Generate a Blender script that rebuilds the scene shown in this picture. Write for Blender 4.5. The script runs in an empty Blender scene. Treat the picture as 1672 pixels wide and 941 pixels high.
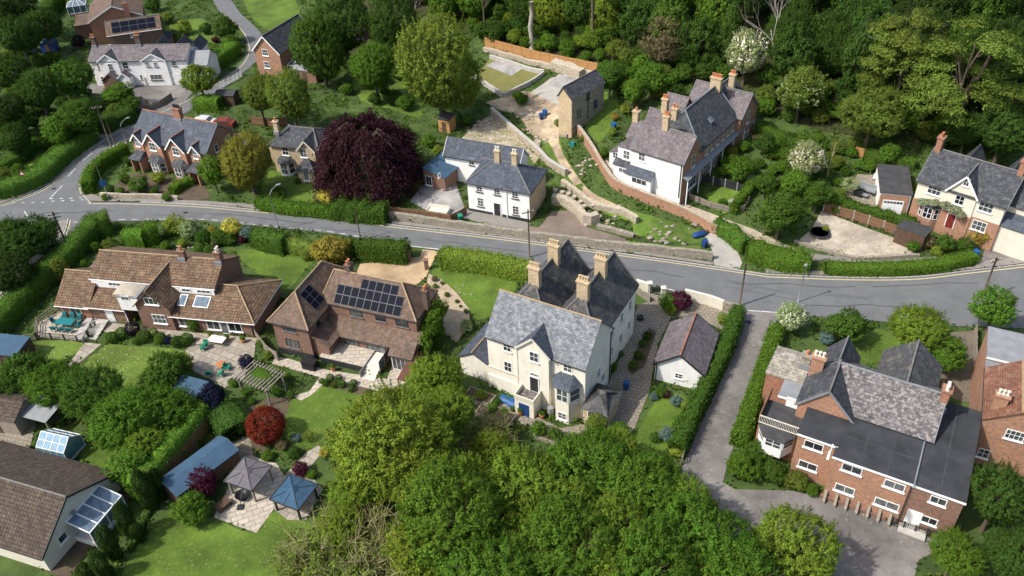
import bpy, math, random
import numpy as np
from mathutils import Vector, Matrix
from mathutils.geometry import delaunay_2d_cdt

SC = bpy.context.scene
COL = SC.collection
PI = math.pi
random.seed(7)

# ------------------------------------------------------------------ camera
HC, TILT, ROLL, FPX = 66.0, math.radians(38), math.radians(-2.8), 1380.0
_f = np.array([0, math.cos(TILT), -math.sin(TILT)])
_r0 = np.array([1.0, 0, 0]); _u0 = np.cross(_r0, _f)
_r = math.cos(ROLL)*_r0 + math.sin(ROLL)*_u0
_u = -math.sin(ROLL)*_r0 + math.cos(ROLL)*_u0
cam_d = bpy.data.cameras.new('camera'); cam = bpy.data.objects.new('camera', cam_d); COL.objects.link(cam)
cam_d.sensor_width = 36; cam_d.lens = FPX/1672*36; cam_d.clip_start = 0.5; cam_d.clip_end = 2000
M = Matrix.Identity(4)
for i in range(3):
    M[i][0], M[i][1], M[i][2] = _r[i], _u[i], -_f[i]
M[2][3] = HC
cam.matrix_world = M
SC.camera = cam

# ------------------------------------------------------------------ light
TO_SUN = Vector((-0.93, -0.37, 0)).normalized()*math.cos(math.radians(50)) + Vector((0, 0, math.sin(math.radians(50))))
w = bpy.data.worlds.new('World'); SC.world = w; w.use_nodes = True
sky = w.node_tree.nodes.new('ShaderNodeTexSky'); sky.sky_type = 'NISHITA'; sky.sun_disc = False; sky.dust_density = 3.0; sky.ozone_density = .4
sky.sun_elevation = math.radians(50); sky.sun_rotation = math.atan2(TO_SUN.x, TO_SUN.y)
bg = w.node_tree.nodes['Background']; bg.inputs[1].default_value = 0.15
w.node_tree.links.new(sky.outputs[0], bg.inputs[0])
sl = bpy.data.lights.new('sun', 'SUN'); sl.energy = 3.5; sl.angle = math.radians(0.9); sl.color = (1, 0.965, 0.91)
so = bpy.data.objects.new('sun', sl); COL.objects.link(so); so.location = (-80, -30, 120)
so.rotation_euler = TO_SUN.to_track_quat('Z', 'Y').to_euler()
vs = SC.view_settings; vs.view_transform = 'Standard'; vs.look = 'None'; vs.exposure = 0.46; vs.gamma = 1; vs.use_curve_mapping = False
SC.render.film_transparent = False
SC.cycles.max_bounces = 6; SC.cycles.diffuse_bounces = 3; SC.cycles.glossy_bounces = 2
SC.cycles.transmission_bounces = 4; SC.cycles.transparent_max_bounces = 6

# ------------------------------------------------------------------ terrain
def ss(x, a, b):
    t = min(1.0, max(0.0, (x-a)/(b-a))); return t*t*(3-2*t)
def lerp_tab(x, tab):
    if x <= tab[0][0]: return tab[0][1]
    for (x0, y0), (x1, y1) in zip(tab, tab[1:]):
        if x <= x1: return y0+(y1-y0)*(x-x0)/(x1-x0)
    return tab[-1][1]
YR = [(-80, 112), (-63, 111), (-15, 100), (19, 89), (42, 83), (65, 84), (140, 84)]
WL = [(-45, 92), (-20, 80), (-2, 70), (18, 61), (40, 46), (60, 33), (80, 25), (120, 20)]
def H(x, y):
    d = y-lerp_tab(x, YR)
    if d < 2: return 0.0
    h = 3.0*ss(x, 4, 17)*ss(d, 5, 20) + 1.0*ss(d, 20, 38)*ss(x, -10, 4)
    s = (d-lerp_tab(x, WL))/8.0
    if s > -5: h += 0.36*8*math.log1p(math.exp(min(s, 30)))*ss(x, -62, -22)
    return h
def ray(px, py): return _f + _r*(px-836)/FPX - _u*(py-470.5)/FPX
def P(px, py, z=0.0):
    d = ray(px, py); k = (z-HC)/d[2]; return Vector((d[0]*k, d[1]*k, z))
def G(px, py, up=0.0):
    """the point seen at a pixel that stands `up` metres above the terrain"""
    d = ray(px, py); d = d/np.linalg.norm(d); dx, dy, dz = float(d[0]), float(d[1]), float(d[2])
    t = 25.0
    while t < 500:
        t += 2.0
        if HC+dz*t <= H(dx*t, dy*t)+up: break
    a, b = t-2.0, t
    for _ in range(14):
        m = (a+b)/2
        if HC+dz*m <= H(dx*m, dy*m)+up: b = m
        else: a = m
    return Vector((dx*b, dy*b, H(dx*b, dy*b)))
def pxm(p):
    """pixels of the photograph per metre at a world point"""
    q = np.array([p[0], p[1], p[2]-HC]); return FPX/float(q@_f)

# ------------------------------------------------------------------ naming
def tag(o, label, cat, group=None, kind=None):
    if label: o['label'] = label
    if cat: o['category'] = cat
    if group: o['group'] = group
    if kind: o['kind'] = kind
    return o
def thing(name, label, cat, loc=(0, 0, 0), rz=0.0, group=None):
    o = bpy.data.objects.new(name, None); COL.objects.link(o); o.empty_display_size = .3
    o.location = loc; o.rotation_euler = (0, 0, rz)
    return tag(o, label, cat, group)
def inst(name, mesh, parent=None, loc=(0, 0, 0), rz=0.0, sc=(1, 1, 1), col=None):
    o = bpy.data.objects.new(name, mesh); COL.objects.link(o); o.parent = parent
    o.location = loc; o.rotation_euler = (0, 0, rz); o.scale = sc
    if col: o.color = (col[0], col[1], col[2], 1)
    return o

# ------------------------------------------------------------------ mesh builder
def vec(p): return Vector((p[0], p[1], p[2]))
class MB:
    def __init__(s): s.v = []; s.f = []
    def poly(s, pts):
        n = len(s.v); s.v += [tuple(p) for p in pts]; s.f.append(tuple(range(n, n+len(pts)))); return s
    def box(s, x0, x1, y0, y1, z0, z1):
        n = len(s.v)
        s.v += [(x0, y0, z0), (x1, y0, z0), (x1, y1, z0), (x0, y1, z0), (x0, y0, z1), (x1, y0, z1), (x1, y1, z1), (x0, y1, z1)]
        s.f += [tuple(n+i for i in q) for q in ((3, 2, 1, 0), (4, 5, 6, 7), (0, 1, 5, 4), (1, 2, 6, 5), (2, 3, 7, 6), (3, 0, 4, 7))]; return s
    def prism(s, pts, off):
        a = [vec(p) for p in pts]; b = [p+Vector(off) for p in a]; n = len(a); k = len(s.v)
        s.v += [tuple(p) for p in a]+[tuple(p) for p in b]
        s.f.append(tuple(k+i for i in range(n))); s.f.append(tuple(k+n+i for i in reversed(range(n))))
        for i in range(n):
            j = (i+1) % n; s.f.append((k+j, k+i, k+n+i, k+n+j))
        return s
    def slab(s, pts, t):
        a = [vec(p) for p in pts]; nrm = (a[1]-a[0]).cross(a[2]-a[0]).normalized()
        if nrm.z < 0: nrm = -nrm
        return s.prism(pts, -nrm*t)
    def beam(s, p0, p1, wd, ht, up=(0, 0, 1)):
        p0, p1 = vec(p0), vec(p1); d = (p1-p0).normalized(); u = Vector(up)
        sd = d.cross(u)
        if sd.length < 1e-4: sd = d.cross(Vector((1, 0, 0)))
        sd.normalize(); u = sd.cross(d)
        q = [p0-sd*wd/2-u*ht/2, p0+sd*wd/2-u*ht/2, p0+sd*wd/2+u*ht/2, p0-sd*wd/2+u*ht/2]
        return s.prism(q, p1-p0)
    def tube(s, pts, rad, n=6, cap=True):
        pts = [vec(p) for p in pts]; k = len(s.v); m = len(pts)
        if not hasattr(rad, '__len__'): rad = [rad]*m
        ref = Vector((0, 0, 1)) if abs((pts[-1]-pts[0]).normalized().z) < .9 else Vector((1, 0, 0))
        for i, p in enumerate(pts):
            d = (pts[min(i+1, m-1)]-pts[max(i-1, 0)]).normalized(); a = d.cross(ref).normalized(); b = d.cross(a)
            for j in range(n):
                t = 2*PI*j/n; s.v.append(tuple(p+(a*math.cos(t)+b*math.sin(t))*rad[i]))
        for i in range(m-1):
            for j in range(n):
                j2 = (j+1) % n; s.f.append((k+i*n+j, k+i*n+j2, k+(i+1)*n+j2, k+(i+1)*n+j))
        if cap:
            s.f.append(tuple(k+j for j in range(n))); s.f.append(tuple(k+(m-1)*n+j for j in reversed(range(n))))
        return s
    def lathe(s, c, prof, n=12):
        k = len(s.v); m = len(prof)
        for r, z in prof:
            for j in range(n):
                t = 2*PI*j/n; s.v.append((c[0]+r*math.cos(t), c[1]+r*math.sin(t), c[2]+z))
        for i in range(m-1):
            for j in range(n):
                j2 = (j+1) % n; s.f.append((k+i*n+j, k+i*n+j2, k+(i+1)*n+j2, k+(i+1)*n+j))
        s.f.append(tuple(k+j for j in reversed(range(n)))); s.f.append(tuple(k+(m-1)*n+j for j in range(n)))
        return s
    def blob(s, c, r, n=10, m=6, jit=.12, rnd=random):
        k = len(s.v)
        for i in range(m+1):
            ph = -PI/2+PI*i/m
            for j in range(n):
                t = 2*PI*j/n; q = 1+rnd.uniform(-jit, jit)
                s.v.append((c[0]+r[0]*q*math.cos(ph)*math.cos(t), c[1]+r[1]*q*math.cos(ph)*math.sin(t), c[2]+r[2]*q*math.sin(ph)))
        for i in range(m):
            for j in range(n):
                j2 = (j+1) % n; s.f.append((k+i*n+j, k+i*n+j2, k+(i+1)*n+j2, k+(i+1)*n+j))
        return s
    def mesh(s, name, mat, smooth=False):
        me = bpy.data.meshes.new(name); me.from_pydata(s.v, [], s.f); me.update()
        uv = me.uv_layers.new(name='UVMap')
        nl = len(me.loops)
        if nl:
            vi = np.empty(nl, np.int32); me.loops.foreach_get('vertex_index', vi)
            co = np.empty(len(me.vertices)*3, np.float32); me.vertices.foreach_get('co', co); co = co.reshape(-1, 3)
            tot = np.empty(len(me.polygons), np.int32); me.polygons.foreach_get('loop_total', tot)
            nr = np.empty(len(me.polygons)*3, np.float32); me.polygons.foreach_get('normal', nr); nr = nr.reshape(-1, 3)
            nr = np.where(nr[:, 2:3] < 0, -nr, nr)
            t = np.stack([-nr[:, 1], nr[:, 0], np.zeros(len(nr))], 1); l = np.linalg.norm(t, axis=1)
            t[l < 1e-3] = (1, 0, 0); l[l < 1e-3] = 1; t = t/l[:, None]; b = np.cross(nr, t)
            T = np.repeat(t, tot, 0); B = np.repeat(b, tot, 0); p = co[vi]
            uvs = np.stack([(p*T).sum(1), (p*B).sum(1)], 1).astype(np.float32)
            uv.data.foreach_set('uv', uvs.ravel())
        if mat: me.materials.append(mat)
        if smooth: me.polygons.foreach_set('use_smooth', [True]*len(me.polygons))
        return me
    def build(s, name, mat, parent=None, smooth=False, loc=(0, 0, 0), rz=0.0, col=None):
        return inst(name, s.mesh(name, mat, smooth), parent, loc, rz, col=col)

# ------------------------------------------------------------------ materials
MATS = {}
class NT:
    def __init__(s, name):
        s.m = bpy.data.materials.new(name); s.m.use_nodes = True; s.t = s.m.node_tree; s.n = s.t.nodes
        s.b = s.n['Principled BSDF']; s.b.inputs['Specular IOR Level'].default_value = .3
    def new(s, ty, **k):
        o = s.n.new('ShaderNode'+ty)
        for a, v in k.items():
            if a in o.inputs: o.inputs[a].default_value = v
            else: setattr(o, a, v)
        return o
    def ln(s, a, b): s.t.links.new(a, b)
    def coord(s, uv=False):
        c = s.new('TexCoord'); return c.outputs['UV' if uv else 'Object']
    def noise(s, vec_, scale, detail=4.0, rough=.6, dist=0.0):
        o = s.new('TexNoise'); o.inputs['Scale'].default_value = scale; o.inputs['Detail'].default_value = detail
        o.inputs['Roughness'].default_value = rough; o.inputs['Distortion'].default_value = dist
        s.ln(vec_, o.inputs['Vector']); return o.outputs['Fac']
    def ramp(s, fac, stops):
        o = s.new('ValToRGB'); e = o.color_ramp.elements
        while len(e) < len(stops): e.new(.5)
        for q, (p, c) in zip(e, stops):
            q.position = p; q.color = (c[0], c[1], c[2], 1)
        s.ln(fac, o.inputs[0]); return o.outputs[0]
    def mix(s, fac, a, b, mode='MIX'):
        o = s.new('Mix', data_type='RGBA', blend_type=mode)
        for sock, v in ((o.inputs[0], fac), (o.inputs[6], a), (o.inputs[7], b)):
            if hasattr(v, 'is_linked'): s.ln(v, sock)
            else: sock.default_value = v if not hasattr(v, '__len__') else (v[0], v[1], v[2], 1)
        return o.outputs[2]
    def bump(s, fac, strength=.3, dist=.03):
        o = s.new('Bump'); o.inputs['Strength'].default_value = strength; o.inputs['Distance'].default_value = dist
        s.ln(fac, o.inputs['Height']); s.ln(o.outputs[0], s.b.inputs['Normal'])
    def base(s, c, rough=.8):
        if hasattr(c, 'is_linked'): s.ln(c, s.b.inputs['Base Color'])
        else: s.b.inputs['Base Color'].default_value = (c[0], c[1], c[2], 1)
        s.b.inputs['Roughness'].default_value = rough
g3 = lambda v: (v, v, v)
def sc3(c, k): return (c[0]*k, c[1]*k, c[2]*k)
def mat_plain(name, c, rough=.6, var=.18, scale=2.5, metal=0.0, uv=False):
    n = NT(name); f = n.noise(n.coord(uv), scale, 5)
    n.base(n.ramp(f, [(.25, sc3(c, 1-var)), (.75, sc3(c, 1+var))]), rough); n.b.inputs['Metallic'].default_value = metal
    n.bump(f, .12, .02); return n.m
def mat_render(name, c, stain=(.28, .25, .2), amt=.45):
    n = NT(name); uv = n.coord(True); f = n.noise(uv, .7, 6, .65); g = n.noise(uv, 9, 3)
    mp = n.new('Mapping'); mp.inputs['Scale'].default_value = (2.2, .16, 1); n.ln(uv, mp.inputs[0]); st = n.noise(mp.outputs[0], 1.0, 5, .7)
    a = n.mix(n.ramp(f, [(.45, g3(0)), (.8, g3(amt))]), c, stain)
    a = n.mix(n.ramp(st, [(.48, g3(0)), (.8, g3(amt))]), a, stain)
    n.base(n.mix(.1, a, n.ramp(g, [(.3, sc3(c, .6)), (.7, sc3(c, 1.1))])), .85); n.bump(g, .15, .02); return n.m
def mat_brick(name, c1, c2, mort, bw=.24, rh=.085, ms=.012, patch=(.12, .1, .09), pamt=.35, pscale=.5, rough=.88):
    n = NT(name); uv = n.coord(True)
    b = n.new('TexBrick'); n.ln(uv, b.inputs['Vector'])
    for k, v in (('Color1', c1), ('Color2', c2), ('Mortar', mort)): b.inputs[k].default_value = (v[0], v[1], v[2], 1)
    b.inputs['Scale'].default_value = 1; b.inputs['Brick Width'].default_value = bw; b.inputs['Row Height'].default_value = rh
    b.inputs['Mortar Size'].default_value = ms; b.inputs['Bias'].default_value = 0; b.inputs['Mortar Smooth'].default_value = .3
    f = n.noise(uv, pscale, 6, .7); g = n.noise(uv, 3.0, 4, .7)
    a = n.mix(n.ramp(f, [(.46, g3(0)), (.72, g3(pamt))]), b.outputs[0], patch)
    a = n.mix(.55, a, n.mix(1, a, n.ramp(g, [(.28, g3(.5)), (.72, g3(1.5))]), 'MULTIPLY'))
    n.base(a, rough); n.bump(b.outputs[1], -.5, .01); return n.m
def mat_tiles(name, c1, c2, gap, bw, rh, lich=None, lamt=0.0, lscale=1.6, streak=None, samt=.4, rough=.75, bs=.5, wave=False):
    """roof covering: courses of single tiles or slates of uneven colour, lichen in blotches, streaks down the slope"""
    n = NT(name); uv = n.coord(True)
    wob = n.new('TexNoise'); wob.inputs['Scale'].default_value = 1.3; n.ln(uv, wob.inputs['Vector'])
    uvw = n.mix(.05, uv, wob.outputs['Color'], 'ADD')
    b = n.new('TexBrick'); n.ln(uvw, b.inputs['Vector'])
    for k, v in (('Color1', c1), ('Color2', c2), ('Mortar', gap)): b.inputs[k].default_value = (v[0], v[1], v[2], 1)
    b.inputs['Scale'].default_value = 1; b.inputs['Brick Width'].default_value = bw; b.inputs['Row Height'].default_value = rh
    b.inputs['Mortar Size'].default_value = .022 if not wave else .045; b.inputs['Mortar Smooth'].default_value = .4
    if wave: b.offset = 0.0
    a = b.outputs[0]
    g = n.noise(uv, 2.2, 5, .75); f = n.noise(uv, .45, 5, .65)
    a = n.mix(.7, a, n.mix(1, a, n.ramp(g, [(.28, g3(.45)), (.72, g3(1.6))]), 'MULTIPLY'))
    a = n.mix(.6, a, n.mix(1, a, n.ramp(f, [(.3, g3(.55)), (.7, g3(1.4))]), 'MULTIPLY'))
    if lich:
        l = n.noise(uv, lscale, 8, .75); sp = n.noise(uv, 5.0, 3, .6)
        a = n.mix(n.ramp(l, [(.5, g3(0)), (.62, g3(lamt))]), a, lich)
        a = n.mix(n.ramp(sp, [(.66, g3(0)), (.7, g3(min(1, lamt*1.3)))]), a, lich)
    if streak:
        mp = n.new('Mapping'); mp.inputs['Scale'].default_value = (1.4, .22, 1); n.ln(uv, mp.inputs[0]); st = n.noise(mp.outputs[0], 1.0, 5, .7)
        a = n.mix(n.ramp(st, [(.5, g3(0)), (.72, g3(samt))]), a, streak)
    n.base(a, rough); n.bump(b.outputs[1], -bs, .03); return n.m
def mat_ground(name, stops, scale, fine=12, rough=.95, fleck=None, fl=(.66, .7), fscale=5, bump=.4, big=None):
    n = NT(name); c = n.coord(); f = n.noise(c, scale, 8, .7); g = n.noise(c, fine, 3, .6)
    a = n.ramp(f, stops); a = n.mix(.6, a, n.mix(1, a, n.ramp(g, [(.3, g3(.5)), (.7, g3(1.5))]), 'MULTIPLY'))
    if big: a = n.mix(.75, a, n.mix(1, a, n.ramp(n.noise(c, big, 4, .6), [(.35, g3(.55)), (.65, g3(1.35))]), 'MULTIPLY'))
    if fleck:
        q = n.noise(c, fscale, 2, .5); a = n.mix(n.ramp(q, [(fl[0], g3(0)), (fl[1], g3(1))]), a, fleck)
    n.base(a, rough); n.bump(g, bump, .05); return n.m
def mat_paving(name, c1, c2, gap, bw=.9, rh=.6, rot=.4, patch=(.2, .18, .15), pamt=.5):
    n = NT(name); c = n.coord(); mp = n.new('Mapping'); mp.inputs['Rotation'].default_value = (0, 0, rot); n.ln(c, mp.inputs[0])
    b = n.new('TexBrick'); n.ln(mp.outputs[0], b.inputs['Vector'])
    for k, v in (('Color1', c1), ('Color2', c2), ('Mortar', gap)): b.inputs[k].default_value = (v[0], v[1], v[2], 1)
    b.inputs['Scale'].default_value = 1; b.inputs['Brick Width'].default_value = bw; b.inputs['Row Height'].default_value = rh; b.inputs['Mortar Size'].default_value = .03
    f = n.noise(c, .8, 6, .7); g = n.noise(c, 6, 4)
    a = n.mix(n.ramp(f, [(.45, g3(0)), (.7, g3(pamt))]), b.outputs[0], patch)
    a = n.mix(.4, a, n.mix(1, a, n.ramp(g, [(.3, g3(.5)), (.7, g3(1.5))]), 'MULTIPLY'))
    n.base(a, .9); n.bump(b.outputs[1], -.3, .02); return n.m
def mat_leaf(name, trans=.42, rnd=.45, hue=.010):
    n = NT(name); n.n.remove(n.b)
    oi = n.new('ObjectInfo'); geo = n.new('NewGeometry'); c = n.coord()
    hs = n.new('HueSaturation'); n.ln(oi.outputs['Color'], hs.inputs['Color'])
    mr = n.new('MapRange'); n.ln(oi.outputs['Random'], mr.inputs[0]); mr.inputs[3].default_value = .5-hue*.6; mr.inputs[4].default_value = .5+hue*.6
    f = n.noise(c, 2.2, 3, .6)
    ma = n.new('MapRange'); n.ln(f, ma.inputs[0]); ma.inputs[1].default_value = .3; ma.inputs[2].default_value = .7; ma.inputs[3].default_value = -hue; ma.inputs[4].default_value = hue
    ad = n.new('Math', operation='ADD'); n.ln(mr.outputs[0], ad.inputs[0]); n.ln(ma.outputs[0], ad.inputs[1]); n.ln(ad.outputs[0], hs.inputs['Hue'])
    mv = n.new('MapRange'); n.ln(geo.outputs['Random Per Island'], mv.inputs[0]); mv.inputs[3].default_value = 1-rnd; mv.inputs[4].default_value = 1+rnd
    mw = n.new('MapRange'); n.ln(f, mw.inputs[0]); mw.inputs[1].default_value = .3; mw.inputs[2].default_value = .7; mw.inputs[3].default_value = .75; mw.inputs[4].default_value = 1.25
    mu = n.new('Math', operation='MULTIPLY'); n.ln(mv.outputs[0], mu.inputs[0]); n.ln(mw.outputs[0], mu.inputs[1]); n.ln(mu.outputs[0], hs.inputs['Value'])
    d = n.new('BsdfDiffuse'); t = n.new('BsdfTranslucent'); mx = n.new('MixShader'); mx.inputs[0].default_value = trans
    n.ln(hs.outputs[0], d.inputs[0]); n.ln(hs.outputs[0], t.inputs[0]); n.ln(d.outputs[0], mx.inputs[1]); n.ln(t.outputs[0], mx.inputs[2])
    n.ln(mx.outputs[0], n.n['Material Output'].inputs[0]); return n.m
def mat_glass(name, lo, hi):
    n = NT(name); oi = n.new('ObjectInfo'); f = n.noise(n.coord(True), 1.8, 3); ad = n.new('Math', operation='MULTIPLY')
    n.ln(oi.outputs['Random'], ad.inputs[0]); n.ln(f, ad.inputs[1])
    n.base(n.ramp(ad.outputs[0], [(.1, lo), (.5, hi)]), .08); n.b.inputs['Specular IOR Level'].default_value = .6; return n.m

LEAF = mat_leaf('leaves'); LEAF_GLOSS = LEAF
BARK = mat_plain('bark', (.11, .085, .06), .9, .4, 3); BARK_PALE = mat_plain('pale_bark', (.34, .31, .26), .9, .35, 3)
TWIG = mat_plain('olive_twigs', (.27, .25, .11), .9, .35, 3)
WHITE = mat_plain('white_paint', (.78, .78, .76), .5, .06); CREAMP = mat_plain('cream_paint', (.62, .58, .48), .6, .08)
DARKP = mat_plain('dark_paint', (.03, .032, .035), .5, .2); BLACK = mat_plain('black_plastic', (.016, .016, .018), .5, .3)
GREYP = mat_plain('grey_paint', (.22, .23, .24), .6, .15); LEAD = mat_plain('lead', (.19, .205, .22), .6, .2)
GLASS = mat_glass('window_glass', (.012, .016, .02), (.13, .14, .14)); GLASSB = mat_glass('sky_glass', (.05, .08, .11), (.2, .28, .34))
RIDGE_RED = mat_plain('red_ridge', (.32, .13, .07), .85, .3); RIDGE_TAN = mat_plain('tan_ridge', (.33, .24, .14), .85, .3); RIDGE_GREY = mat_plain('grey_ridge', (.16, .15, .14), .85, .3)
BRICK_RED = mat_brick('red_brick', (.36, .13, .06), (.25, .085, .045), (.3, .24, .19))
BRICK_BROWN = mat_brick('brown_brick', (.24, .11, .065), (.15, .07, .045), (.22, .18, .15))
BRICK_ORANGE = mat_brick('orange_brick', (.42, .19, .10), (.29, .125, .07), (.32, .26, .2))
BRICK_YEL = mat_brick('yellow_brick', (.56, .43, .25), (.43, .31, .17), (.42, .36, .27))
BRICK_DK = mat_brick('dark_brick', (.13, .075, .05), (.09, .055, .04), (.13, .11, .1))
STONE = mat_brick('rubble_stone', (.4, .35, .27), (.25, .22, .18), (.16, .14, .11), .45, .2, .03, (.12, .13, .08), .5, .9)
STONE_W = mat_brick('pale_stone', (.5, .43, .33), (.34, .29, .22), (.2, .17, .13), .5, .22, .02, (.25, .22, .16), .4, .9)
CREAM = mat_render('cream_render', (.77, .73, .62), (.42, .36, .26), .42)
WHITER = mat_render('white_render', (.8, .79, .77), (.42, .40, .36), .34)
OFFWHITE = mat_render('off_white_render', (.66, .61, .5), (.34, .3, .24), .3)
SLATE = mat_tiles('dark_slate', (.06, .065, .075), (.035, .038, .045), (.02, .02, .022), .35, .24, (.2, .2, .19), .35, 1.6)
SLATE_BLUE = mat_tiles('blue_slate', (.065, .078, .10), (.048, .058, .078), (.03, .035, .045), .35, .24, (.17, .19, .21), .25, 1.1, (.10, .115, .135), .3)
SLATE_OLD = mat_tiles('old_grey_slate', (.185, .197, .215), (.105, .117, .135), (.06, .066, .075), .5, .26, (.36, .36, .33), .5, 1.8, (.13, .14, .15), .4)
SLATE_PUR = mat_tiles('purple_slate', (.15, .125, .13), (.105, .09, .095), (.06, .05, .055), .35, .24, (.26, .24, .22), .4, 1.4)
SLATE_LICH = mat_tiles('lichen_slate', (.16, .14, .14), (.07, .065, .068), (.04, .04, .04), .45, .3, (.42, .4, .37), .55, 2.6)
SLATE_BLK = mat_tiles('black_slate', (.085, .086, .09), (.05, .051, .055), (.018, .018, .02), .35, .24, (.2, .18, .13), .5, 1.2)
PANTILE = mat_tiles('brown_tiles', (.215, .125, .07), (.12, .07, .042), (.045, .032, .024), .34, .36, (.21, .19, .11), .4, 1.1, (.06, .042, .034), .5, .85, .9, True)
PANTILE_DK = mat_tiles('weathered_brown_tiles', (.10, .072, .052), (.058, .042, .032), (.022, .017, .014), .33, .36, (.19, .15, .11), .3, 2, (.05, .038, .03), .5, .85, .9, True)
PLAINTILE = mat_tiles('plain_brown_tiles', (.175, .108, .07), (.11, .07, .05), (.05, .037, .028), .3, .2, (.25, .2, .15), .3, 1.0, (.06, .05, .045), .75)
REDTILE = mat_tiles('red_tiles', (.21, .095, .055), (.145, .065, .04), (.06, .03, .022), .3, .22, (.35, .25, .18), .3, 1.2)
FELT = mat_plain('roof_felt', (.035, .037, .04), .8, .45, .5); FELT_DK = mat_plain('dark_felt', (.05, .05, .052), .85, .35, 1.2)
FELT_BLUE = mat_plain('blue_felt', (.04, .085, .135), .7, .2, .8); FELT_GREY = mat_plain('grey_sheet', (.22, .228, .235), .6, .2, 1)
SOLAR = mat_brick('solar_cells', (.006, .008, .016), (.005, .007, .013), (.012, .014, .022), .17, .17, .006, (.012, .015, .03), .2, .5, .5); SOLAR.node_tree.nodes['Principled BSDF'].inputs['Specular IOR Level'].default_value = .03
WOOD = mat_plain('fence_wood', (.2, .115, .065), .85, .35, 3); WOOD_GREY = mat_plain('grey_wood', (.24, .21, .165), .9, .3, 3)
WOOD_ORANGE = mat_plain('orange_wood', (.42, .23, .09), .8, .25, 3); WOOD_DK = mat_plain('dark_wood', (.09, .055, .035), .85, .4, 3)
CONC = mat_plain('concrete', (.4, .38, .34), .9, .25, 1.5); TERRA = mat_plain('terracotta', (.42, .17, .08), .85, .25)
TEAL = mat_plain('teal_fabric', (.01, .16, .17), .8, .3); BLUEP = mat_plain('blue_plastic', (.015, .085, .24), .5, .2); BLUED = mat_plain('blue_door', (.014, .05, .17), .5, .15)
GREENP = mat_plain('green_plastic', (.02, .22, .14), .5, .2); PINK = mat_plain('pink_fabric', (.55, .2, .2), .8, .2); REDP = mat_plain('red_paint', (.45, .06, .025), .35, .1)
CANVAS = mat_plain('grey_canvas', (.12, .112, .12), .85, .2, 1.5); CANVAS_B = mat_plain('blue_canvas', (.03, .075, .13), .8, .2, 1.5); CANVAS_T = mat_plain('tan_canvas', (.38, .34, .26), .9, .2, 1.5)
METAL = mat_plain('galvanised_metal', (.35, .36, .36), .45, .15, 3, .6); POLE = mat_plain('pole_wood', (.13, .1, .075), .9, .3, 4)
SAND = mat_ground('sandy_soil', [(.3, (.29, .215, .135)), (.7, (.47, .375, .255))], .6, 8, big=.15)
# ------------------------------------------------------------------ leaves, crowns, trunks
def leaves_mesh(name, p, nrm, size, rng, wid=.55, mat=None, core=None, droop=None):
    n = len(p); nrm = nrm/np.maximum(np.linalg.norm(nrm, axis=1, keepdims=True), 1e-6)
    t = rng.normal(size=(n, 3))
    if droop is not None: t = t*.45+droop
    t -= nrm*(t*nrm).sum(1, keepdims=True); t /= np.maximum(np.linalg.norm(t, axis=1, keepdims=True), 1e-6)
    b = np.cross(nrm, t); s = (size*rng.uniform(.6, 1.35, n))[:, None]
    bend = nrm*s*.12
    q = np.stack([p-t*s*.5, p+b*s*wid*.5+bend, p+t*s*.5, p-b*s*wid*.5+bend], 1).reshape(-1, 3)
    nv, nf = n*4, n; cv, cf = (core if core else (np.zeros((0, 3)), []))
    me = bpy.data.meshes.new(name)
    allv = np.concatenate([q, np.asarray(cv, float).reshape(-1, 3)]).astype(np.float32)
    me.vertices.add(len(allv)); me.vertices.foreach_set('co', allv.ravel())
    idx = list(range(nv)); tot = [4]*nf
    for f in cf:
        idx += [nv+i for i in f]; tot.append(len(f))
    me.loops.add(len(idx)); me.loops.foreach_set('vertex_index', np.array(idx, np.int32))
    me.polygons.add(len(tot)); st = np.concatenate([[0], np.cumsum(tot)[:-1]]).astype(np.int32)
    me.polygons.foreach_set('loop_start', st); me.polygons.foreach_set('loop_total', np.array(tot, np.int32))
    me.update(calc_edges=True); me.materials.append(mat or LEAF); return me

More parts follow.
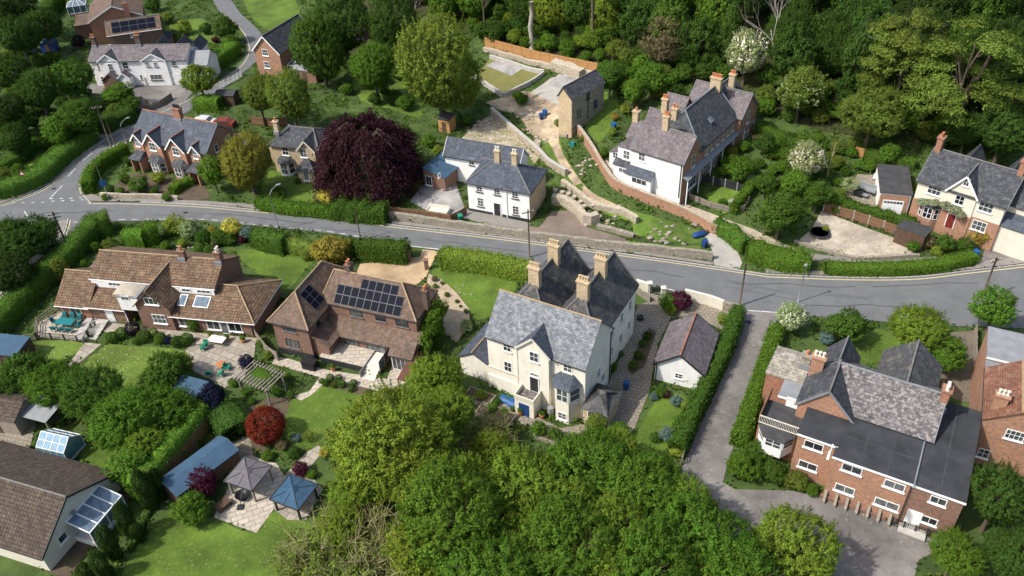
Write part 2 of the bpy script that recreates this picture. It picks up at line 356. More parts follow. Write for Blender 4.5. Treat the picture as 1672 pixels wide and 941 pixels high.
def crown_mesh(name, seed, nc, per, leaf, cr, kind='round', up=.45, spread=1.0, wid=.55):
    rng = np.random.default_rng(seed)
    d = rng.normal(size=(nc, 3)); d /= np.linalg.norm(d, axis=1, keepdims=True)
    lob = rng.normal(size=(9, 3)); lob[:, 2] = np.abs(lob[:, 2])*.8-.2; lob /= np.linalg.norm(lob, axis=1, keepdims=True)
    amp = rng.uniform(.6, 1.0, 9)
    k = np.max(np.clip(d@lob.T, 0, 1)**3*amp, axis=1)
    r = .56+.5*k
    sh = rng.random(nc); rad = r*np.where(sh < .78, rng.uniform(.86, 1.0, nc), rng.uniform(.35, .86, nc))
    c = d*rad[:, None]
    crz = .75
    if kind == 'ball': c = d*rng.uniform(.9, 1.0, nc)[:, None]
    if kind == 'cone':
        z = rng.random(nc)**1.3*2-1; a = rng.uniform(0, 2*PI, nc); rr = (1-(z+1)/2)**.75*(.82+.22*np.sin(a*5+z*9))*np.where(rng.random(nc) < .8, 1, .5)+.03
        c = np.stack([np.cos(a)*rr, np.sin(a)*rr, z], 1)
    if kind == 'column':
        z = rng.uniform(-1, 1, nc); a = rng.uniform(0, 2*PI, nc); rr = np.sqrt(np.clip(1-np.abs(z)**2.6, 0, 1))*(.88+.14*np.sin(a*4+z*5))
        c = np.stack([np.cos(a)*rr, np.sin(a)*rr, z], 1)
    if kind == 'layer':
        nb = 26; ba = rng.uniform(0, 2*PI, nb); bz = np.sort(rng.uniform(-.75, .9, nb)); bl = np.sqrt(np.clip(1-bz**2, .1, 1))*rng.uniform(.65, 1.1, nb)
        j = rng.integers(0, nb, nc); q = rng.uniform(.25, 1, nc)**.7; sp = rng.normal(size=nc)*.22*q
        c = np.stack([np.cos(ba[j]+sp)*bl[j]*q, np.sin(ba[j]+sp)*bl[j]*q, bz[j]-.16*q+rng.normal(size=nc)*.03], 1); crz = .3
    if kind != 'layer' and kind not in ('cone', 'column'): c[:, 2] = np.where(c[:, 2] < -.5, -.5+(c[:, 2]+.5)*.35, c[:, 2])
    off = rng.normal(size=(nc, per, 3))*cr*np.array([spread, spread, crz])
    if kind == 'round':   # leafy shoots that break the outline
        ns = int(nc*.16); j = rng.choice(np.where(d[:, 2] > -.35)[0], ns, replace=False); dd = d[j]*.8+np.array([0, 0, .45])+rng.normal(size=(ns, 3))*.25; dd /= np.linalg.norm(dd, axis=1, keepdims=True)
        c[j] = d[j]*(r[j]*.93)[:, None]; ln = rng.random((ns, per))
        off[j] = dd[:, None]*(ln*rng.uniform(.12, .3, (ns, 1)))[:, :, None]+rng.normal(size=(ns, per, 3))*(cr*.55*(1.1-ln))[:, :, None]
    p = (c[:, None]+off).reshape(-1, 3)
    out = np.repeat(c, per, 0); out = out/np.maximum(np.linalg.norm(out, axis=1, keepdims=True), .2)
    cl = off.reshape(-1, 3)/cr
    nr = out*.5+cl*.5+np.array([0, 0, up])+rng.normal(size=p.shape)*.3
    return leaves_mesh(name, p, nr, leaf, rng, wid)
NPROTO = {}
def proto(kind):
    """a random crown mesh of a kind, made once"""
    spec = dict(big=(4, 1250, 42, .045, .038, 'round'), mid=(5, 420, 34, .074, .066, 'round'), small=(5, 170, 30, .115, .115, 'round'),
                ball=(3, 620, 20, .075, .05, 'ball'), cone=(3, 760, 30, .062, .05, 'cone'), column=(3, 420, 18, .12, .1, 'column'),
                layer=(3, 900, 34, .056, .06, 'layer'), sparse=(3, 150, 20, .08, .09, 'round'), wood=(5, 560, 30, .068, .058, 'round'))[kind]
    if kind not in NPROTO:
        n, nc, per, leaf, cr, sh = spec
        NPROTO[kind] = [crown_mesh('crown_'+kind, 11+31*i+len(kind), nc, per, leaf, cr, sh, up=.5, wid=.42 if kind in ('big', 'layer', 'cone') else .55) for i in range(n)]
    return random.choice(NPROTO[kind])

def branch(mb, p, d, L, r, depth, rng, n=5, up=.15, spread=.6, kids=(3, 4)):
    pts = [p]; rad = [r]; q = vec(p); dd = vec(d).normalized()
    for i in range(4):
        dd = (dd+Vector((rng.uniform(-1, 1), rng.uniform(-1, 1), rng.uniform(-1, 1)))*.16+Vector((0, 0, up*.25))).normalized()
        q = q+dd*L/4; pts.append(q.copy()); rad.append(r*(1-.16*(i+1)))
    mb.tube(pts, rad, n, cap=False)
    if depth > 0:
        for k in range(rng.randint(*kids)):
            i = rng.randint(2, 4); a = rng.uniform(0, 2*PI)
            e = dd.orthogonal().normalized(); e = Matrix.Rotation(a, 3, dd) @ e
            branch(mb, pts[i], dd+e*spread*rng.uniform(.7, 1.4), L*rng.uniform(.55, .8), rad[i]*.6, depth-1, rng, max(3, n-1), up, spread, kids)
TRUNKS = []
def trunk_mesh():
    """unit trunk: one metre tall to the crown centre, limbs reaching into a crown of unit radius"""
    if not TRUNKS:
        for s in range(4):
            rng = random.Random(s); mb = MB()
            mb.tube([(0, 0, -.25), (0, 0, .05), (rng.uniform(-.03, .03), rng.uniform(-.03, .03), .5), (rng.uniform(-.05, .05), rng.uniform(-.05, .05), 1.25)], [.11, .085, .065, .03], 8)
            for k in range(6):
                a = k*1.05+rng.uniform(-.3, .3); branch(mb, (0, 0, .45+.1*k), (math.cos(a), math.sin(a), .7), .6, .035, 1, rng, 4)
            TRUNKS.append(mb.mesh('trunk', BARK, True))
    return random.choice(TRUNKS)
GREEN = dict(dark=(.040, .076, .015), mid=(.052, .098, .016), bright=(.118, .168, .022), lime=(.15, .20, .03), olive=(.098, .132, .024), gold=(.19, .165, .03),
             yellow=(.33, .30, .05), copper=(.058, .025, .032), plum=(.055, .013, .024), red=(.13, .022, .012), blue=(.09, .14, .12), navy=(.018, .022, .045),
             pale=(.19, .23, .10), white=(.62, .6, .5), pink=(.36, .2, .26), magenta=(.28, .02, .25), black=(.022, .018, .024), brown=(.12, .10, .05), deep=(.030, .052, .012), fresh=(.070, .132, .017))
def cvar(c, k=.12):
    c = GREEN[c] if isinstance(c, str) else c; c = sc3(c, 1.6); j = random.uniform(1-k, 1+k); return (c[0]*j*random.uniform(.94, 1.06), c[1]*j, c[2]*j)
def plant(name, cat, label, px, py, rpx, col, kind='mid', sz=1.0, hc=None, group=None, trunk=True, bloom=None, at=None, clear=.15, bark=None):
    """a tree or shrub whose crown shows centred at a pixel of the photograph with a radius there in photo pixels"""
    if at is None:
        h = hc if hc is not None else 1.0
        for _ in range(3):
            g = G(px, py, h); R = rpx/pxm((g.x, g.y, g.z+h)); h = hc if hc is not None else R*sz*(1+clear)
    else:
        g, R, h = at
    t = thing(name, label, cat, g, random.uniform(0, 6.28), group)
    inst('crown', proto(kind), t, (0, 0, h), 0, (R*random.uniform(.95, 1.05), R*random.uniform(.95, 1.05), R*sz), cvar(col))
    if bloom:
        inst('blossom', crown_bloom(), t, (0, 0, h), 1.3, (R*1.02, R*1.02, R*sz*1.02), cvar(bloom))
    if trunk:
        m = inst('trunk', trunk_mesh(), t, (0, 0, 0), 0, (R*(.4 if kind == 'layer' else .85), R*(.4 if kind == 'layer' else .85), h))
        if bark: m.material_slots[0].link = 'OBJECT'; m.material_slots[0].material = bark
    return t
def crown_bloom():
    if 'bloom' not in NPROTO: NPROTO['bloom'] = [crown_mesh('blossom', 77, 240, 10, .06, .035, 'round', up=.7)]
    return NPROTO['bloom'][0]
def tree(label, px, py, rpx, col, kind='big', sz=1.0, **k): return plant('tree', 'tree', label, px, py, rpx, col, kind, sz, clear=k.pop('clear', .35), **k)
def shrub(label, px, py, rpx, col, kind='small', sz=.9, **k): return plant('shrub', 'shrub', label, px, py, rpx, col, kind, sz, trunk=k.pop('trunk', False), clear=k.pop('clear', -.08), **k)
def ball(label, px, py, rpx, col, sz=.95, **k): return plant('topiary_ball', 'topiary', label, px, py, rpx, col, 'ball', sz, trunk=False, clear=-.06, **k)

def spline(pts, n=6):
    pts = [vec(p) for p in pts]
    if len(pts) < 3: return pts
    o = []
    for i in range(len(pts)-1):
        p0, p1, p2, p3 = pts[max(i-1, 0)], pts[i], pts[i+1], pts[min(i+2, len(pts)-1)]
        for k in range(n):
            t = k/n; o.append(.5*((2*p1)+(p2-p0)*t+(2*p0-5*p1+4*p2-p3)*t*t+(3*p1-p0-3*p2+p3)*t**3))
    o.append(pts[-1]); return o
def resample(pts, step):
    o = [pts[0]]; acc = 0
    for a, b in zip(pts, pts[1:]):
        L = (b-a).length
        if L < 1e-6: continue
        t = step-acc
        while t <= L: o.append(a+(b-a)*t/L); t += step
        acc = (acc+L) % step
    o.append(pts[-1]); return o
def hedge(label, pix, wd, ht, col, dens=55, leaf=.2, loose=.08, name='hedge', group=None, up=0, sm=True, world=None):
    """a hedge along ground points: a soft-edged box of leaves round a leafy core"""
    pts = world or [G(x, y, up) for x, y in pix]
    if sm: pts = spline(pts, 5)
    pts = resample(pts, .7); rng = np.random.default_rng(abs(hash(label)) % 9999 if False else sum(map(ord, label)))
    o = pts[0].copy(); n = len(pts); P0 = np.array([tuple(p-o) for p in pts])
    for i, p in enumerate(pts): P0[i, 2] = H(p.x, p.y)-o.z
    T = np.gradient(P0, axis=0); T[:, 2] = 0; T /= np.maximum(np.linalg.norm(T, axis=1, keepdims=True), 1e-6); S = np.stack([-T[:, 1], T[:, 0], 0*T[:, 0]], 1)
    wob = 1+loose*2*(rng.random((n, 2))-.5)
    prof = [(-.5, -.2), (-.52, .35), (-.5, .8), (-.38, .97), (0, 1.02), (.38, .97), (.5, .8), (.52, .35), (.5, -.2)]
    cv, cf = [], []
    for i in range(n):
        e = .75 if i in (0, n-1) else 1
        for a, b in prof: cv.append(tuple(P0[i]+S[i]*a*wd*.9*wob[i, 0]*e+np.array([0, 0, b*ht*.95*wob[i, 1]])))
    m = len(prof)
    for i in range(n-1):
        for j in range(m-1): cf.append((i*m+j, i*m+j+1, (i+1)*m+j+1, (i+1)*m+j))
    cf.append(tuple(range(m))); cf.append(tuple((n-1)*m+j for j in reversed(range(m))))
    L = float(np.linalg.norm(np.diff(P0, axis=0), axis=1).sum()); per = 2*ht+wd
    N = int(max(60, L*per*dens)); s = rng.random(N)*(n-1); i = s.astype(int); f = (s-i)[:, None]
    base = P0[i]*(1-f)+P0[np.minimum(i+1, n-1)]*f; Sd = S[i]; wf = wob[i]*(1-f)+wob[np.minimum(i+1, n-1)]*f
    q = rng.random(N)*per; a = np.where(q < ht, -.5, np.where(q < ht+wd, (q-ht)/wd-.5, .5)); b = np.where(q < ht, q/ht, np.where(q < ht+wd, 1.0, (q-ht-wd)/ht))
    edge = np.clip(np.abs(a)*2, 0, 1)**6*np.clip(b, 0, 1)**6
    p = base+Sd*(a*wd*wf[:, 0]*(1-.1*edge))[:, None]; p[:, 2] += b*ht*wf[:, 1]*(1-.05*edge); p += rng.normal(size=p.shape)*(.05+loose*.6)
    nr = Sd*np.where(np.abs(a) > .49, np.sign(a), a)[:, None]*1.2; nr[:, 2] += np.where((q > ht) & (q < ht+wd), 1.1, .3); nr += rng.normal(size=p.shape)*.45
    ends = rng.random(N) < min(.5, wd/(L+wd)); k = np.where(ends)[0]
    ei = np.where(rng.random(len(k)) < .5, 0, n-1); p[k] = P0[ei]+S[ei]*((rng.random(len(k))-.5)*wd)[:, None]; p[k, 2] += rng.random(len(k))*ht
    sg = np.where(ei == 0, -1, 1)[:, None]; p[k] += T[ei]*sg*.12; nr[k] = T[ei]*sg+rng.normal(size=(len(k), 3))*.4
    me = leaves_mesh(name, p, nr, leaf, rng, .6, None, (cv, cf))
    ob = inst(name, me, None, o, 0, col=cvar(col, .06)); return tag(ob, label, 'hedge', group)
def bare_tree(name, label, base, ht, seed, mat, depth=3, spread=.55, lean=(0, 0), r=None, kids=(3, 4), cat='tree', crown=None):
    g = G(*base); t = thing(name, label, cat, g); rng = random.Random(seed); mb = MB()
    branch(mb, (0, 0, -.3), (lean[0], lean[1], 1), ht*.55, r or ht*.022, depth, rng, 7, .3, spread, kids)
    mb.build('trunk', mat, t, True)
    if crown:
        for dx, dy, dz, R, col in crown: inst('crown', proto('sparse'), t, (dx, dy, dz), 0, (R, R, R*.9), cvar(col))
    return t
# ------------------------------------------------------------------ patches of ground, strips, walls, fences
PATCHES = []
def patch(name, pix, mat, off, step=1.6, sm=0, kind='structure', world=None):
    pts = world or [G(x, y) for x, y in pix]
    if sm: pts = spline(pts+[pts[0]], sm)[:-1]
    pl = [p.xy for p in pts]
    edge = []
    for a, b in zip(pl, pl[1:]+pl[:1]):
        n = max(1, int((b-a).length/step)); edge += [a+(b-a)*k/n for k in range(n)]
    if name != 'hollow_soil': PATCHES.append(np.array([(p.x, p.y) for p in pl]))
    xs = [p.x for p in edge]; ys = [p.y for p in edge]; ins = []
    x = min(xs)+step/2
    while x < max(xs):
        y = min(ys)+step/2
        while y < max(ys):
            c = False; j = len(edge)-1
            for i in range(len(edge)):
                a, b = edge[i], edge[j]
                if (a.y > y) != (b.y > y) and x < (b.x-a.x)*(y-a.y)/(b.y-a.y)+a.x: c = not c
                j = i
            if c: ins.append(Vector((x, y)))
            y += step
        x += step
    n = len(edge)
    vs_, es, fs, *_ = delaunay_2d_cdt(edge+ins, [(i, (i+1) % n) for i in range(n)], [], 2, 1e-4)
    def inside(c):
        r = False; j = n-1
        for i in range(n):
            a, b = edge[i], edge[j]
            if (a.y > c.y) != (b.y > c.y) and c.x < (b.x-a.x)*(c.y-a.y)/(b.y-a.y)+a.x: r = not r
            j = i
        return r
    mb = MB(); mb.v = [(v.x, v.y, H(v.x, v.y)+off) for v in vs_]
    mb.f = [tuple(f) for f in fs if inside((vs_[f[0]]+vs_[f[1]]+vs_[f[2]])/3)]
    o = mb.build(name, mat)
    for p in o.data.polygons:
        if p.normal.z < 0: p.flip()
    if kind: o['kind'] = kind
    return o
def path_pts(pix, sm=6, world=None, step=1.0):
    pts = world or [G(x, y) for x, y in pix]
    return resample(spline(pts, sm) if sm and len(pts) > 2 else pts, step)
def strip(name, pix, wd, mat, off, ht=0.0, sm=6, world=None, dash=None, kind='structure', mb=None, rough=0.0):
    """a band along a line: flat (ht 0) for paint and paths, or a raised bar for kerbs and walls"""
    pts = path_pts(pix, sm, world, 1.0 if not dash else .5); own = mb is None; mb = mb or MB(); n = len(pts); rng = random.Random(n)
    def frame(i):
        d = (pts[min(i+1, n-1)]-pts[max(i-1, 0)]); d.z = 0; d.normalize(); return Vector((-d.y, d.x, 0))
    acc = 0
    rows = []
    for i in range(n):
        s = frame(i)*wd/2; p = pts[i]; a, b = p-s, p+s; rows.append((a, b, H(a.x, a.y), H(b.x, b.y), rng.uniform(-rough, rough)))
    for i in range(n-1):
        if dash and int(i*.5/dash[0]*1.0) % dash[1] != 0: continue
        a, b, ha, hb, r0 = rows[i]; c, d, hc, hd, r1 = rows[i+1]
        if ht == 0: mb.poly([(a.x, a.y, ha+off), (c.x, c.y, hc+off), (d.x, d.y, hd+off), (b.x, b.y, hb+off)])
        else:
            z = lambda h, r: h+off+ht+r
            A0, B0, C0, D0 = (a.x, a.y, ha-.4), (b.x, b.y, hb-.4), (c.x, c.y, hc-.4), (d.x, d.y, hd-.4)
            A1, B1, C1, D1 = (a.x, a.y, z(ha, r0)), (b.x, b.y, z(hb, r0)), (c.x, c.y, z(hc, r1)), (d.x, d.y, z(hd, r1))
            mb.poly([A1, C1, D1, B1]); mb.poly([A0, C0, C1, A1]); mb.poly([B0, B1, D1, D0])
            if i == 0: mb.poly([A0, A1, B1, B0])
            if i == n-2: mb.poly([C0, D0, D1, C1])
    if not own: return mb
    o = mb.build(name, mat)
    if kind: o['kind'] = kind
    return o
def wall(label, pix, wd, ht, mat, name='garden_wall', cat='wall', cope=None, rough=.0, sm=6, group=None):
    g = G(*pix[0]); t = thing(name, label, cat, g, 0, group)
    def loc(o): o.parent = t; o.location = -g; return o
    loc(strip('masonry', pix, wd, mat, 0, ht, sm, kind=None, rough=rough))
    if cope:
        mb = MB(); pts = path_pts(pix, sm)
        for a, b in zip(pts, pts[1:]): mb.beam((a.x, a.y, a.z+ht+.05), (b.x, b.y, b.z+ht+.05), wd+.1, .1)
        loc(mb.build('coping', cope))
    return t
def fence(label, pix, ht, n, mat=None, postm=None, name='panel_fence', rails=True, group=None, style='panel', back=1):
    """timber fence of n bays between ground points: posts, boarded panels and rails are parts"""
    mat = mat or WOOD; postm = postm or mat
    pts = [G(*p) for p in pix]; L = [0]
    for a, b in zip(pts, pts[1:]): L.append(L[-1]+(b-a).length)
    def at(s):
        for i in range(len(pts)-1):
            if s <= L[i+1]+1e-6: return pts[i].lerp(pts[i+1], (s-L[i])/(L[i+1]-L[i]))
        return pts[-1]
    g = pts[0]; t = thing(name, label, 'fence', g, 0, group); ps = [at(L[-1]*k/n)-g for k in range(n+1)]
    for p in ps: MB().box(-.06, .06, -.06, .06, -.4, ht+.08).build('post', postm, t, loc=p)
    for a, b in zip(ps, ps[1:]):
        d = b-a; ang = math.atan2(d.y, d.x); l = Vector((d.x, d.y)).length; mb = MB(); k = max(2, int(l/.16)); dz = d.z/l
        if style == 'panel':
            for i in range(k):
                x0, x1 = .07+(l-.14)*i/k, .07+(l-.14)*(i+.93)/k; y = .012*(i % 2); zz = dz*(x0+x1)/2
                mb.prism([(x0, y-.015, zz+.05), (x1, y-.015, zz+.05), (x1, y-.015, zz+ht), (x0, y-.015, zz+ht)], (0, .03, 0))
        elif style == 'rail':
            for z in (ht*.3, ht*.62, ht*.95): mb.beam((.06, 0, z+dz*.06), (l-.06, 0, z+dz*l), .05, .12)
        elif style == 'bars':
            mb.beam((.06, 0, ht), (l-.06, 0, ht+dz*l), .05, .05); mb.beam((.06, 0, .15), (l-.06, 0, .15+dz*l), .04, .04)
            for i in range(1, k): mb.box(l*i/k-.015, l*i/k+.015, -.015, .015, .15+dz*l*i/k, ht+dz*l*i/k)
        o = mb.build('panel' if style == 'panel' else 'railing', mat, t, loc=a, rz=ang)
        if rails and style == 'panel':
            r = MB()
            for z in (.3, ht-.25): r.beam((.07, -.06*back, z+dz*.07), (l-.07, -.06*back, z+dz*l), .05, .08)
            r.build('rail', mat, o)
    return t

# ------------------------------------------------------------------ houses
class House:
    def __init__(s, name, label, cat, a, b, zt, zb=0.0, group=None, world=None):
        if world: A, ang = world; s.o = Vector((A[0], A[1], zb)); s.u = Vector((math.cos(ang), math.sin(ang), 0)); s.L = 0
        else:
            A = P(*a, zt); B = P(*b, zt); d = B-A; s.L = d.length; s.u = d/s.L; s.o = Vector((A.x, A.y, zb))
        s.vv = Vector((-s.u.y, s.u.x, 0)); s.rz = math.atan2(s.u.y, s.u.x)
        s.root = thing(name, label, cat, s.o, s.rz, group)
    def W(s, u, v, w=0.0): return s.o+s.u*u+s.vv*v+Vector((0, 0, w))
    def at(s, face, px, py):
        """pixel -> (along, up) on a wall face"""
        k, c = face; d = Vector(ray(px, py)); o = Vector((0, 0, HC))-s.o
        ax = s.vv if k in 'vV' else s.u; t = (c-o.dot(ax))/d.dot(ax); p = o+d*t
        return (p.dot(s.u) if k in 'vV' else p.dot(s.vv)), p.z
    def fb(s, mb, face, a0, a1, w0, w1, o0, o1):
        k, c = face
        if k == 'v': mb.box(a0, a1, c-o1, c-o0, w0, w1)
        elif k == 'V': mb.box(a0, a1, c+o0, c+o1, w0, w1)
        elif k == 'u': mb.box(c+o0, c+o1, a0, a1, w0, w1)
        else: mb.box(c-o1, c-o0, a0, a1, w0, w1)
        return mb
    def win(s, face, a, wz, W, Hh, nx=2, ny=2, fm=None, sill=True, pm=None, name='window', bar=.045, sillm=None, head=None, parent=None):
        fm = fm or WHITE; a0, a1, w0, w1 = a-W/2, a+W/2, wz-Hh/2, wz+Hh/2; f = .075; mb = MB(); p = parent or s.root
        for q in ((a0, a0+f, w0, w1), (a1-f, a1, w0, w1), (a0+f, a1-f, w0, w0+f), (a0+f, a1-f, w1-f, w1)): s.fb(mb, face, *q, -.02, .05)
        for i in range(1, nx): x = a0+W*i/nx; s.fb(mb, face, x-bar/2, x+bar/2, w0+f, w1-f, -.02, .034)
        for j in range(1, ny): z = w0+Hh*j/ny; s.fb(mb, face, a0+f, a1-f, z-bar/2, z+bar/2, -.02, .03)
        fr = mb.build(name, fm, p)
        s.fb(MB(), face, a0+f-.01, a1-f+.01, w0+f-.01, w1-f+.01, -.03, .012).build('pane', pm or GLASS, fr)
        if sill: s.fb(MB(), face, a0-.1, a1+.1, w0-.1, w0-.005, -.02, .16).build('sill', sillm or fm, fr)
        if head: s.fb(MB(), face, a0-.12, a1+.12, w1+.005, w1+.16, -.02, .06).build('lintel', head, fr)
        return fr
    def winp(s, face, px, py, W, Hh, **k):
        a, z = s.at(face, px, py); return s.win(face, a, z, W, Hh, **k)
    def door(s, face, a, w0, W, Hh, m, glass=0, frame=None):
        d = s.fb(MB(), face, a-W/2, a+W/2, w0, w0+Hh, -.02, .04).build('door', m, s.root); f = MB(); fr = frame or WHITE
        for q in ((a-W/2-.09, a-W/2-.003, w0, w0+Hh+.09), (a+W/2+.003, a+W/2+.09, w0, w0+Hh+.09), (a-W/2-.003, a+W/2+.003, w0+Hh+.003, w0+Hh+.09)): s.fb(f, face, *q, -.02, .08)
        f.build('frame', fr, d)
        pn = MB()
        for q in ((-.36, -.05, .12, .42), (.05, .36, .12, .42), (-.36, -.05, .5, .92), (.05, .36, .5, .92)): s.fb(pn, face, a+W*q[0], a+W*q[1], w0+Hh*q[2], w0+Hh*q[3], .03, .06)
        pn.build('door_panel', GLASS if glass else m, d)
        s.fb(MB(), face, a+W*.38, a+W*.43, w0+Hh*.46, w0+Hh*.52, .03, .1).build('handle', METAL, d); return d
    def roofpart(s, slabs, mat, name, t=.13):
        mb = MB()
        for q in slabs: mb.slab([(p[0], p[1], p[2]+.13) for p in q], t)
        return mb.build(name, mat, s.root)
    def lines(s, segs, name, mat, r=.09, lift=.17, parent=None):
        if name == 'gutter' and len(segs) > 1:
            for q in segs: s.lines([q], name, mat, r, lift, parent)
            return
        mb = MB()
        for a, b in segs: mb.tube([(a[0], a[1], a[2]+lift), (b[0], b[1], b[2]+lift)], r, 6)
        return mb.build(name, mat, parent or s.root)
    def beams(s, segs, name, mat, wd=.06, ht=.2, lift=0.0, parent=None):
        if name == 'bargeboard' and len(segs) > 1:
            for q in segs: s.beams([q], name, mat, wd, ht, lift, parent)
            return
        mb = MB()
        for a, b in segs: mb.beam((a[0], a[1], a[2]+lift), (b[0], b[1], b[2]+lift), wd, ht)
        return mb.build(name, mat, parent or s.root)
    def block(s, u0, u1, v0, v1, we, kind, rise=0.0, wm=None, rm=None, oe=.3, ov=.2, w0=-1.2, vm=None, hl=(1, 1), gut=None, barge=None, ridge=None, wname='wall', rname='roof', open_back=False):
        W_ = MB(); sl = []; rl = []; hips = []; gl = []; bl = []
        def quadwall(a, b, h0, h1, extra=None):
            q = [(a[0], a[1], w0), (b[0], b[1], w0), (b[0], b[1], h1)]
            if extra: q.append(extra)
            q.append((a[0], a[1], h0)); W_.poly(q)
        c = [(u0, v0), (u1, v0), (u1, v1), (u0, v1)]
        if kind == 'gu':
            m = vm if vm is not None else (v0+v1)/2; kf, kb = rise/(m-v0), rise/(v1-m); R = we+rise
            quadwall(c[0], c[1], we, we); quadwall(c[1], c[2], we, we, (u1, m, R)); quadwall(c[2], c[3], we, we); quadwall(c[3], c[0], we, we, (u0, m, R))
            f0, f1 = (u0-ov, v0-oe, we-kf*oe), (u1+ov, v0-oe, we-kf*oe); r0, r1 = (u0-ov, m, R), (u1+ov, m, R); b0, b1 = (u0-ov, v1+oe, we-kb*oe), (u1+ov, v1+oe, we-kb*oe)
            sl = [(f0, f1, r1, r0), (r0, r1, b1, b0)]; rl = [(r0, r1)]; gl = [(f0, f1), (b0, b1)]; bl = [(f0, r0), (r0, b0), (f1, r1), (r1, b1)]
        elif kind == 'gv':
            m = vm if vm is not None else (u0+u1)/2; kf, kb = rise/(m-u0), rise/(u1-m); R = we+rise
            quadwall(c[0], c[1], we, we, (m, v0, R)); quadwall(c[1], c[2], we, we)
            if not open_back: quadwall(c[2], c[3], we, we, (m, v1, R))
            quadwall(c[3], c[0], we, we)
            vb = v1+(0 if open_back else ov)
            f0, f1 = (u0-oe, v0-ov, we-kf*oe), (u0-oe, vb, we-kf*oe); r0, r1 = (m, v0-ov, R), (m, vb, R); b0, b1 = (u1+oe, v0-ov, we-kb*oe), (u1+oe, vb, we-kb*oe)
            sl = [(f0, r0, r1, f1), (r0, b0, b1, r1)]; rl = [(r0, r1)]; gl = [(f0, f1), (b0, b1)]; bl = [(f0, r0), (r0, b0)]+([] if open_back else [(f1, r1), (r1, b1)])
        elif kind == 'hip':
            m = (v0+v1)/2; hd = m-v0; k = rise/hd; R = we+rise; z = we-k*oe
            for a, b in zip(c, c[1:]+c[:1]): quadwall(a, b, we, we)
            A, B, C_, D = (u0-oe, v0-oe, z), (u1+oe, v0-oe, z), (u1+oe, v1+oe, z), (u0-oe, v1+oe, z); r0, r1 = (u0+hd*hl[0], m, R), (u1-hd*hl[1], m, R)
            sl = [(A, B, r1, r0), (r0, r1, C_, D)]
            sl += [(B, C_, r1), (D, A, r0)]; rl = [(r0, r1)] if r1[0]-r0[0] > .05 else []; hips = [(A, r0), (D, r0), (B, r1), (C_, r1)]; gl = [(A, B), (B, C_), (C_, D), (D, A)]
        elif kind == 'flat':
            for a, b in zip(c, c[1:]+c[:1]): quadwall(a, b, we, we)
            o = W_.build(wname, wm, s.root); MB().box(u0-ov, u1+ov, v0-ov, v1+ov, we+.001, we+.16).build(rname, rm, s.root)
            if barge: s.beams([((u0-ov, v0-ov-.02, we+.04), (u1+ov, v0-ov-.02, we+.04))], 'fascia', barge, .06, .22)
            return o
        elif kind in ('lf', 'lb', 'lr', 'll'):
            hi = we+rise; hz = dict(lf=(we, we, hi, hi), lb=(hi, hi, we, we), lr=(hi, we, we, hi), ll=(we, hi, hi, we))[kind]
            for i in range(4): quadwall(c[i], c[(i+1) % 4], hz[i], hz[(i+1) % 4])
            q = []
            kx = rise/((v1-v0) if kind in ('lf', 'lb') else (u1-u0))
            for (uu, vv), h in zip(c, hz):
                du = (-oe if uu == u0 else oe); dv = (-oe if vv == v0 else oe); dz = 0
                if kind == 'lf': dz = kx*dv if vv == v0 else 0; dv = dv if vv == v0 else 0
                elif kind == 'lb': dz = -kx*dv if vv == v1 else 0; dv = dv if vv == v1 else 0
                elif kind == 'lr': dz = -kx*du if uu == u1 else 0; du = du if uu == u1 else 0
                else: dz = kx*du if uu == u0 else 0; du = du if uu == u0 else 0
                q.append((uu+du*.6, vv+dv, h+dz) if kind in ('lf', 'lb') else (uu+du, vv+dv*.6, h+dz))
            sl = [q]; gl = [dict(lf=(q[0], q[1]), lb=(q[2], q[3]), lr=(q[1], q[2]), ll=(q[3], q[0]))[kind]]
        s.wallo = W_.build(wname, wm, s.root)
        s.roofo = s.roofpart(sl, rm, rname) if rm else None
        if ridge and (rl or hips): s.lines(rl+hips, 'ridge_tiles', ridge, parent=s.roofo)
        if gut: s.lines(gl, 'gutter', gut, .06, .03)
        if barge and bl: s.beams(bl, 'bargeboard', barge, .05, .22, .04)
        return s.wallo
    def chimney(s, u, v, w0, w1, du=.9, dv=.6, m=None, pots=2, potm=None, lead=True, cap=None):
        mb = MB(); m = m or BRICK_RED
        mb.box(u-du/2, u+du/2, v-dv/2, v+dv/2, w0, w1-.25); mb.box(u-du/2-.06, u+du/2+.06, v-dv/2-.06, v+dv/2+.06, w1-.25, w1-.12); mb.box(u-du/2-.12, u+du/2+.12, v-dv/2-.12, v+dv/2+.12, w1-.12, w1)
        ch = mb.build('chimney', m, s.root)
        for i in range(pots):
            x = u+((i+.5)/pots-.5)*du*.95 if du >= dv else u; y = v if du >= dv else v+((i+.5)/pots-.5)*dv*.95
            MB().lathe((x, y, w1), [(.17, 0), (.17, .06), (.13, .1), (.12, .42), (.16, .46), (.16, .54), (.09, .54)], 8).build('chimney_pot', potm or TERRA, ch)
        if lead: MB().box(u-du/2-.1, u+du/2+.1, v-dv/2-.22, v-dv/2-.02, w0+.2, w0+.75).build('flashing', LEAD, ch)
        return ch
    def box(s, name, mat, u0, u1, v0, v1, w0, w1, parent=None): return MB().box(u0, u1, v0, v1, w0, w1).build(name, mat, parent or s.root)
    def pipe(s, face, a, w0, w1, m=None):
        return s.fb(MB(), face, a-.05, a+.05, w0, w1, .02, .12).build('drainpipe', m or DARKP, s.root)
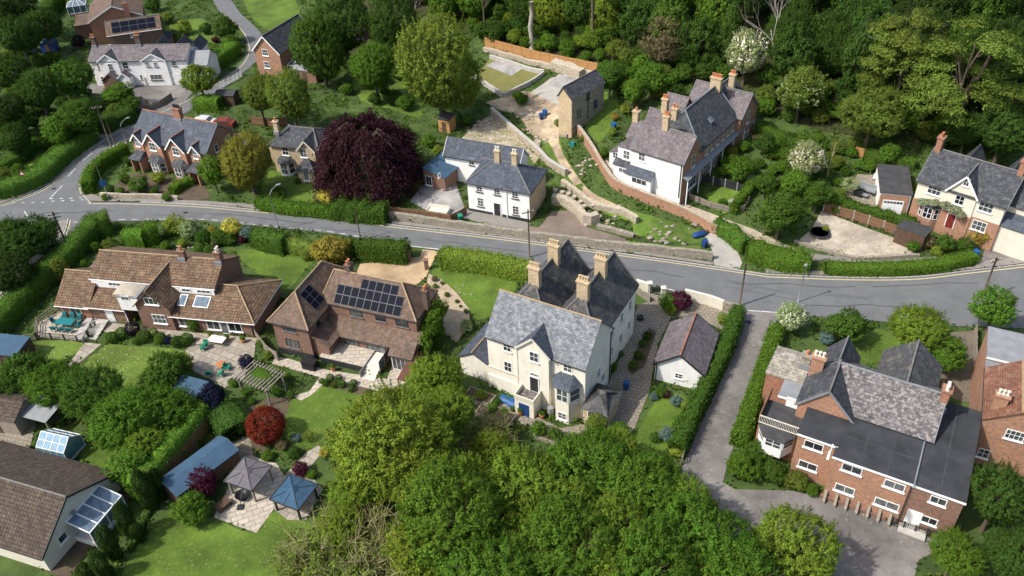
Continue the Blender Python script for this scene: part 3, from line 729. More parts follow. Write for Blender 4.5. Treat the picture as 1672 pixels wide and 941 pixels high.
    def bay(s, face_v, uc, W, D, w0, w1, wm, rm, rrise=.7, fw=None, nz=None, glz=1.3, name='bay', fm=None):
        """half-hexagon bay on the front face: walls, glazing band, hipped roof"""
        a, b = uc-W/2, uc+W/2; c = W*.24; v = face_v
        ring = [(a, v+.02), (a+c, v-D), (b-c, v-D), (b, v+.02)]; mb = MB()
        for (p, q) in zip(ring, ring[1:]): mb.poly([(p[0], p[1], w0), (q[0], q[1], w0), (q[0], q[1], w1), (p[0], p[1], w1)])
        by = mb.build(name, wm, s.root)
        e = .25; ro = [(a-e, v+.0), (a+c-e*.6, v-D-e), (b-c+e*.6, v-D-e), (b+e, v+.0)]; top = [(a+c, v, w1+rrise), (b-c, v, w1+rrise)]
        r = MB(); r.slab([(ro[0][0], ro[0][1], w1), (ro[1][0], ro[1][1], w1), top[0]], .1); r.slab([(ro[1][0], ro[1][1], w1), (ro[2][0], ro[2][1], w1), top[1], top[0]], .1); r.slab([(ro[2][0], ro[2][1], w1), (ro[3][0], ro[3][1], w1), top[1]], .1)
        r.build('bay_roof', rm, s.root)
        for z in (nz or [w0+1.5]):
            for i, (p, q) in enumerate(zip(ring, ring[1:])):
                p_, q_ = Vector((p[0], p[1], 0)), Vector((q[0], q[1], 0)); d = (q_-p_); l = d.length; d.normalize(); nrm = Vector((d.y, -d.x, 0)); f = MB(); g = MB()
                def bar(x0, x1, z0, z1, o=.07, mm=None): (mm or f).prism([tuple(p_+d*x0+nrm*(-.02)+Vector((0, 0, z0))), tuple(p_+d*x1+nrm*(-.02)+Vector((0, 0, z0))), tuple(p_+d*x1+nrm*(-.02)+Vector((0, 0, z1))), tuple(p_+d*x0+nrm*(-.02)+Vector((0, 0, z1)))], nrm*o)
                x0, x1 = .1, l-.1; h = glz/2; bar(x0, x0+.08, z-h, z+h); bar(x1-.08, x1, z-h, z+h); bar(x0+.08, x1-.08, z-h, z-h+.08); bar(x0+.08, x1-.08, z+h-.08, z+h); bar(x0+.08, x1-.08, z-.03, z+.03, .06)
                if i == 1: bar((x0+x1)/2-.04, (x0+x1)/2+.04, z-h+.08, z+h-.08, .065)
                fr = f.build('window', fm or WHITE, s.root); bar(x0+.07, x1-.07, z-h+.07, z+h-.07, .045, g); g.build('pane', GLASS, fr)
        return by
# ------------------------------------------------------------------ the ground sheet
GRASS_WILD = mat_ground('rough_ground', [(.25, (.030, .045, .012)), (.5, (.05, .085, .018)), (.75, (.085, .115, .028))], .35, 9, big=.07)
GRASS = mat_ground('lawn_grass', [(.3, (.06, .11, .012)), (.7, (.105, .165, .02))], .5, 14, fleck=(.16, .2, .05), fl=(.62, .7), fscale=3.5, big=.16)
GRASS_DAISY = mat_ground('daisy_lawn', [(.3, (.07, .12, .015)), (.7, (.125, .175, .025))], .5, 14, fleck=(.36, .38, .2), fl=(.64, .69), fscale=4.2, big=.2)
GRASS_ROUGH = mat_ground('rough_grass', [(.25, (.05, .1, .015)), (.5, (.085, .15, .02)), (.75, (.17, .17, .055))], .9, 10, big=.15)
SOIL = mat_ground('garden_soil', [(.3, (.055, .04, .026)), (.55, (.1, .075, .05)), (.7, (.06, .08, .02))], .8, 9)
ASPH = mat_ground('asphalt', [(.25, (.105, .108, .11)), (.75, (.16, .163, .165))], .35, 30, bump=.1, fleck=(.13, .133, .136), fl=(.6, .75), fscale=.5)
ASPH_OLD = mat_ground('worn_tarmac', [(.25, (.125, .115, .106)), (.75, (.215, .198, .182))], .7, 16, bump=.2, fleck=(.3, .28, .25), fl=(.68, .74), fscale=2.5, big=.14)
ASPH_BR = mat_ground('brown_tarmac', [(.25, (.15, .115, .09)), (.75, (.22, .175, .14))], .4, 14, bump=.2, big=.1)
PAVE = mat_ground('pavement_tarmac', [(.25, (.17, .155, .14)), (.75, (.26, .24, .215))], .6, 18, bump=.2)
SLABS = mat_paving('stone_slabs', (.37, .325, .255), (.26, .23, .185), (.11, .095, .07), .9, .9, .5)
SLABS_L = mat_paving('pale_slabs', (.47, .415, .33), (.37, .325, .26), (.16, .14, .11), 1.0, .6, -.38, (.4, .34, .26), .3)
DECK = mat_paving('deck_boards', (.42, .36, .28), (.36, .31, .25), (.14, .11, .08), 4, .18, -.2)
SETT = mat_paving('brown_paving', (.29, .245, .19), (.22, .19, .15), (.09, .08, .06), .5, .5, .3, (.16, .17, .1), .5)
GRAVEL = mat_ground('pale_gravel', [(.25, (.31, .265, .20)), (.75, (.48, .425, .34))], .9, 10, fleck=(.3, .26, .17), fl=(.6, .68), fscale=1.4, big=.2)
TANGRAV = mat_ground('tan_gravel', [(.3, (.36, .255, .145)), (.7, (.46, .34, .205))], .4, 22, bump=.2, big=.15)
YELLOW = mat_ground('yellow_line_paint', [(.3, (.42, .36, .2)), (.7, (.55, .48, .28))], 2, 10, bump=.05)
WLINE = mat_ground('white_line_paint', [(.35, (.28, .28, .28)), (.6, (.62, .62, .6))], 2, 10, bump=.05)
KERB = mat_ground('kerb_stone', [(.3, (.32, .3, .27)), (.7, (.45, .42, .37))], 1.5, 9, bump=.1)
CONCG = mat_ground('concrete_slab', [(.3, (.27, .255, .225)), (.7, (.4, .375, .33))], .6, 12, bump=.15)
GREYPAT = mat_ground('grey_patio', [(.3, (.22, .21, .2)), (.7, (.34, .33, .31))], .5, 12, bump=.15, big=.2)
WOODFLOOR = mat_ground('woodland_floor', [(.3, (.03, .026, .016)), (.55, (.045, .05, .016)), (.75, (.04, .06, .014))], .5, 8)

def axis(lo, hi, fine0, fine1, fs, cs):
    o = []; x = lo
    while x < hi: o.append(x); x += fs if fine0 <= x < fine1 else cs
    o.append(hi); return o
xs = axis(-420, 420, -120, 130, 2.0, 12.0); ys = axis(-60, 620, 16, 262, 2.0, 12.0)
gv = [(x, y, H(x, y)) for y in ys for x in xs]; nx = len(xs)
gf = [(j*nx+i, j*nx+i+1, (j+1)*nx+i+1, (j+1)*nx+i) for j in range(len(ys)-1) for i in range(nx-1)]
b = MB(); b.v = gv; b.f = gf
gr = b.build('ground', GRASS_WILD, None, True); gr['kind'] = 'structure'

# ------------------------------------------------------------------ roads
back = [(-90, 352), (0, 336), (143, 330), (230, 331), (331, 336), (400, 342), (527, 353), (589, 361), (655, 370), (820, 389), (929, 404), (1069, 422.6), (1250, 449), (1389, 454), (1496, 453), (1575, 444), (1672, 433), (1800, 418)]
front = [(1830, 545), (1700, 538), (1550, 533), (1400, 523), (1277, 513), (1217, 507), (1134, 486), (1035, 461), (870, 437), (716, 409), (670, 403.5), (543, 382), (484, 376), (420, 370), (329, 361), (189, 362), (97, 369), (0, 366), (-90, 362)]
patch('main_road', back+front, ASPH, .06, 2.2)
ul = [(-60, 345), (0, 336), (51, 318), (79, 304), (110, 276), (127.5, 257), (163, 233), (184, 219), (214, 201), (240, 191), (265, 181), (306, 163), (330, 149), (357, 132), (385, 113), (398, 99), (405, 80), (398, 56), (378, 34), (357, 18), (345, -2), (338, -20)]
ur = [(368, -20), (377, 0), (393, 23), (410, 38), (424, 52), (434, 68), (430, 88), (414, 106), (395, 122), (360, 150), (319, 176), (290, 193), (262, 207), (232, 221), (204, 231), (178.5, 246), (153, 266), (137, 288), (132.6, 304), (135, 318), (150, 334)]
patch('side_road', ul+ur, ASPH, .064, 2.0)
ll = [(112, 358), (106, 380), (94, 396), (59, 429), (25.5, 460), (-10, 492), (-50, 530)]
lr = [(-70, 575), (-10, 512), (25, 478), (60, 447), (100, 420), (130, 395), (160, 372), (190, 360)]
patch('lower_road', ll+lr, ASPH, .068, 2.0)
patch('lane', [(1212, 506), (1206, 540), (1200, 571), (1166, 648), (1137, 708), (1112, 770), (1100, 830), (1090, 941), (1100, 990), (1480, 990), (1500, 915), (1545, 893), (1500, 868), (1420, 835), (1345, 812), (1290, 802), (1200, 800), (1180, 789), (1190, 750), (1208, 702), (1238, 607), (1259, 540), (1277, 511)], ASPH_OLD, .072, 1.8)
# pavements and kerbs
patch('pavement', [(640, 366.5), (800, 385), (929, 402), (1069, 420), (1163, 434), (1167, 430), (1069, 416), (929, 398), (800, 381), (640, 361)], PAVE, .13, 1.5)
patch('pavement', [(1250, 447), (1389, 452), (1496, 451), (1575, 442), (1672, 431), (1800, 415), (1800, 404), (1672, 420), (1600, 428), (1590, 437), (1496, 444), (1389, 446), (1250, 440)], PAVE, .13, 1.5)
patch('pavement', [(0, 334), (51, 316), (79, 302), (110, 274), (127.5, 255), (163, 231), (184, 217), (214, 199), (208, 196), (178, 213), (155, 228), (118, 253), (100, 273), (70, 299), (45, 311), (0, 327)], PAVE, .13, 1.5)
patch('pavement', [(135, 318), (147, 329), (170, 330), (230, 330), (331, 335), (400, 340), (527, 352), (620, 364), (640, 362), (527, 346), (400, 334), (331, 329), (230, 326), (172, 325), (150, 318), (140, 303), (145, 286), (160, 267), (185, 247), (210, 234), (204, 230.5), (178.5, 245), (153, 265), (136, 288), (131.5, 304)], PAVE, .13, 1.5)
patch('pavement', [(111, 360), (105, 381), (93, 396), (58, 429), (24, 460), (-10, 492), (-20, 485), (14, 452), (48, 421), (82, 388), (92, 374), (96, 362)], PAVE, .13, 1.5)
KB = MB()
for ln_ in (back[3:11], back[10:13], back[12:17], ul[1:9], ur[11:21], ll[0:6]): strip('kerb', ln_, .16, None, 0.0, .15, mb=KB)
k = KB.build('kerb', KERB); k['kind'] = 'structure'
YM = MB()
def inset(pts, dx, dy): return [(x+dx, y+dy) for x, y in pts]
strip('m', inset(back[2:13], 0, 3.5), .16, None, .085, mb=YM); strip('m', inset(back[12:18], 0, 4), .18, None, .085, mb=YM)
strip('m', inset(ul[1:12], 2.2, 1.6), .16, None, .085, mb=YM); strip('m', inset(ul[11:20], 2.5, 2), .16, None, .085, mb=YM); strip('m', inset(ur[11:20], -2.5, -.8), .16, None, .085, mb=YM); strip('m', inset(ll[0:6], 3.4, 2), .16, None, .09, mb=YM)
y_ = YM.build('yellow_line', YELLOW); y_['kind'] = 'structure'
WM = MB()
strip('m', [(84, 329.5), (120, 328), (137, 327)], .2, None, .09, mb=WM, dash=(.5, 3)); strip('m', [(82, 325.5), (118, 324.5), (135, 323.5)], .2, None, .09, mb=WM, dash=(.5, 3))
strip('m', [(20, 332.5), (82, 331)], .14, None, .09, mb=WM, dash=(.5, 3))
strip('m', [(81, 326), (102, 304)], .16, None, .09, mb=WM); strip('m', [(112, 289), (135, 264), (165, 240)], .14, None, .09, mb=WM, dash=(2.5, 2))
strip('m', [(104, 364.5), (140, 363), (186, 361)], .2, None, .09, mb=WM, dash=(.5, 3)); strip('m', [(40, 346), (47, 356)], .14, None, .09, mb=WM)
strip('m', [(194, 359.5), (329, 359), (420, 368), (484, 374), (543, 380), (668, 402)], .14, None, .09, mb=WM, dash=(1.0, 2)); strip('m', [(672, 403), (716, 408)], .2, None, .09, mb=WM)
strip('m', [(1221, 508), (1250, 510), (1276, 512)], .16, None, .09, mb=WM); strip('m', [(1040, 460), (1134, 484), (1205, 503)], .12, None, .09, mb=WM, dash=(1.0, 4))
w_ = WM.build('white_line', WLINE); w_['kind'] = 'structure'
MC = MB()
for x, y in ((88, 309), (1222, 527), (663, 390), (303, 348)):
    g = G(x, y); MC.lathe((g.x, g.y, g.z+.066), [(.32, 0), (.32, .014), (.28, .018)], 12)
m_ = MC.build('manhole_cover', DARKP); m_['kind'] = 'structure'
# tarred repairs in the road
RP = mat_ground('tar_patch', [(.3, (.10, .103, .107)), (.7, (.13, .133, .137))], 1.5, 20, bump=.1)
for i, q in enumerate(([(930, 424), (990, 434), (985, 438), (925, 428)], [(1350, 478), (1420, 486), (1416, 491), (1347, 483)], [(250, 350), (330, 352), (330, 354.5), (250, 352.5)], [(610, 372), (650, 378), (646, 382), (607, 376)], [(1180, 455), (1182, 460), (1280, 480), (1280, 476)], [(1192, 470), (1300, 492), (1299, 490), (1193, 468.5)])):
    patch('road_repair', q, RP, .082, 1.5)

rn_ = random.Random(8); CK = MB()
for x0, y0, x1, y1 in ((300, 346, 520, 366), (700, 392, 860, 412), (940, 428, 1120, 452), (1200, 462, 1400, 470), (1320, 500, 1500, 500), (1420, 470, 1600, 462), (60, 350, 180, 346), (520, 372, 640, 388)):
    strip('c', [(x0+(x1-x0)*k/7+rn_.uniform(-6, 6), y0+(y1-y0)*k/7+rn_.uniform(-2, 2)) for k in range(8)], .07, None, .086, mb=CK)
c_ = CK.build('road_crack', DARKP); c_['kind'] = 'structure'
# ------------------------------------------------------------------ lawns, beds and paved areas
for q in ([(380, 409), (440, 408), (512, 420), (500, 440), (468, 474), (430, 455), (400, 430)], [(703, 440), (716, 430), (748, 434), (846, 456), (806, 512), (790, 522), (772, 520), (762, 498), (738, 470), (712, 456)],
          [(527, 631), (604, 649), (640, 668), (600, 700), (545, 745), (505, 735), (462, 712), (470, 672), (480, 648)],
          [(190, 960), (215, 905), (255, 858), (282, 836), (345, 846), (416, 872), (447, 836), (530, 866), (600, 900), (560, 990), (180, 1000)],
          [(1378, 566), (1408, 548), (1440, 538), (1476, 570), (1424, 594)], [(440, 278), (520, 298), (526, 330), (430, 322)], [(395, -12), (470, -12), (490, 30), (470, 55), (432, 47), (405, 20)],
          [(130, 745), (170, 700), (222, 722), (200, 775), (165, 768)], [(268, 45), (330, 30), (352, 70), (300, 100), (285, 75)], [(575, 130), (665, 130), (690, 190), (640, 180), (590, 165)],
          [(1150, 320), (1190, 305), (1225, 330), (1180, 350)], [(1080, 640), (1125, 655), (1100, 740), (1030, 735)], [(955, 195), (988, 150), (1010, 170), (985, 230), (965, 222)], [(60, 235), (105, 200), (120, 215), (70, 260), (10, 290), (0, 275)]):
    patch('lawn', q, GRASS, .045, 1.8, 3)
for q in ([(176, 562), (230, 566), (301, 573), (315, 592), (280, 625), (222, 640), (180, 622), (138, 597)], [(61, 557), (100, 556), (133, 560), (139, 570), (97, 590), (54, 588)]): patch('daisy_lawn', q, GRASS_DAISY, .05, 1.6, 3)
patch('grass_bank', [(880, 212), (905, 205), (925, 260), (950, 300), (1000, 335), (1060, 352), (1130, 372), (1155, 390), (1120, 398), (1040, 385), (1030, 365), (975, 345), (940, 320), (915, 285), (890, 250)], GRASS_ROUGH, .045, 1.6, 3)
patch('grass_verge', [(990, 392), (1030, 394), (1100, 402), (1148, 402), (1140, 410), (1060, 404)], GRASS_ROUGH, .05, 1.6)
patch('grass_verge', [(135, 315), (140, 300), (146, 285), (158, 270), (180, 252), (205, 238), (212, 240), (205, 262), (170, 290), (158, 315)], GRASS_ROUGH, .10, 1.6)
patch('front_bed', [(165, 322), (210, 285), (240, 285), (330, 300), (345, 322), (330, 328), (230, 324)], SOIL, .05, 1.6)
patch('tan_driveway', [(580, 452), (588, 432), (640, 424), (686, 420), (690, 408), (716, 411), (706, 430), (696, 452), (676, 470), (640, 466)], TANGRAV, .06, 1.5)
patch('brick_driveway', [(118, 470), (160, 420), (176, 420), (172, 445), (160, 470)], ASPH_BR, .05, 1.5)
patch('sandy_yard', [(792, 168), (820, 160), (850, 150), (900, 150), (925, 165), (925, 205), (912, 225), (925, 262), (960, 310), (1008, 336), (1000, 341), (950, 318), (915, 270), (895, 232), (870, 222), (845, 190), (815, 180)], SAND, .06, 1.5, 3)
patch('stone_bank', [(748, 232), (775, 205), (803, 186), (840, 222), (880, 258), (872, 270), (862, 250), (800, 240)], mat_ground('rubble_bank', [(.3, (.10, .13, .04)), (.5, (.3, .25, .17)), (.7, (.44, .38, .28))], .8, 6, fleck=(.6, .55, .45), fl=(.62, .66), fscale=2.2), .055, 1.4)
patch('concrete_slab', [(868, 150), (900, 128), (925, 122), (950, 130), (918, 176)], CONCG, .09, 1.5)
patch('concrete_slab', [(893, 140), (912, 122), (950, 132), (930, 148)], GREYPAT, .12, 1.5)
patch('walled_garden_grass', [(775, 130), (800, 96), (888, 122), (825, 158)], mat_ground('dry_grass', [(.3, (.12, .13, .035)), (.7, (.2, .18, .06))], .6, 9), .06, 1.4)
patch('gravel_bed', [(793, 108), (812, 99), (855, 112), (835, 125)], GREYPAT, .09, 1.4)
patch('gravel_yard', [(1341, 345), (1380, 360), (1420, 375), (1469, 392), (1495, 413), (1440, 419), (1400, 420), (1350, 408), (1304, 393), (1325, 375)], GRAVEL, .06, 1.4)
patch('footpath', [(1160, 376), (1200, 386), (1260, 402), (1320, 414), (1400, 424), (1480, 422), (1560, 418), (1560, 427), (1480, 431), (1400, 433), (1310, 424), (1250, 412), (1180, 394)], PAVE, .07, 1.4)
patch('terrace_path', [(990, 262), (1022, 296), (1107, 330), (1150, 345), (1230, 375), (1300, 408), (1290, 415), (1200, 385), (1130, 352), (1045, 318), (1006, 296), (980, 268)], mat_ground('terrace_path', [(.3, (.3, .25, .18)), (.7, (.42, .36, .27))], .8, 10), .07, 1.4)
patch('sunken_forecourt', [(902, 345), (880, 372), (830, 366), (800, 366), (790, 376), (870, 388), (960, 398), (1030, 402), (1020, 390), (960, 372), (930, 345)], ASPH_BR, .06, 1.5)
patch('sloping_drive', [(1150, 384), (1168, 380), (1200, 402), (1212, 430), (1207, 441), (1166, 434), (1164, 412)], CONCG, .07, 1.4)
patch('grey_patio', [(668, 330), (692, 300), (724, 290), (745, 300), (760, 345), (736, 352), (700, 346)], GREYPAT, .06, 1.5)
patch('forecourt', [(735, 350), (762, 342), (866, 365), (862, 375), (790, 366)], PAVE, .065, 1.5)
patch('courtyard', [(130, 138), (160, 138), (300, 140), (315, 152), (300, 168), (262, 183), (225, 178), (215, 150), (160, 155), (130, 152)], ASPH_OLD, .05, 2.0)
patch('raised_patio', [(61, 540), (64, 528), (97, 509), (165, 524), (138, 558), (61, 553)], SLABS_L, .08, 1.5)
patch('stone_path', [(140, 560), (166, 563), (127, 596), (108, 600)], SLABS, .07, 1.4)
patch('house_terrace', [(163, 524), (240, 536), (330, 545), (420, 553), (418, 562), (339, 556), (240, 548), (170, 543)], SLABS, .065, 1.5)
patch('patio', [(303, 573), (318, 560), (339, 550), (418, 553), (416, 580), (398, 618), (367, 634), (316, 606), (313, 590)], SLABS, .07, 1.5)
patch('lower_terrace', [(448, 584), (470, 586), (530, 604), (632, 620), (655, 560), (690, 570), (662, 628), (622, 640), (520, 616), (445, 595)], SLABS_L, .07, 1.5)
patch('garden_path', [(478, 648), (505, 640), (530, 606), (546, 612), (510, 645), (492, 655)], SLABS_L, .075, 1.4)
patch('rockery', [(700, 448), (720, 456), (745, 478), (766, 505), (768, 535), (745, 560), (720, 540), (728, 505), (715, 480), (697, 462)], mat_ground('rockery_sand', [(.3, (.3, .23, .15)), (.7, (.46, .37, .26))], .9, 10), .06, 1.4)
patch('planting_bed', [(520, 618), (600, 632), (640, 648), (600, 648), (527, 630)], SOIL, .06, 1.4)
patch('planting_bed', [(440, 650), (480, 650), (470, 690), (430, 740), (395, 722), (400, 670)], SOIL, .04, 1.4)
patch('crazy_paving', [(349, 846), (372, 800), (388, 765), (408, 744), (452, 758), (470, 785), (446, 834), (419, 871)], SLABS_L, .08, 1.4)
patch('crazy_paving', [(430, 818), (470, 772), (500, 740), (520, 728), (530, 738), (500, 770), (528, 800), (500, 850), (470, 850)], SLABS, .07, 1.4)
patch('shed_path', [(345, 720), (380, 690), (408, 716), (415, 745), (385, 760)], SETT, .05, 1.4)
patch('side_path', [(1040, 500), (1068, 490), (1096, 520), (1075, 560), (1067, 600), (1060, 640), (1036, 700), (1022, 716), (985, 700), (985, 645), (1010, 590), (1030, 545)], SETT, .06, 1.5)
patch('planting_bed', [(1060, 536), (1072, 543), (1052, 600), (1032, 613), (1024, 604), (1044, 562)], SOIL, .08, 1.2)
patch('front_yard', [(775, 640), (850, 668), (915, 700), (958, 692), (985, 640), (990, 700), (930, 712), (860, 696), (780, 665)], SETT, .055, 1.4)
patch('rear_yard', [(1055, 478), (1075, 478), (1200, 508), (1180, 540), (1140, 520), (1095, 520)], SETT, .055, 1.5)
patch('villa_patio', [(1380, 320), (1400, 285), (1470, 290), (1440, 345), (1480, 352), (1490, 360), (1440, 352)], SETT, .06, 1.4)
patch('shed_yard', [(0, 700), (30, 680), (60, 690), (50, 730), (20, 745), (-20, 745)], SETT, .06, 1.5)
patch('soil_yard', [(70, 930), (190, 790), (215, 800), (200, 850), (150, 890), (110, 950)], SOIL, .06, 1.5)
patch('timber_yard', [(1540, 545), (1592, 540), (1592, 660), (1565, 655), (1535, 640)], mat_ground('old_boards', [(.3, (.1, .085, .06)), (.7, (.18, .15, .11))], .6, 8), .06, 1.5)
patch('drive_right', [(1610, 400), (1700, 380), (1700, 425), (1600, 432)], ASPH_OLD, .06, 1.5)
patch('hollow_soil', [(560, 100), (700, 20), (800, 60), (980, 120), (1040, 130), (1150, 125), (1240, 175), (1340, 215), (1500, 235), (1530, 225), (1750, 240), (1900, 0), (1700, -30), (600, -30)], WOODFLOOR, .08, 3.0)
def hipv(h, u0, u1, v0, v1, we, rise, oe, rm, ridge, name, ends=(1, 1)):
    """hipped roof whose ridge runs along v"""
    m = (u0+u1)/2; hd = m-u0; k = rise/hd; z = we-k*oe; R = we+rise
    A, B, C_, D = (u0-oe, v0-oe, z), (u1+oe, v0-oe, z), (u1+oe, v1+oe, z), (u0-oe, v1+oe, z); r0, r1 = (m, v0+hd*ends[0], R), (m, v1-hd*ends[1], R)
    o = h.roofpart([(A, B, r0), (B, C_, r1, r0), (C_, D, r1), (D, A, r0, r1)], rm, name); h.lines([(r0, r1), (A, r0), (B, r0), (C_, r1), (D, r1)], 'ridge_tiles', ridge, parent=o); h.lines([(A, B), (B, C_), (D, A)], 'gutter', DARKP, .06, .03)
    return o
# ------------------------------------------------------------------ cream three-storey house in the middle
h = House('detached_house', 'tall cream rendered house with four yellow brick chimney stacks beside the main road', 'house', (792.4, 548.5), (957.9, 604.5), 7.6)
h.block(0, 11.4, .3, 7.0, 7.6, 'gu', 3.4, CREAM, SLATE_OLD, .3, .15, gut=DARKP, ridge=RIDGE_TAN)
h.block(4.0, 7.55, -.25, 3.0, 7.9, 'gv', 1.75, CREAM, SLATE_BLUE, .25, .2, barge=CREAMP, open_back=True, wname='gable_wall', rname='gable_roof')

for a, b in ((-.5, 4.95), (5.05, 10.75)):
    h.block(a, b, 7.3, 15.2, 7.3, 'gv', 3.5, CREAM, None, wname='rear_wall'); hipv(h, a, b, 4.3, 15.3, 7.3, 3.5, .2, SLATE_BLK, RIDGE_GREY, 'rear_roof', (1, 0))
for u, v, n in ((2.3, 11.6, 4), (2.3, 7.0, 5), (7.95, 11.6, 4), (7.95, 7.1, 4)): h.chimney(u, v, 9.2, 12.7, 1.25, .7, BRICK_YEL, n, BRICK_YEL, cap=CREAMP)
f = ('v', .3); fg = ('v', -.25)
for (x, y), W, Hh in (((828, 567), .95, 1.2), ((829.5, 599), .95, 1.45), ((830.5, 631), .9, 1.1), ((927, 601.5), 1.0, 1.1)): h.winp(f, x, y, W, Hh, nx=2, ny=2, sillm=CREAMP)
h.winp(fg, 872, 583, 1.05, 1.35, nx=2, ny=2, sillm=CREAMP)
a, z = h.at(fg, 872.5, 625); h.door(fg, a, z-1.25, .95, 2.0, DARKP); h.win(fg, a, z+1.15, .95, .5, 2, 1, sill=False)
h.box('porch', CREAM, 4.35, 6.6, -2.0, -.27, -1.0, 2.15); h.box('balcony_floor', SLATE_LICH, 4.45, 6.5, -1.95, -.3, 2.155, 2.2)
for q in ((4.3, 4.42, -2.05, -.3), (6.53, 6.65, -2.05, -.3), (4.425, 6.525, -2.05, -1.93)): h.box('parapet', CREAMP, *q, 2.151, 2.75)
h.box('lower_door', BLUED, 4.85, 6.05, -2.05, -1.98, 0.0, 1.75); h.box('plinth', CREAM, -.12, 3.9, .12, .28, -1, 1.9); h.box('string_course', CREAMP, -.1, 4.0, .2, .29, 3.0, 3.15); h.box('string_course', CREAMP, 7.6, 11.45, .2, .29, 3.0, 3.15)
h.bay(.3, 9.45, 2.9, 1.35, -1.0, 5.0, CREAM, SLATE_BLUE, .95, nz=[3.95], glz=1.7); h.win(('v', -1.05), 9.45, 1.0, 1.0, .95, 2, 2)
r = ('u', 11.4)
for (x, y), W, Hh in (((977, 610), .8, 1.3),): h.winp(r, x, y, W, Hh, nx=2, ny=2, sillm=CREAMP)
h.win(r, 4.9, 2.2, .9, 1.2); rr = ('u', 10.75)
for v, zz in ((8.6, 5.6), (8.6, 2.6), (11.2, 5.6), (11.2, 2.6), (13.6, 5.6), (13.6, 2.6)): h.win(rr, v, zz, .85, 1.35, 2, 2, sillm=CREAMP)
h.pipe(rr, 7.4, 0, 7.2); h.pipe(f, 3.6, 0, 7.5, CREAMP); h.pipe(r, 6.6, 0, 7.4)
h.block(-4.0, -.05, .7, 6.6, 2.6, 'gv', 1.1, CREAM, SLATE_BLUE, .15, .2, ridge=RIDGE_TAN, wname='side_wall', rname='side_roof', vm=-2.3)
h.block(11.55, 14.0, -.2, 3.2, 2.7, 'hip', 1.1, BRICK_YEL, SLATE_BLK, .35, wname='porch_wall', rname='porch_roof', hl=(1, 1)); h.win(('v', -.2), 12.4, 1.4, .9, 1.6)
CENTRAL = h

# ------------------------------------------------------------------ brick house with solar panels
h = House('detached_house', 'brown brick house with rows of black solar panels on its hipped roof', 'house', (435.7, 521.5), (500.7, 536), 5.2)
K = .72
h.block(.35, 5.0, .3, 8.2, 5.2, 'hip', 2.1, BRICK_BROWN, PLAINTILE, .4, gut=DARKP, ridge=RIDGE_TAN)
# the wing's ridge runs front to back: one more hipped body over it
h2v0, h2v1 = .3, 11.2
for o in [c for c in h.root.children if c.name.split('.')[0] in ('roof', 'gutter')]:
    for q in list(o.children): bpy.data.objects.remove(q)
    bpy.data.objects.remove(o)
hipv(h, .35, 5.0, .3, 11.0, 5.2, 2.5, .4, PLAINTILE, RIDGE_TAN, 'roof')
h.block(4.4, 16.4, 4.75, 10.4, 5.25, 'hip', 2.55, BRICK_BROWN, PLAINTILE, .18, hl=(.2, .95), gut=DARKP, ridge=RIDGE_TAN, wname='main_wall', rname='main_roof')
h.box('dark_plinth', DARKP, .25, 5.08, .2, .29, -1, .85); h.box('dark_plinth', DARKP, 5.01, 5.09, .2, 4.7, -1, .85)
f = ('v', .3)
for (x, y) in ((471.5, 535), (478, 561)): h.winp(f, x, y, 1.75, 1.15, nx=3, ny=1, fm=DARKP, sillm=RIDGE_GREY)
m = ('v', 4.75)
for (x, y), W in (((581, 510.5), 1.6), ((621, 518), 1.3), ((656, 527), 1.6)): h.winp(m, x, y, W, 1.15, nx=3, ny=1, fm=DARKP, sillm=RIDGE_GREY)
h.win(('u', 5.0), 2.4, 4.1, .7, 1.0, 1, 1, fm=DARKP); h.win(('u', 5.0), 2.2, 1.4, .5, .8, 1, 1, fm=DARKP)
# lean-to roof along the back rooms and its return beside the wing
h.block(5.05, 16.9, 3.0, 4.9, 2.45, 'lf', 1.0, BRICK_BROWN, PLAINTILE, .4, gut=DARKP, wname='lean_to_wall', rname='lean_to_roof')
h.block(4.95, 7.0, .7, 3.3, 2.5, 'lr', 1.0, BRICK_BROWN, PLAINTILE, .4, gut=DARKP, wname='lean_to_wall', rname='lean_to_roof')
h.block(14.4, 17.0, 1.6, 3.2, 2.5, 'lf', .95, BRICK_BROWN, PLAINTILE, .3, gut=DARKP, wname='lean_to_wall', rname='lean_to_roof')
l = ('v', 3.0); h.win(l, 8.6, 1.2, 1.9, 2.0, 3, 1, fm=DARKP, sill=False, name='patio_door'); h.win(l, 11.8, 1.2, 2.4, 2.0, 3, 1, fm=DARKP, sill=False, name='patio_door'); h.win(('v', 1.6), 15.6, 1.2, 2.2, 2.0, 4, 1, sill=False, name='patio_door')
for u, v, z in ((6.8, 7.9, 8.9), (16.7, 7.3, 7.9)): h.chimney(u, v, 5.2, z, .6, .8, BRICK_DK, 2, lead=False)
PANELF = mat_plain('panel_frame', (.10, .105, .115), .5, .1)
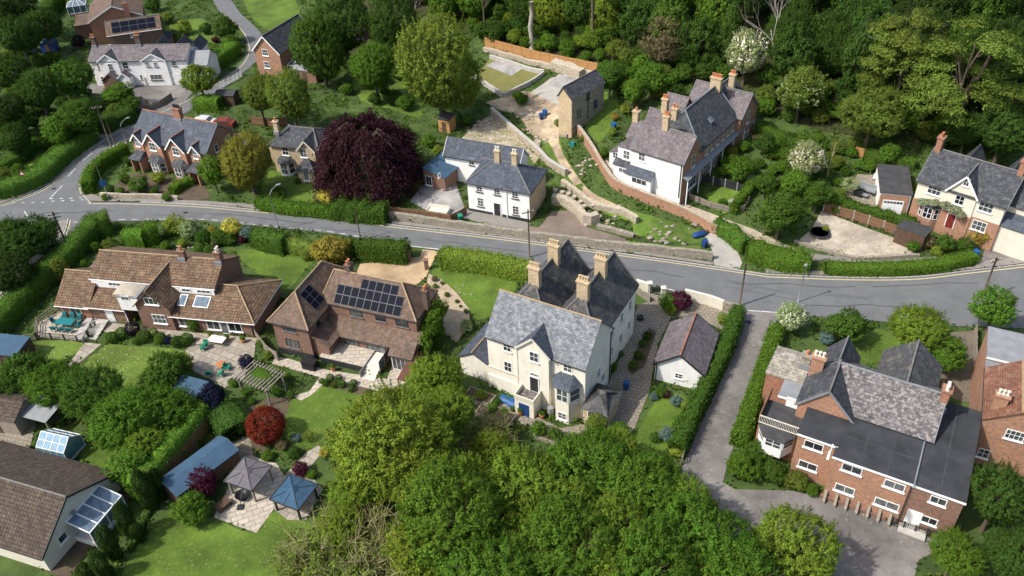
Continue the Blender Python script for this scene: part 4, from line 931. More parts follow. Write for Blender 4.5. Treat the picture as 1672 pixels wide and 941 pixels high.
# solar arrays lie on the slopes as panels of their own
def panels(h, org, du, dv, rows, pw=1.02, ph=1.55, name='solar_panel'):
    org = Vector(org); du = Vector(du).normalized(); dv = Vector(dv).normalized(); nr = du.cross(dv).normalized()
    if nr.z < 0: nr = -nr
    for j, (i0, i1) in enumerate(rows):
        for i in range(i0, i1):
            p = org+du*(i*(pw+.025))+dv*(j*(ph+.025)); q = [p, p+du*pw, p+du*pw+dv*ph, p+dv*ph]
            fr = MB().slab([tuple(x+nr*.11) for x in q], .04).build('solar_panel', PANELF, h.root)
            i_ = [p+du*.03+dv*.03, p+du*(pw-.03)+dv*.03, p+du*(pw-.03)+dv*(ph-.03), p+du*.03+dv*(ph-.03)]
            MB().slab([tuple(x+nr*.119) for x in i_], .012).build('solar_cells', SOLAR, fr)
sl_ = Vector((0, 2.925, 2.6)).normalized()
panels(h, Vector((6.0, 4.75, 5.2))+Vector((0, 0, .13)), (1, 0, 0), (0, 2.925, 2.6), [(0, 9), (0, 9), (3, 8)], .92, 1.12)
panels(h, Vector((5.0, 2.7, 5.2))+Vector((0, 0, .13))+Vector((-2.325, 0, 2.5)).normalized()*.35, (0, 1, 0), (-2.325, 0, 2.5), [(0, 2), (0, 2), (0, 2)], 1.0, .8)
SOLARH = h

# ------------------------------------------------------------------ white house with hipped roof below the garden slope
h = House('detached_house', 'white painted house with hipped slate roof and black front door behind the roadside stone wall', 'house', (759, 297.5), (866, 316.5), 4.8)
h.block(.25, 9.6, .2, 6.7, 4.8, 'hip', 2.1, WHITER, SLATE_BLUE, .3, hl=(.9, 1.0), gut=DARKP, ridge=RIDGE_GREY)
h.box('side_brickwork', BRICK_YEL, 9.585, 9.63, .2, 6.65, -1.0, 4.6)
h.block(-6.6, 5.2, 7.2, 10.9, 4.3, 'gu', 1.9, WHITER, SLATE_BLUE, .3, .25, gut=DARKP, barge=WHITE, wname='rear_wall', rname='rear_roof')
f = ('v', .2)
for (x, y), Hh in (((782.5, 307.5), 1.15), ((811.5, 312.5), 1.15), ((841, 318.5), 1.15), ((784.5, 330), 1.45), ((842, 343.5), 1.45)): h.winp(f, x, y, .95, Hh, nx=2, ny=3, sillm=DARKP, fm=GREYP if False else WHITE)
a, z = h.at(f, 812, 340); h.door(f, a, .05, .95, 2.05, DARKP); h.box('plinth', DARKP, .15, a-.75, .1, .19, -1, .42); h.box('plinth', DARKP, a+.75, 9.62, .1, .19, -1, .42)
h.winp(('v', 7.2), 770, 264, .9, 1.2, nx=2, ny=2, sillm=DARKP)
h.pipe(f, 6.2, 0, 4.7, WHITE)
for u in (3.7, 6.3): h.chimney(u, 3.45, 6.2, 8.7, .75, .6, BRICK_YEL, 2, CREAMP)
MID = h
h = House('outbuilding', 'small brick outbuilding with blue felt roof between the copper beech and the white house', 'outbuilding', (700, 284), (722, 290), 2.4)
h.block(-1, 2.8, 0, 5.5, 2.4, 'lr', .7, BRICK_BROWN, FELT_BLUE, .25, .25, barge=WHITE); h.win(('v', 0), -.1, 1.2, 1.1, 1.6, 2, 1); h.winp(('u', 2.8), 717, 286, .6, .6)

# ------------------------------------------------------------------ brown tiled bungalow on the left
h = House('bungalow', 'sprawling brown tiled house with a projecting brick gable and white dormers', 'house', (88, 496.4), (198, 506.5), 2.4)
h.block(.3, 4.4, .3, 7.4, 2.4, 'gu', 2.3, BRICK_RED, PANTILE, .45, .3, gut=WHITE, ridge=RIDGE_TAN)
h.block(4.1, 20.6, 2.75, 9.6, 4.6, 'gu', 1.8, BRICK_BROWN, PANTILE, .08, .15, vm=6.2, gut=WHITE, ridge=RIDGE_TAN, wname='main_wall', rname='main_roof')
h.box('white_band', WHITER, 4.15, 20.55, 2.66, 2.74, 3.0, 4.55); h.block(4.35, 9.3, .35, 2.7, 2.45, 'lf', .95, BRICK_BROWN, PANTILE, .45, gut=WHITE, wname='low_wall', rname='low_roof')
h.block(11.6, 15.9, -.25, 6.0, 3.75, 'gv', 2.2, BRICK_BROWN, PANTILE, .3, .3, ridge=RIDGE_TAN, open_back=True, wname='gable_wall', rname='gable_roof')
h.block(15.85, 26.2, .1, 8.0, 2.4, 'hip', 1.85, BRICK_BROWN, PANTILE, .4, hl=(.1, .82), gut=WHITE, ridge=RIDGE_TAN, wname='wing_wall', rname='wing_roof')
fg = ('v', -.25)
h.winp(fg, 246.5, 492, 1.75, 1.05, nx=3, ny=1); h.winp(fg, 260.5, 521, 1.75, 1.4, nx=3, ny=2)
f = ('v', .1); h.winp(f, 301, 525, 1.5, 1.5, nx=2, ny=1)
a, z = h.at(f, 366, 532); h.win(f, a-1.4, 1.25, 1.7, 1.4, 2, 1); h.win(f, a, 1.05, .95, 2.0, 1, 1, name='patio_door', sill=False); h.win(f, a+1.4, 1.25, 1.7, 1.4, 2, 1)
f0 = ('v', .3); h.winp(f0, 126, 513, 1.5, 1.9, nx=2, ny=1, sill=False, name='patio_door'); f1 = ('v', .35); a, z = h.at(f1, 181, 517); h.door(f1, a, 0, .9, 2.05, WHITE)
# dormers: white boxes let into the slope
h.win(('v', 2.66), 7.3, 4.15, 1.7, .55, 3, 1, sill=False)
h.block(9.25, 11.9, .0, 2.7, 4.45, 'flat', 0, WHITER, FELT_GREY, .1, .05, w0=2.5, wname='dormer_wall', rname='dormer_roof'); h.winp(('v', 0.0), 204, 487, 1.1, .7, nx=2, ny=1, sill=False)
for uu, n_ in ((16.9, 2), (19.2, 3)): h.win(('v', 2.66), uu, 4.2, .6*n_, .5, n_, 1, sill=False)
for u0, u1 in ((16.2, 17.2), (18.2, 20.2)):   # rooflights below the dormers
    k = 1.85/3.95; q = [(u0, 1.0, 2.45+.65*k+.32), (u1, 1.0, 2.45+.65*k+.32), (u1, 2.4, 2.45+2.05*k+.32), (u0, 2.4, 2.45+2.05*k+.32)]
    fr = MB().slab(q, .16).build('rooflight', WHITE, h.root); MB().slab([(u0+.1, 1.1, q[0][2]+.1*k+.01), (u1-.1, 1.1, q[0][2]+.1*k+.01), (u1-.1, 2.3, q[2][2]-.1*k+.01), (u0+.1, 2.3, q[2][2]-.1*k+.01)], .03).build('pane', GLASSB, fr)
h.chimney(15.4, 6.1, 5.9, 7.6, .8, .6, BRICK_BROWN, 1); h.chimney(20.3, 6.1, 5.9, 7.9, .7, .8, BRICK_BROWN, 2, CREAMP)
h.pipe(('v', .3), 9.3, 0, 2.4, WHITE); h.pipe(f, 25.9, 0, 2.4, DARKP)
BUNG = h
mb = MB(); rnd = random.Random(3)
n = 9; o3 = h.W(8.6, .15, 4.62)
for i in range(n):
    for j in range(5): mb.v.append((i*.38+rnd.uniform(-.06, .06), j*.55+rnd.uniform(-.06, .06), .12+rnd.uniform(0, .22)*math.sin(PI*i/(n-1))-.12*(i in (0, n-1) or j in (0, 4))))
mb.f = [(i*5+j, (i+1)*5+j, (i+1)*5+j+1, i*5+j+1) for i in range(n-1) for j in range(4)]
t = mb.build('dust_sheet', CANVAS_T, None, True, loc=o3, rz=h.rz); tag(t, 'crumpled tan sheet lying over the flat dormer roof of the brown tiled house', 'tarpaulin')

# ------------------------------------------------------------------ red brick pair by the junction
h = House('semi_detached_house', 'red brick pair of houses with pointed gables and blue slate roof by the road bend', 'house', (213.5, 226), (337, 251.6), 5.0)
h.block(.3, 14.6, .25, 7.6, 5.0, 'gu', 3.0, BRICK_ORANGE, SLATE_BLUE, .3, .25, gut=DARKP, ridge=RIDGE_RED, barge=LEAD)
for uc, hw, vp in ((1.15, 1.05, -.05), (4.55, 1.7, -.35), (9.2, 1.75, -.35), (12.7, 1.05, -.05)):
    h.block(uc-hw, uc+hw, vp, 3.2, 4.75, 'gv', hw*1.15, BRICK_ORANGE, SLATE_BLUE, .15, .3, ridge=RIDGE_RED, barge=WHITE, open_back=True, wname='gable_wall', rname='gable_roof')
    h.win(('v', vp), uc, 4.5 if hw < 1.5 else 4.55, .85 if hw < 1.5 else 1.25, 1.4, 2, 2)
for uc in (4.75, 9.4): h.bay(-.35, uc, 3.0, .9, -1, 2.35, BRICK_ORANGE, SLATE, .9, nz=[1.35], glz=1.6)
for uc in (1.3, 12.8):
    h.box('porch', BRICK_ORANGE, uc-.95, uc-.75, -1.7, .2, -1, 2.3); h.box('porch', BRICK_ORANGE, uc+.75, uc+.95, -1.7, .2, -1, 2.3)
    h.roofpart([((uc-1.2, -1.95, 2.25), (uc+1.2, -1.95, 2.25), (uc+.7, .2, 3.1), (uc-.7, .2, 3.1)), ((uc-1.2, -1.95, 2.25), (uc-.7, .2, 3.1), (uc-1.2, .2, 2.3)), ((uc+1.2, -1.95, 2.25), (uc+1.2, .2, 2.3), (uc+.7, .2, 3.1))], SLATE, 'porch_roof', .1); h.door(('v', .25), uc, 0, .9, 2.0, DARKP, 1)
h.chimney(7.4, 3.9, 7.2, 9.6, 1.3, .75, BRICK_RED, 5, DARKP)
for v, z in ((2.6, 4.6), (5.4, 4.6)): h.win(('u', 14.6), v, z, .7, 1.3, 1, 2)
h.block(14.5, 17.8, 4.2, 9.5, 3.4, 'gu', 1.5, BRICK_DK, SLATE_BLUE, .25, .2, ridge=RIDGE_RED, wname='rear_wall', rname='rear_roof'); h.block(8.4, 11.5, 7.5, 9.6, 3.2, 'gu', 1.0, BRICK_DK, SLATE, .2, .2, wname='rear_wall', rname='rear_roof')
h.pipe(('v', .25), 2.55, 0, 4.8, BLACK); h.pipe(('v', .25), 6.85, 0, 4.8, BLACK); h.pipe(('v', .25), 11.4, 0, 4.8, BLACK)

h = House('detached_house', 'yellow stone villa with grey slate roof and white bay window left of the copper beech', 'house', (435.7, 237), (512, 244.6), 4.8)
h.block(.5, 8.4, .3, 6.6, 4.8, 'hip', 1.5, BRICK_YEL, SLATE_OLD if False else SLATE, .35, hl=(.7, .6), gut=DARKP, ridge=RIDGE_GREY)
h.block(5.3, 8.0, -.1, 3.0, 4.7, 'gv', 1.5, BRICK_YEL, SLATE, .25, .35, barge=CREAMP, open_back=True, wname='gable_wall', rname='gable_roof')
h.winp(('v', .3), 466, 247, 1.1, 1.4); h.winp(('v', -.1), 495.5, 250, 1.1, 1.5)
h.bay(.3, 2.6, 2.6, 1.1, -1, 2.3, WHITER, SLATE, .8, nz=[1.3], glz=1.8)
h.block(5.5, 8.3, -2.0, 0, 2.3, 'hip', 1.3, BRICK_YEL, SLATE, .3, hl=(1, 1), wname='porch_wall', rname='porch_roof'); h.win(('v', -2.0), 6.9, 1.3, .9, 1.7, 2, 1)
h.chimney(1.1, 2.0, 5.6, 8.0, .7, .6, BRICK_YEL, 1); h.block(-1.4, .5, 2.5, 6, 3.2, 'lr', -.001, BRICK_YEL, SLATE, .2, .2, wname='side_wall', rname='side_roof')

# ------------------------------------------------------------------ terrace above the slope
zb = 3.0
h = House('terraced_house', 'dark roofed terrace with a bright white end wall and a veranda on its brick front', 'house', (1029, 243), (1116, 269.4), 5.3+zb, zb)
h.block(.1, 8.1, .15, 6.2, 5.3, 'gu', 2.7, WHITER, SLATE_PUR, .2, .2, gut=DARKP, w0=-2.5, ridge=RIDGE_GREY, barge=LEAD)
h.box('front_brickwork', BRICK_ORANGE, 8.09, 8.14, .2, 6.15, -2, 5.2); MB().prism([(8.09, .25, 5.15), (8.09, 6.1, 5.15), (8.09, 3.175, 7.75)], (.05, 0, 0)).build('gable_brickwork', BRICK_ORANGE, h.root)
h.box('terrace_wall', BRICK_ORANGE, .6, 8.2, 6.25, 16.6, -2.5, 5.28); hipv(h, .6, 8.2, 5.0, 16.7, 5.3, 3.9, .25, SLATE, LEAD, 'terrace_roof', (.55, 0))
h.block(.3, 8.9, 16.4, 22.0, 5.3, 'gu', 2.7, BRICK_ORANGE, SLATE_PUR, .2, .25, gut=DARKP, w0=-2.5, ridge=RIDGE_GREY, barge=LEAD, wname='far_wall', rname='far_roof')
h.block(1.5, 7.2, 15.6, 22.5, 5.6, 'gv', 3.0, BRICK_ORANGE, SLATE, .2, .1, w0=-1, ridge=LEAD, wname='far_wall', rname='far_roof')
h.block(-3.2, 1.5, 4.6, 8.8, 4.3, 'gu', 1.7, WHITER, SLATE_PUR, .2, .15, w0=-2.5, wname='rear_wall', rname='rear_roof'); h.block(-2.6, .2, 1.2, 4.4, 4.4, 'lr', -.001, WHITER, SLATE_PUR, .2, .15, w0=-2.5, wname='rear_wall', rname='rear_roof')
h.block(-2.9, 1.0, 8.9, 12.4, 4.3, 'gu', 1.9, BRICK_ORANGE, SLATE_PUR, .2, .15, w0=-2.5, ridge=RIDGE_GREY, wname='rear_wall', rname='rear_roof'); h.block(-2.4, 1.0, 12.6, 17.5, 4.6, 'gu', 2.4, BRICK_ORANGE, SLATE_PUR, .2, .15, w0=-2.5, ridge=RIDGE_GREY, wname='rear_wall', rname='rear_roof')
h.block(-4.7, -2.6, 2.4, 5.4, 2.9, 'lr', -.6, WHITER, SLATE_PUR, .2, .15, w0=-2.5, wname='rear_wall', rname='rear_roof')
f = ('v', .15); h.winp(f, 1048, 256, 1.05, 1.35, nx=2, ny=2)
h.block(.0, 3.9, -.75, .1, 1.9, 'lf', .75, WHITER, SLATE_BLUE, .25, .2, w0=-2.5, wname='bay_wall', rname='bay_roof'); h.win(('v', -.75), 2.1, 1.1, 2.4, .9, 3, 1, sill=False)
fr_ = ('v', 1.2); h.win(fr_, -1.2, 3.4, 1.1, 1.4); h.block(-2.8, .05, .45, 1.15, 1.9, 'lf', .6, WHITER, SLATE, .2, .15, w0=-2.5, wname='bay_wall', rname='bay_roof'); h.win(('v', .45), -1.3, 1.2, 1.3, .8, 2, 1, sill=False)
h.win(('v', 2.4), -3.7, 2.0, .9, 1.0); h.win(('v', 4.6), -2.9, 3.2, .4, .9, 1, 1)
r = ('u', 8.14); h.win(r, 3.2, 4.4, 1.0, 1.9, 2, 2, fm=CREAMP); r = ('u', 8.2)
for v in (7.2, 8.9, 10.6, 12.3, 14.0, 15.6): h.win(r, v, 4.25, .8, 1.5, 2, 2, fm=CREAMP); h.win(r, v, 1.1, .95, 2.0, 2, 2)
h.win(('u', 8.9), 19.2, 4.4, 1.0, 1.9, 2, 2, fm=CREAMP); h.win(('u', 8.9), 19.2, 1.1, 1.8, 1.8, 3, 2); h.win(('u', 8.14), 3.3, 1.0, 2.6, 1.8, 3, 2)
q = [(8.1, .2, 3.3), (9.05, .2, 2.85), (9.05, 22, 2.85), (8.1, 22, 3.3)]; MB().slab(q, .08).build('veranda_roof', LEAD, h.root)
for v in (.4, 4.0, 7.6, 11.2, 14.8, 18.4, 21.8): h.box('veranda_post', WHITE, 8.85, 8.97, v, v+.12, -1.5, 2.8)
k = MB().slab([(6.6, 10.0, 7.42), (7.2, 10.0, 6.88), (7.2, 10.9, 6.88), (6.6, 10.9, 7.42)], .1).build('rooflight', GREYP, h.root); MB().slab([(6.68, 10.08, 7.37), (7.12, 10.08, 6.97), (7.12, 10.82, 6.97), (6.68, 10.82, 7.37)], .02).build('pane', GLASSB, k)
for u, v, z, n in ((3.6, 3.2, 10.0, 4), (3.1, 6.6, 9.6, 2), (4.4, 16.6, 10.6, 6), (5.3, 20.2, 10.0, 3), (-.6, 10.8, 8.4, 3), (-3.0, 6.7, 7.5, 1)): h.chimney(u, v, z-4, z, .85 if n < 5 else 1.6, .75, BRICK_YEL, n)
h.pipe(('v', .15), 7.9, 0, 5.2, DARKP)
TERR = h

# ------------------------------------------------------------------ white gabled house far right with garage
zb = 2.0
h = House('detached_house', 'white house with steep central gable, dark slate roof and wisteria at the right edge', 'house', (1497.6, 293.3), (1645, 339), 5+zb, zb)
h.block(.2, 10.9, .2, 8.2, 5.0, 'gu', 2.8, OFFWHITE, SLATE, .35, .25, gut=DARKP, w0=-2.5, vm=4.1, ridge=RIDGE_GREY, barge=LEAD)
h.block(3.9, 7.5, .02, 4.0, 5.0, 'gv', 2.5, OFFWHITE, SLATE, .2, .3, barge=WHITE, open_back=True, w0=-2.5, wname='gable_wall', rname='gable_roof', ridge=LEAD)
h.box('brick_base', BRICK_ORANGE, .15, 3.85, .13, .19, -2.5, 2.2); h.box('brick_base', BRICK_ORANGE, 7.6, 10.95, .13, .19, -2.5, 2.2); h.box('brick_base', BRICK_ORANGE, 3.86, 7.55, -.04, .01, -2.5, 2.0)
h.winp(('v', .2), 1526, 310.5, 1.7, 1.35, nx=3, ny=2); h.winp(('v', .02), 1567, 327, 1.15, 1.3, nx=2, ny=2); h.winp(('v', .02), 1578.5, 298, .7, 1.1, nx=2, ny=2)
h.winp(('v', .2), 1610, 339, 1.7, 1.3, nx=3, ny=2); h.winp(('v', .13), 1598.5, 369, 1.7, 1.4, nx=3, ny=2)
h.bay(.13, 2.5, 2.6, .55, -2.5, 2.0, BRICK_ORANGE, SLATE, .4, nz=[1.0], glz=1.6); h.door(('v', -.04), 5.4, -.3, .95, 2.05, mat_plain('dark_red_paint', (.16, .025, .018), .5))
for u, v, z in ((.5, 4.1, 9.7), (10.6, 4.1, 9.6)): h.chimney(u, v, 5.2, z, .7, .95, BRICK_RED, 2)
for u in (3.0, 8.4): h.block(u, u+2.0, 6.0, 10.5, 5.2, 'gv', 1.6, OFFWHITE, SLATE, .2, .2, w0=-2.5, wname='rear_wall', rname='rear_roof')
h.block(10.9, 15.5, 2.2, 7.4, 4.4, 'gu', 2.6, OFFWHITE, SLATE, .3, .2, w0=-2.5, wname='side_wall', rname='side_roof'); h.block(10.95, 15.5, .6, 2.1, 2.2, 'lf', 1.0, OFFWHITE, SLATE_BLUE, .3, .2, w0=-2.5, wname='side_wall', rname='side_roof')
RWH = h
g = House('garage', 'low garage with black roof and white up-and-over door beside the white gabled house', 'garage', (1441, 313), (1484, 317), zb+2.6, zb)
g.block(-.2, 3.7, 0, 6.6, 2.5, 'lf', .5, WHITER, FELT_DK, .2, .15, w0=-2.5); g.box('brick_surround', BRICK_ORANGE, -.15, 3.55, -.08, -.01, -2.5, 2.2)
d = g.box('garage_door', WHITE, .35, 3.0, -.14, -.085, -.9, 1.45)
for i in range(6): g.box('pane', GLASS, .5+i*.4, .82+i*.4, -.165, -.143, 1.0, 1.3, d)

# ------------------------------------------------------------------ flat roofed brick building on the right with old gabled house behind
h = House('brick_house', 'large brick building with black flat roof and lichened slate gables beside the lane', 'house', (1359, 743), (1579.5, 819.7), 6.0)
FL = 5.6
h.block(.15, 7.0, .2, 6.4, FL, 'flat', 0, BRICK_ORANGE, FELT, .1, .12, barge=WHITE); h.block(7.005, 11.1, .25, 12.0, FL-.12, 'flat', 0, BRICK_BROWN, FELT, .1, .12, barge=WHITE)
h.block(-3.35, .14, 1.5, 6.4, FL+.02, 'flat', 0, BRICK_ORANGE, FELT, .1, .12, barge=WHITE)
f = ('v', .2)
for (x, y), W in (((1391, 766), 1.75), ((1379, 799), 1.75), ((1460.5, 793), 1.75), ((1447.5, 823.5), 2.1)): h.winp(f, x, y, W, .95, nx=2, ny=1)
f = ('v', .25)
for (x, y), W in (((1532, 818), 1.35), ((1517, 850), 1.35)): h.winp(f, x, y, W, .9, nx=2, ny=1)
a, z = h.at(f, 1491, 846); h.door(f, a, z-1.0, 1.1, 1.9, WHITE); h.box('doorstep', CONC, a-.9, a+1.4, -.9, .2, z-1.2, z-1.03)
f = ('v', 1.5)
for (x, y) in ((1328.5, 728), (1319, 760.5)): h.winp(f, x, y, 1.75, .95, nx=2, ny=1)
h.pipe(('v', .2), 6.85, 0, FL, DARKP); h.winp(('U', .14), 1357, 737, .7, .9, nx=1, ny=2); h.beams([((7.0, -.2, FL+.2), (7.0, 6.4, FL+.2))], 'roof_flashing', LEAD, .12, .04)
for q in (((2.4, .1, FL+.165), (2.4, 6.0, FL+.165)), ((4.7, .1, FL+.165), (4.7, 6.0, FL+.165)), ((.2, 3.1, FL+.166), (6.9, 3.1, FL+.166)), ((9.1, .2, FL+.045), (9.1, 11.9, FL+.045))): h.beams([q], 'roof_seam', FELT_DK, .12, .02)
# old house behind
h.block(-1.9, 7.6, 6.0, 13.0, 6.0, 'gu', 2.6, BRICK_RED, SLATE_LICH, .3, .15, gut=BLACK, ridge=LEAD, wname='old_wall', rname='old_roof', barge=LEAD, vm=9.4)
h.block(-4.4, .6, 5.2, 9.6, 5.9, 'gv', 2.7, BRICK_ORANGE, SLATE, .25, .2, ridge=RIDGE_GREY, wname='old_wall', rname='old_roof', barge=LEAD, vm=-1.9)
h.block(-3.6, -.6, 9.0, 14.2, 6.0, 'gv', 2.0, BRICK_ORANGE, SLATE, .2, .2, ridge=RIDGE_GREY, wname='old_wall', rname='old_roof'); h.block(1.6, 6.8, 9.2, 16.4, 6.0, 'gv', 2.3, BRICK_ORANGE, SLATE_BLK, .25, .2, ridge=RIDGE_GREY, wname='old_wall', rname='old_roof')
h.chimney(7.5, 9.2, 7.0, 9.7, .7, .9, BRICK_RED, 3, CREAMP)
h.block(-8.4, -3.0, 8.8, 13.2, 5.0, 'flat', 0, BRICK_RED, mat_tiles('mossy_roof', (.34, .31, .25), (.2, .18, .15), (.08, .07, .06), .7, .4, (.5, .46, .36), .6, 1.0), .1, .1, wname='rear_wall', rname='rear_roof')
h.block(-6.4, -3.6, 6.3, 8.7, 4.9, 'flat', 0, BRICK_RED, FELT_GREY, .1, .1, wname='rear_wall', rname='rear_roof', barge=WHITE); h.chimney(-3.9, 9.6, 5, 8.6, 1.2, .8, BRICK_ORANGE, 3, CREAMP); h.chimney(-5.2, 11.4, 5, 6.8, .9, .8, STONE, 1)
h.block(-7.3, -3.4, 2.9, 6.2, 3.9, 'flat', 0, BRICK_ORANGE, FELT_DK, .05, .05, wname='wing_wall', rname='wing_roof')
h.bay(2.9, -5.4, 3.4, 1.3, 1.4, 3.9, WHITE, FELT_DK, .15, nz=[3.1], glz=1.0); h.door(('v', 2.9), -5.9, -.2, .9, 1.6, DARKP)
mb = MB()
for i in range(25): u = -7.25+i*.155; mb.box(u-.02, u+.02, 2.8, 2.84, 4.1, 4.95)
mb.box(-7.3, -3.4, 2.78, 2.86, 4.95, 5.03); mb.box(-7.3, -3.4, 2.78, 2.86, 4.06, 4.12); mb.build('balcony_railing', CREAMP, h.root)
h.box('terrace_wall', WOOD, -7.36, -7.26, 2.9, 7.4, 3.9, 5.0); h.box('terrace_wall', WHITER, -5.6, -3.6, 6.15, 6.28, 4.0, 5.2)
SCH = h
h = House('brick_house', 'tall orange brick house with red tiled roof cut off by the right edge', 'house', None, None, 0, 0, world=((43.46, 53.45), math.radians(-26.9)))
h.block(0, 5.4, .1, 7.3, 6.0, 'gv', 1.9, BRICK_ORANGE, REDTILE, .12, .2, gut=DARKP, ridge=RIDGE_TAN); h.block(5.35, 14, .5, 7.0, 6.0, 'gu', 1.7, BRICK_ORANGE, REDTILE, .12, .2, ridge=RIDGE_TAN, wname='wing_wall', rname='wing_roof')
h.chimney(1.0, 1.4, 6.2, 8.3, 1.1, .7, BRICK_ORANGE, 3, CREAMP, lead=False)
h.block(.05, 7.5, 7.35, 8.9, 5.7, 'flat', 0, BRICK_ORANGE, LEAD, .06, .06, wname='rear_wall', rname='rear_roof'); h.block(.02, 7.5, 9.0, 14.0, 6.1, 'flat', 0, BRICK_ORANGE, FELT_GREY, .06, .06, barge=WHITE, wname='rear_wall', rname='rear_roof')
h.winp(('v', .1), 1657, 711, 1.6, 1.2, nx=4, ny=2); h.win(('v', .1), 1.2, 1.6, 1.0, 1.2)
# ------------------------------------------------------------------ cottage garage in the cream house's garden
h = House('garage', 'white gabled garage with purple slate roof between the garden path and lane hedge', 'garage', (1068.5, 593.3), (1141.4, 611), 2.5)
h.block(.1, 5.3, .15, 7.1, 2.5, 'gv', 2.0, WHITER, SLATE_PUR, .25, .25, ridge=RIDGE_RED, gut=DARKP, barge=DARKP); h.winp(('v', .15), 1108, 614, .85, .75); h.pipe(('v', .15), .25, 0, 2.4, DARKP)
h.box('vent', CREAMP, 3.4, 3.75, .1, .145, .8, 1.15)

# ------------------------------------------------------------------ top left
h = House('terraced_house', 'long white painted house with two pointed gables and purple slate roof facing the courtyard', 'house', (142.8, 100.7), (303.5, 98), 5.0)
h.block(.2, 18.9, .2, 6.4, 5.0, 'gu', 1.6, WHITER, SLATE_PUR, .3, .2, gut=DARKP, ridge=RIDGE_GREY)
for uc, hw in ((3.9, 1.9), (12.7, 2.3)): h.block(uc-hw, uc+hw, -.1, 3.2, 5.0, 'gv', 1.3, WHITER, SLATE, .15, .25, open_back=True, wname='gable_wall', rname='gable_roof', barge=WHITE)
f = ('v', .2); fg = ('v', -.1)
for fc, x, y, W, Hh, nx in ((f, 163, 108.5, 1.0, 1.3, 2), (fg, 180.5, 109.5, .9, 1.3, 2), (f, 205, 107.5, 1.1, 1.3, 2), (fg, 241, 105, .8, .9, 2), (fg, 254, 105, .8, .9, 2), (f, 284, 104, .9, .9, 2), (f, 170, 130, 1.1, 1.3, 2), (fg, 231, 126.5, .5, 1.1, 1), (fg, 255, 126, 2.3, 1.1, 3)): h.winp(fc, x, y, W, Hh, nx=nx, ny=2 if nx == 2 else 1, sillm=DARKP)
a, z = h.at(f, 210, 131); h.door(f, a, 0, .9, 2.0, DARKP); h.block(a-1.1, a+1.1, -1.3, .15, 2.2, 'gv', .9, WHITER, SLATE_PUR, .15, .2, wname='porch_wall', rname='porch_roof', barge=WHITE)
a, z = h.at(f, 188, 130); h.block(a-1.5, a+1.5, -1.6, .1, 1.9, 'gv', 1.2, BRICK_BROWN, SLATE_PUR, .2, .2, wname='porch_wall', rname='porch_roof')
a, z = h.at(f, 288, 128); h.door(f, a, 0, 2.0, 2.1, WHITE); h.block(18.95, 22.4, .5, 5.9, 3.8, 'gu', 1.6, WHITER, FELT_GREY, .3, .2, wname='side_wall', rname='side_roof')
h.chimney(9.2, 3.4, 6.2, 8.6, 1.0, .7, BRICK_DK, 3); h.chimney(.6, 3.4, 6.2, 8.4, .8, .7, BRICK_DK, 2)
for u in (10.4, 14.5, 17.6): h.block(u, u+2.2, 5.4, 9.2, 4.8, 'gv', 1.4, WHITER, SLATE, .2, .2, wname='rear_wall', rname='rear_roof')
h = House('brick_house', 'dark brick house with a row of solar panels standing behind the long white house', 'house', (173.4, 58.7), (264, 46), 5.0)
h.block(.2, 10.4, .3, 5.2, 5.0, 'gu', 1.7, BRICK_DK, PLAINTILE, .3, .2, gut=WHITE, ridge=RIDGE_GREY); h.winp(('v', .3), 218, 57, 1.2, .9)
panels(h, Vector((1.2, .35, 5.15)), (1, 0, 0), (0, 2.45, 1.7), [(0, 5), (0, 5)], 1.65, 1.25)
h.block(10.4, 12, 1, 4, 2.6, 'flat', 0, BRICK_DK, FELT, .1, .1, wname='side_wall', rname='side_roof'); h.block(-3, .2, -1.4, 1.5, 2.5, 'flat', 0, BRICK_RED, CREAMP, .1, .1, wname='side_wall', rname='side_roof')
h = House('brick_house', 'orange brick gable house with grey tiled roof at the top left edge', 'house', (144, 37), (231, 24), 5.0)
h.block(.2, 10.4, .2, 12, 5.0, 'gv', 2.5, BRICK_RED, PLAINTILE, .4, .3, barge=WHITE, ridge=RIDGE_GREY); h.box('chimney_breast', BRICK_RED, 7.4, 8.4, -.2, .19, -1, 7.9)
h.block(-3.6, .2, 5, 12, 3.0, 'lr', -.001, BRICK_DK, PLAINTILE, .2, .2, wname='side_wall', rname='side_roof')
for px, py, lab in ((130, 22, 'white framed glass conservatory on the far side of the orange brick gable house'), (147, 47, 'low glass conservatory roof in front of the orange brick gable house')):
    c = G(px, py); t = thing('conservatory', lab, 'conservatory', c, .3); fr = MB()
    for z in (.6, 2.2):
        for p, q in (((-2, -1.6), (2, -1.6)), ((2, -1.6), (2, 1.6)), ((2, 1.6), (-2, 1.6)), ((-2, 1.6), (-2, -1.6))): fr.beam((p[0], p[1], z), (q[0], q[1], z), .1, .1)
    for x in (-2, -.7, .7, 2):
        for y in (-1.6, 1.6): fr.beam((x, y, 0), (x, y, 2.2), .1, .1); fr.beam((x, y, 2.25), (x*.3, 0, 3.1), .08, .08)
    fr.build('frame', WHITE, t); MB().box(-1.97, 1.97, -1.57, 1.57, -.5, .58).build('base_wall', BRICK_RED, t)
    gl = MB(); gl.box(-1.95, 1.95, -1.55, 1.55, .66, 2.14); gl.build('glazing', GLASSB, t)
    rf = MB(); a4 = [(-2, -1.6, 2.24), (2, -1.6, 2.24), (2, 1.6, 2.24), (-2, 1.6, 2.24)]; r0, r1 = (-.6, 0, 3.08), (.6, 0, 3.08); rf.slab([a4[0], a4[1], r1, r0], .03); rf.slab([a4[2], a4[3], r0, r1], .03); rf.slab([a4[1], a4[2], r1], .03); rf.slab([a4[3], a4[0], r0], .03); rf.build('glass_roof', GLASSB, t)
h = House('brick_house', 'orange brick house with dark slate roof tucked between the bend and the big dark tree', 'house', (411.5, 81.6), (455, 88), 5.0)
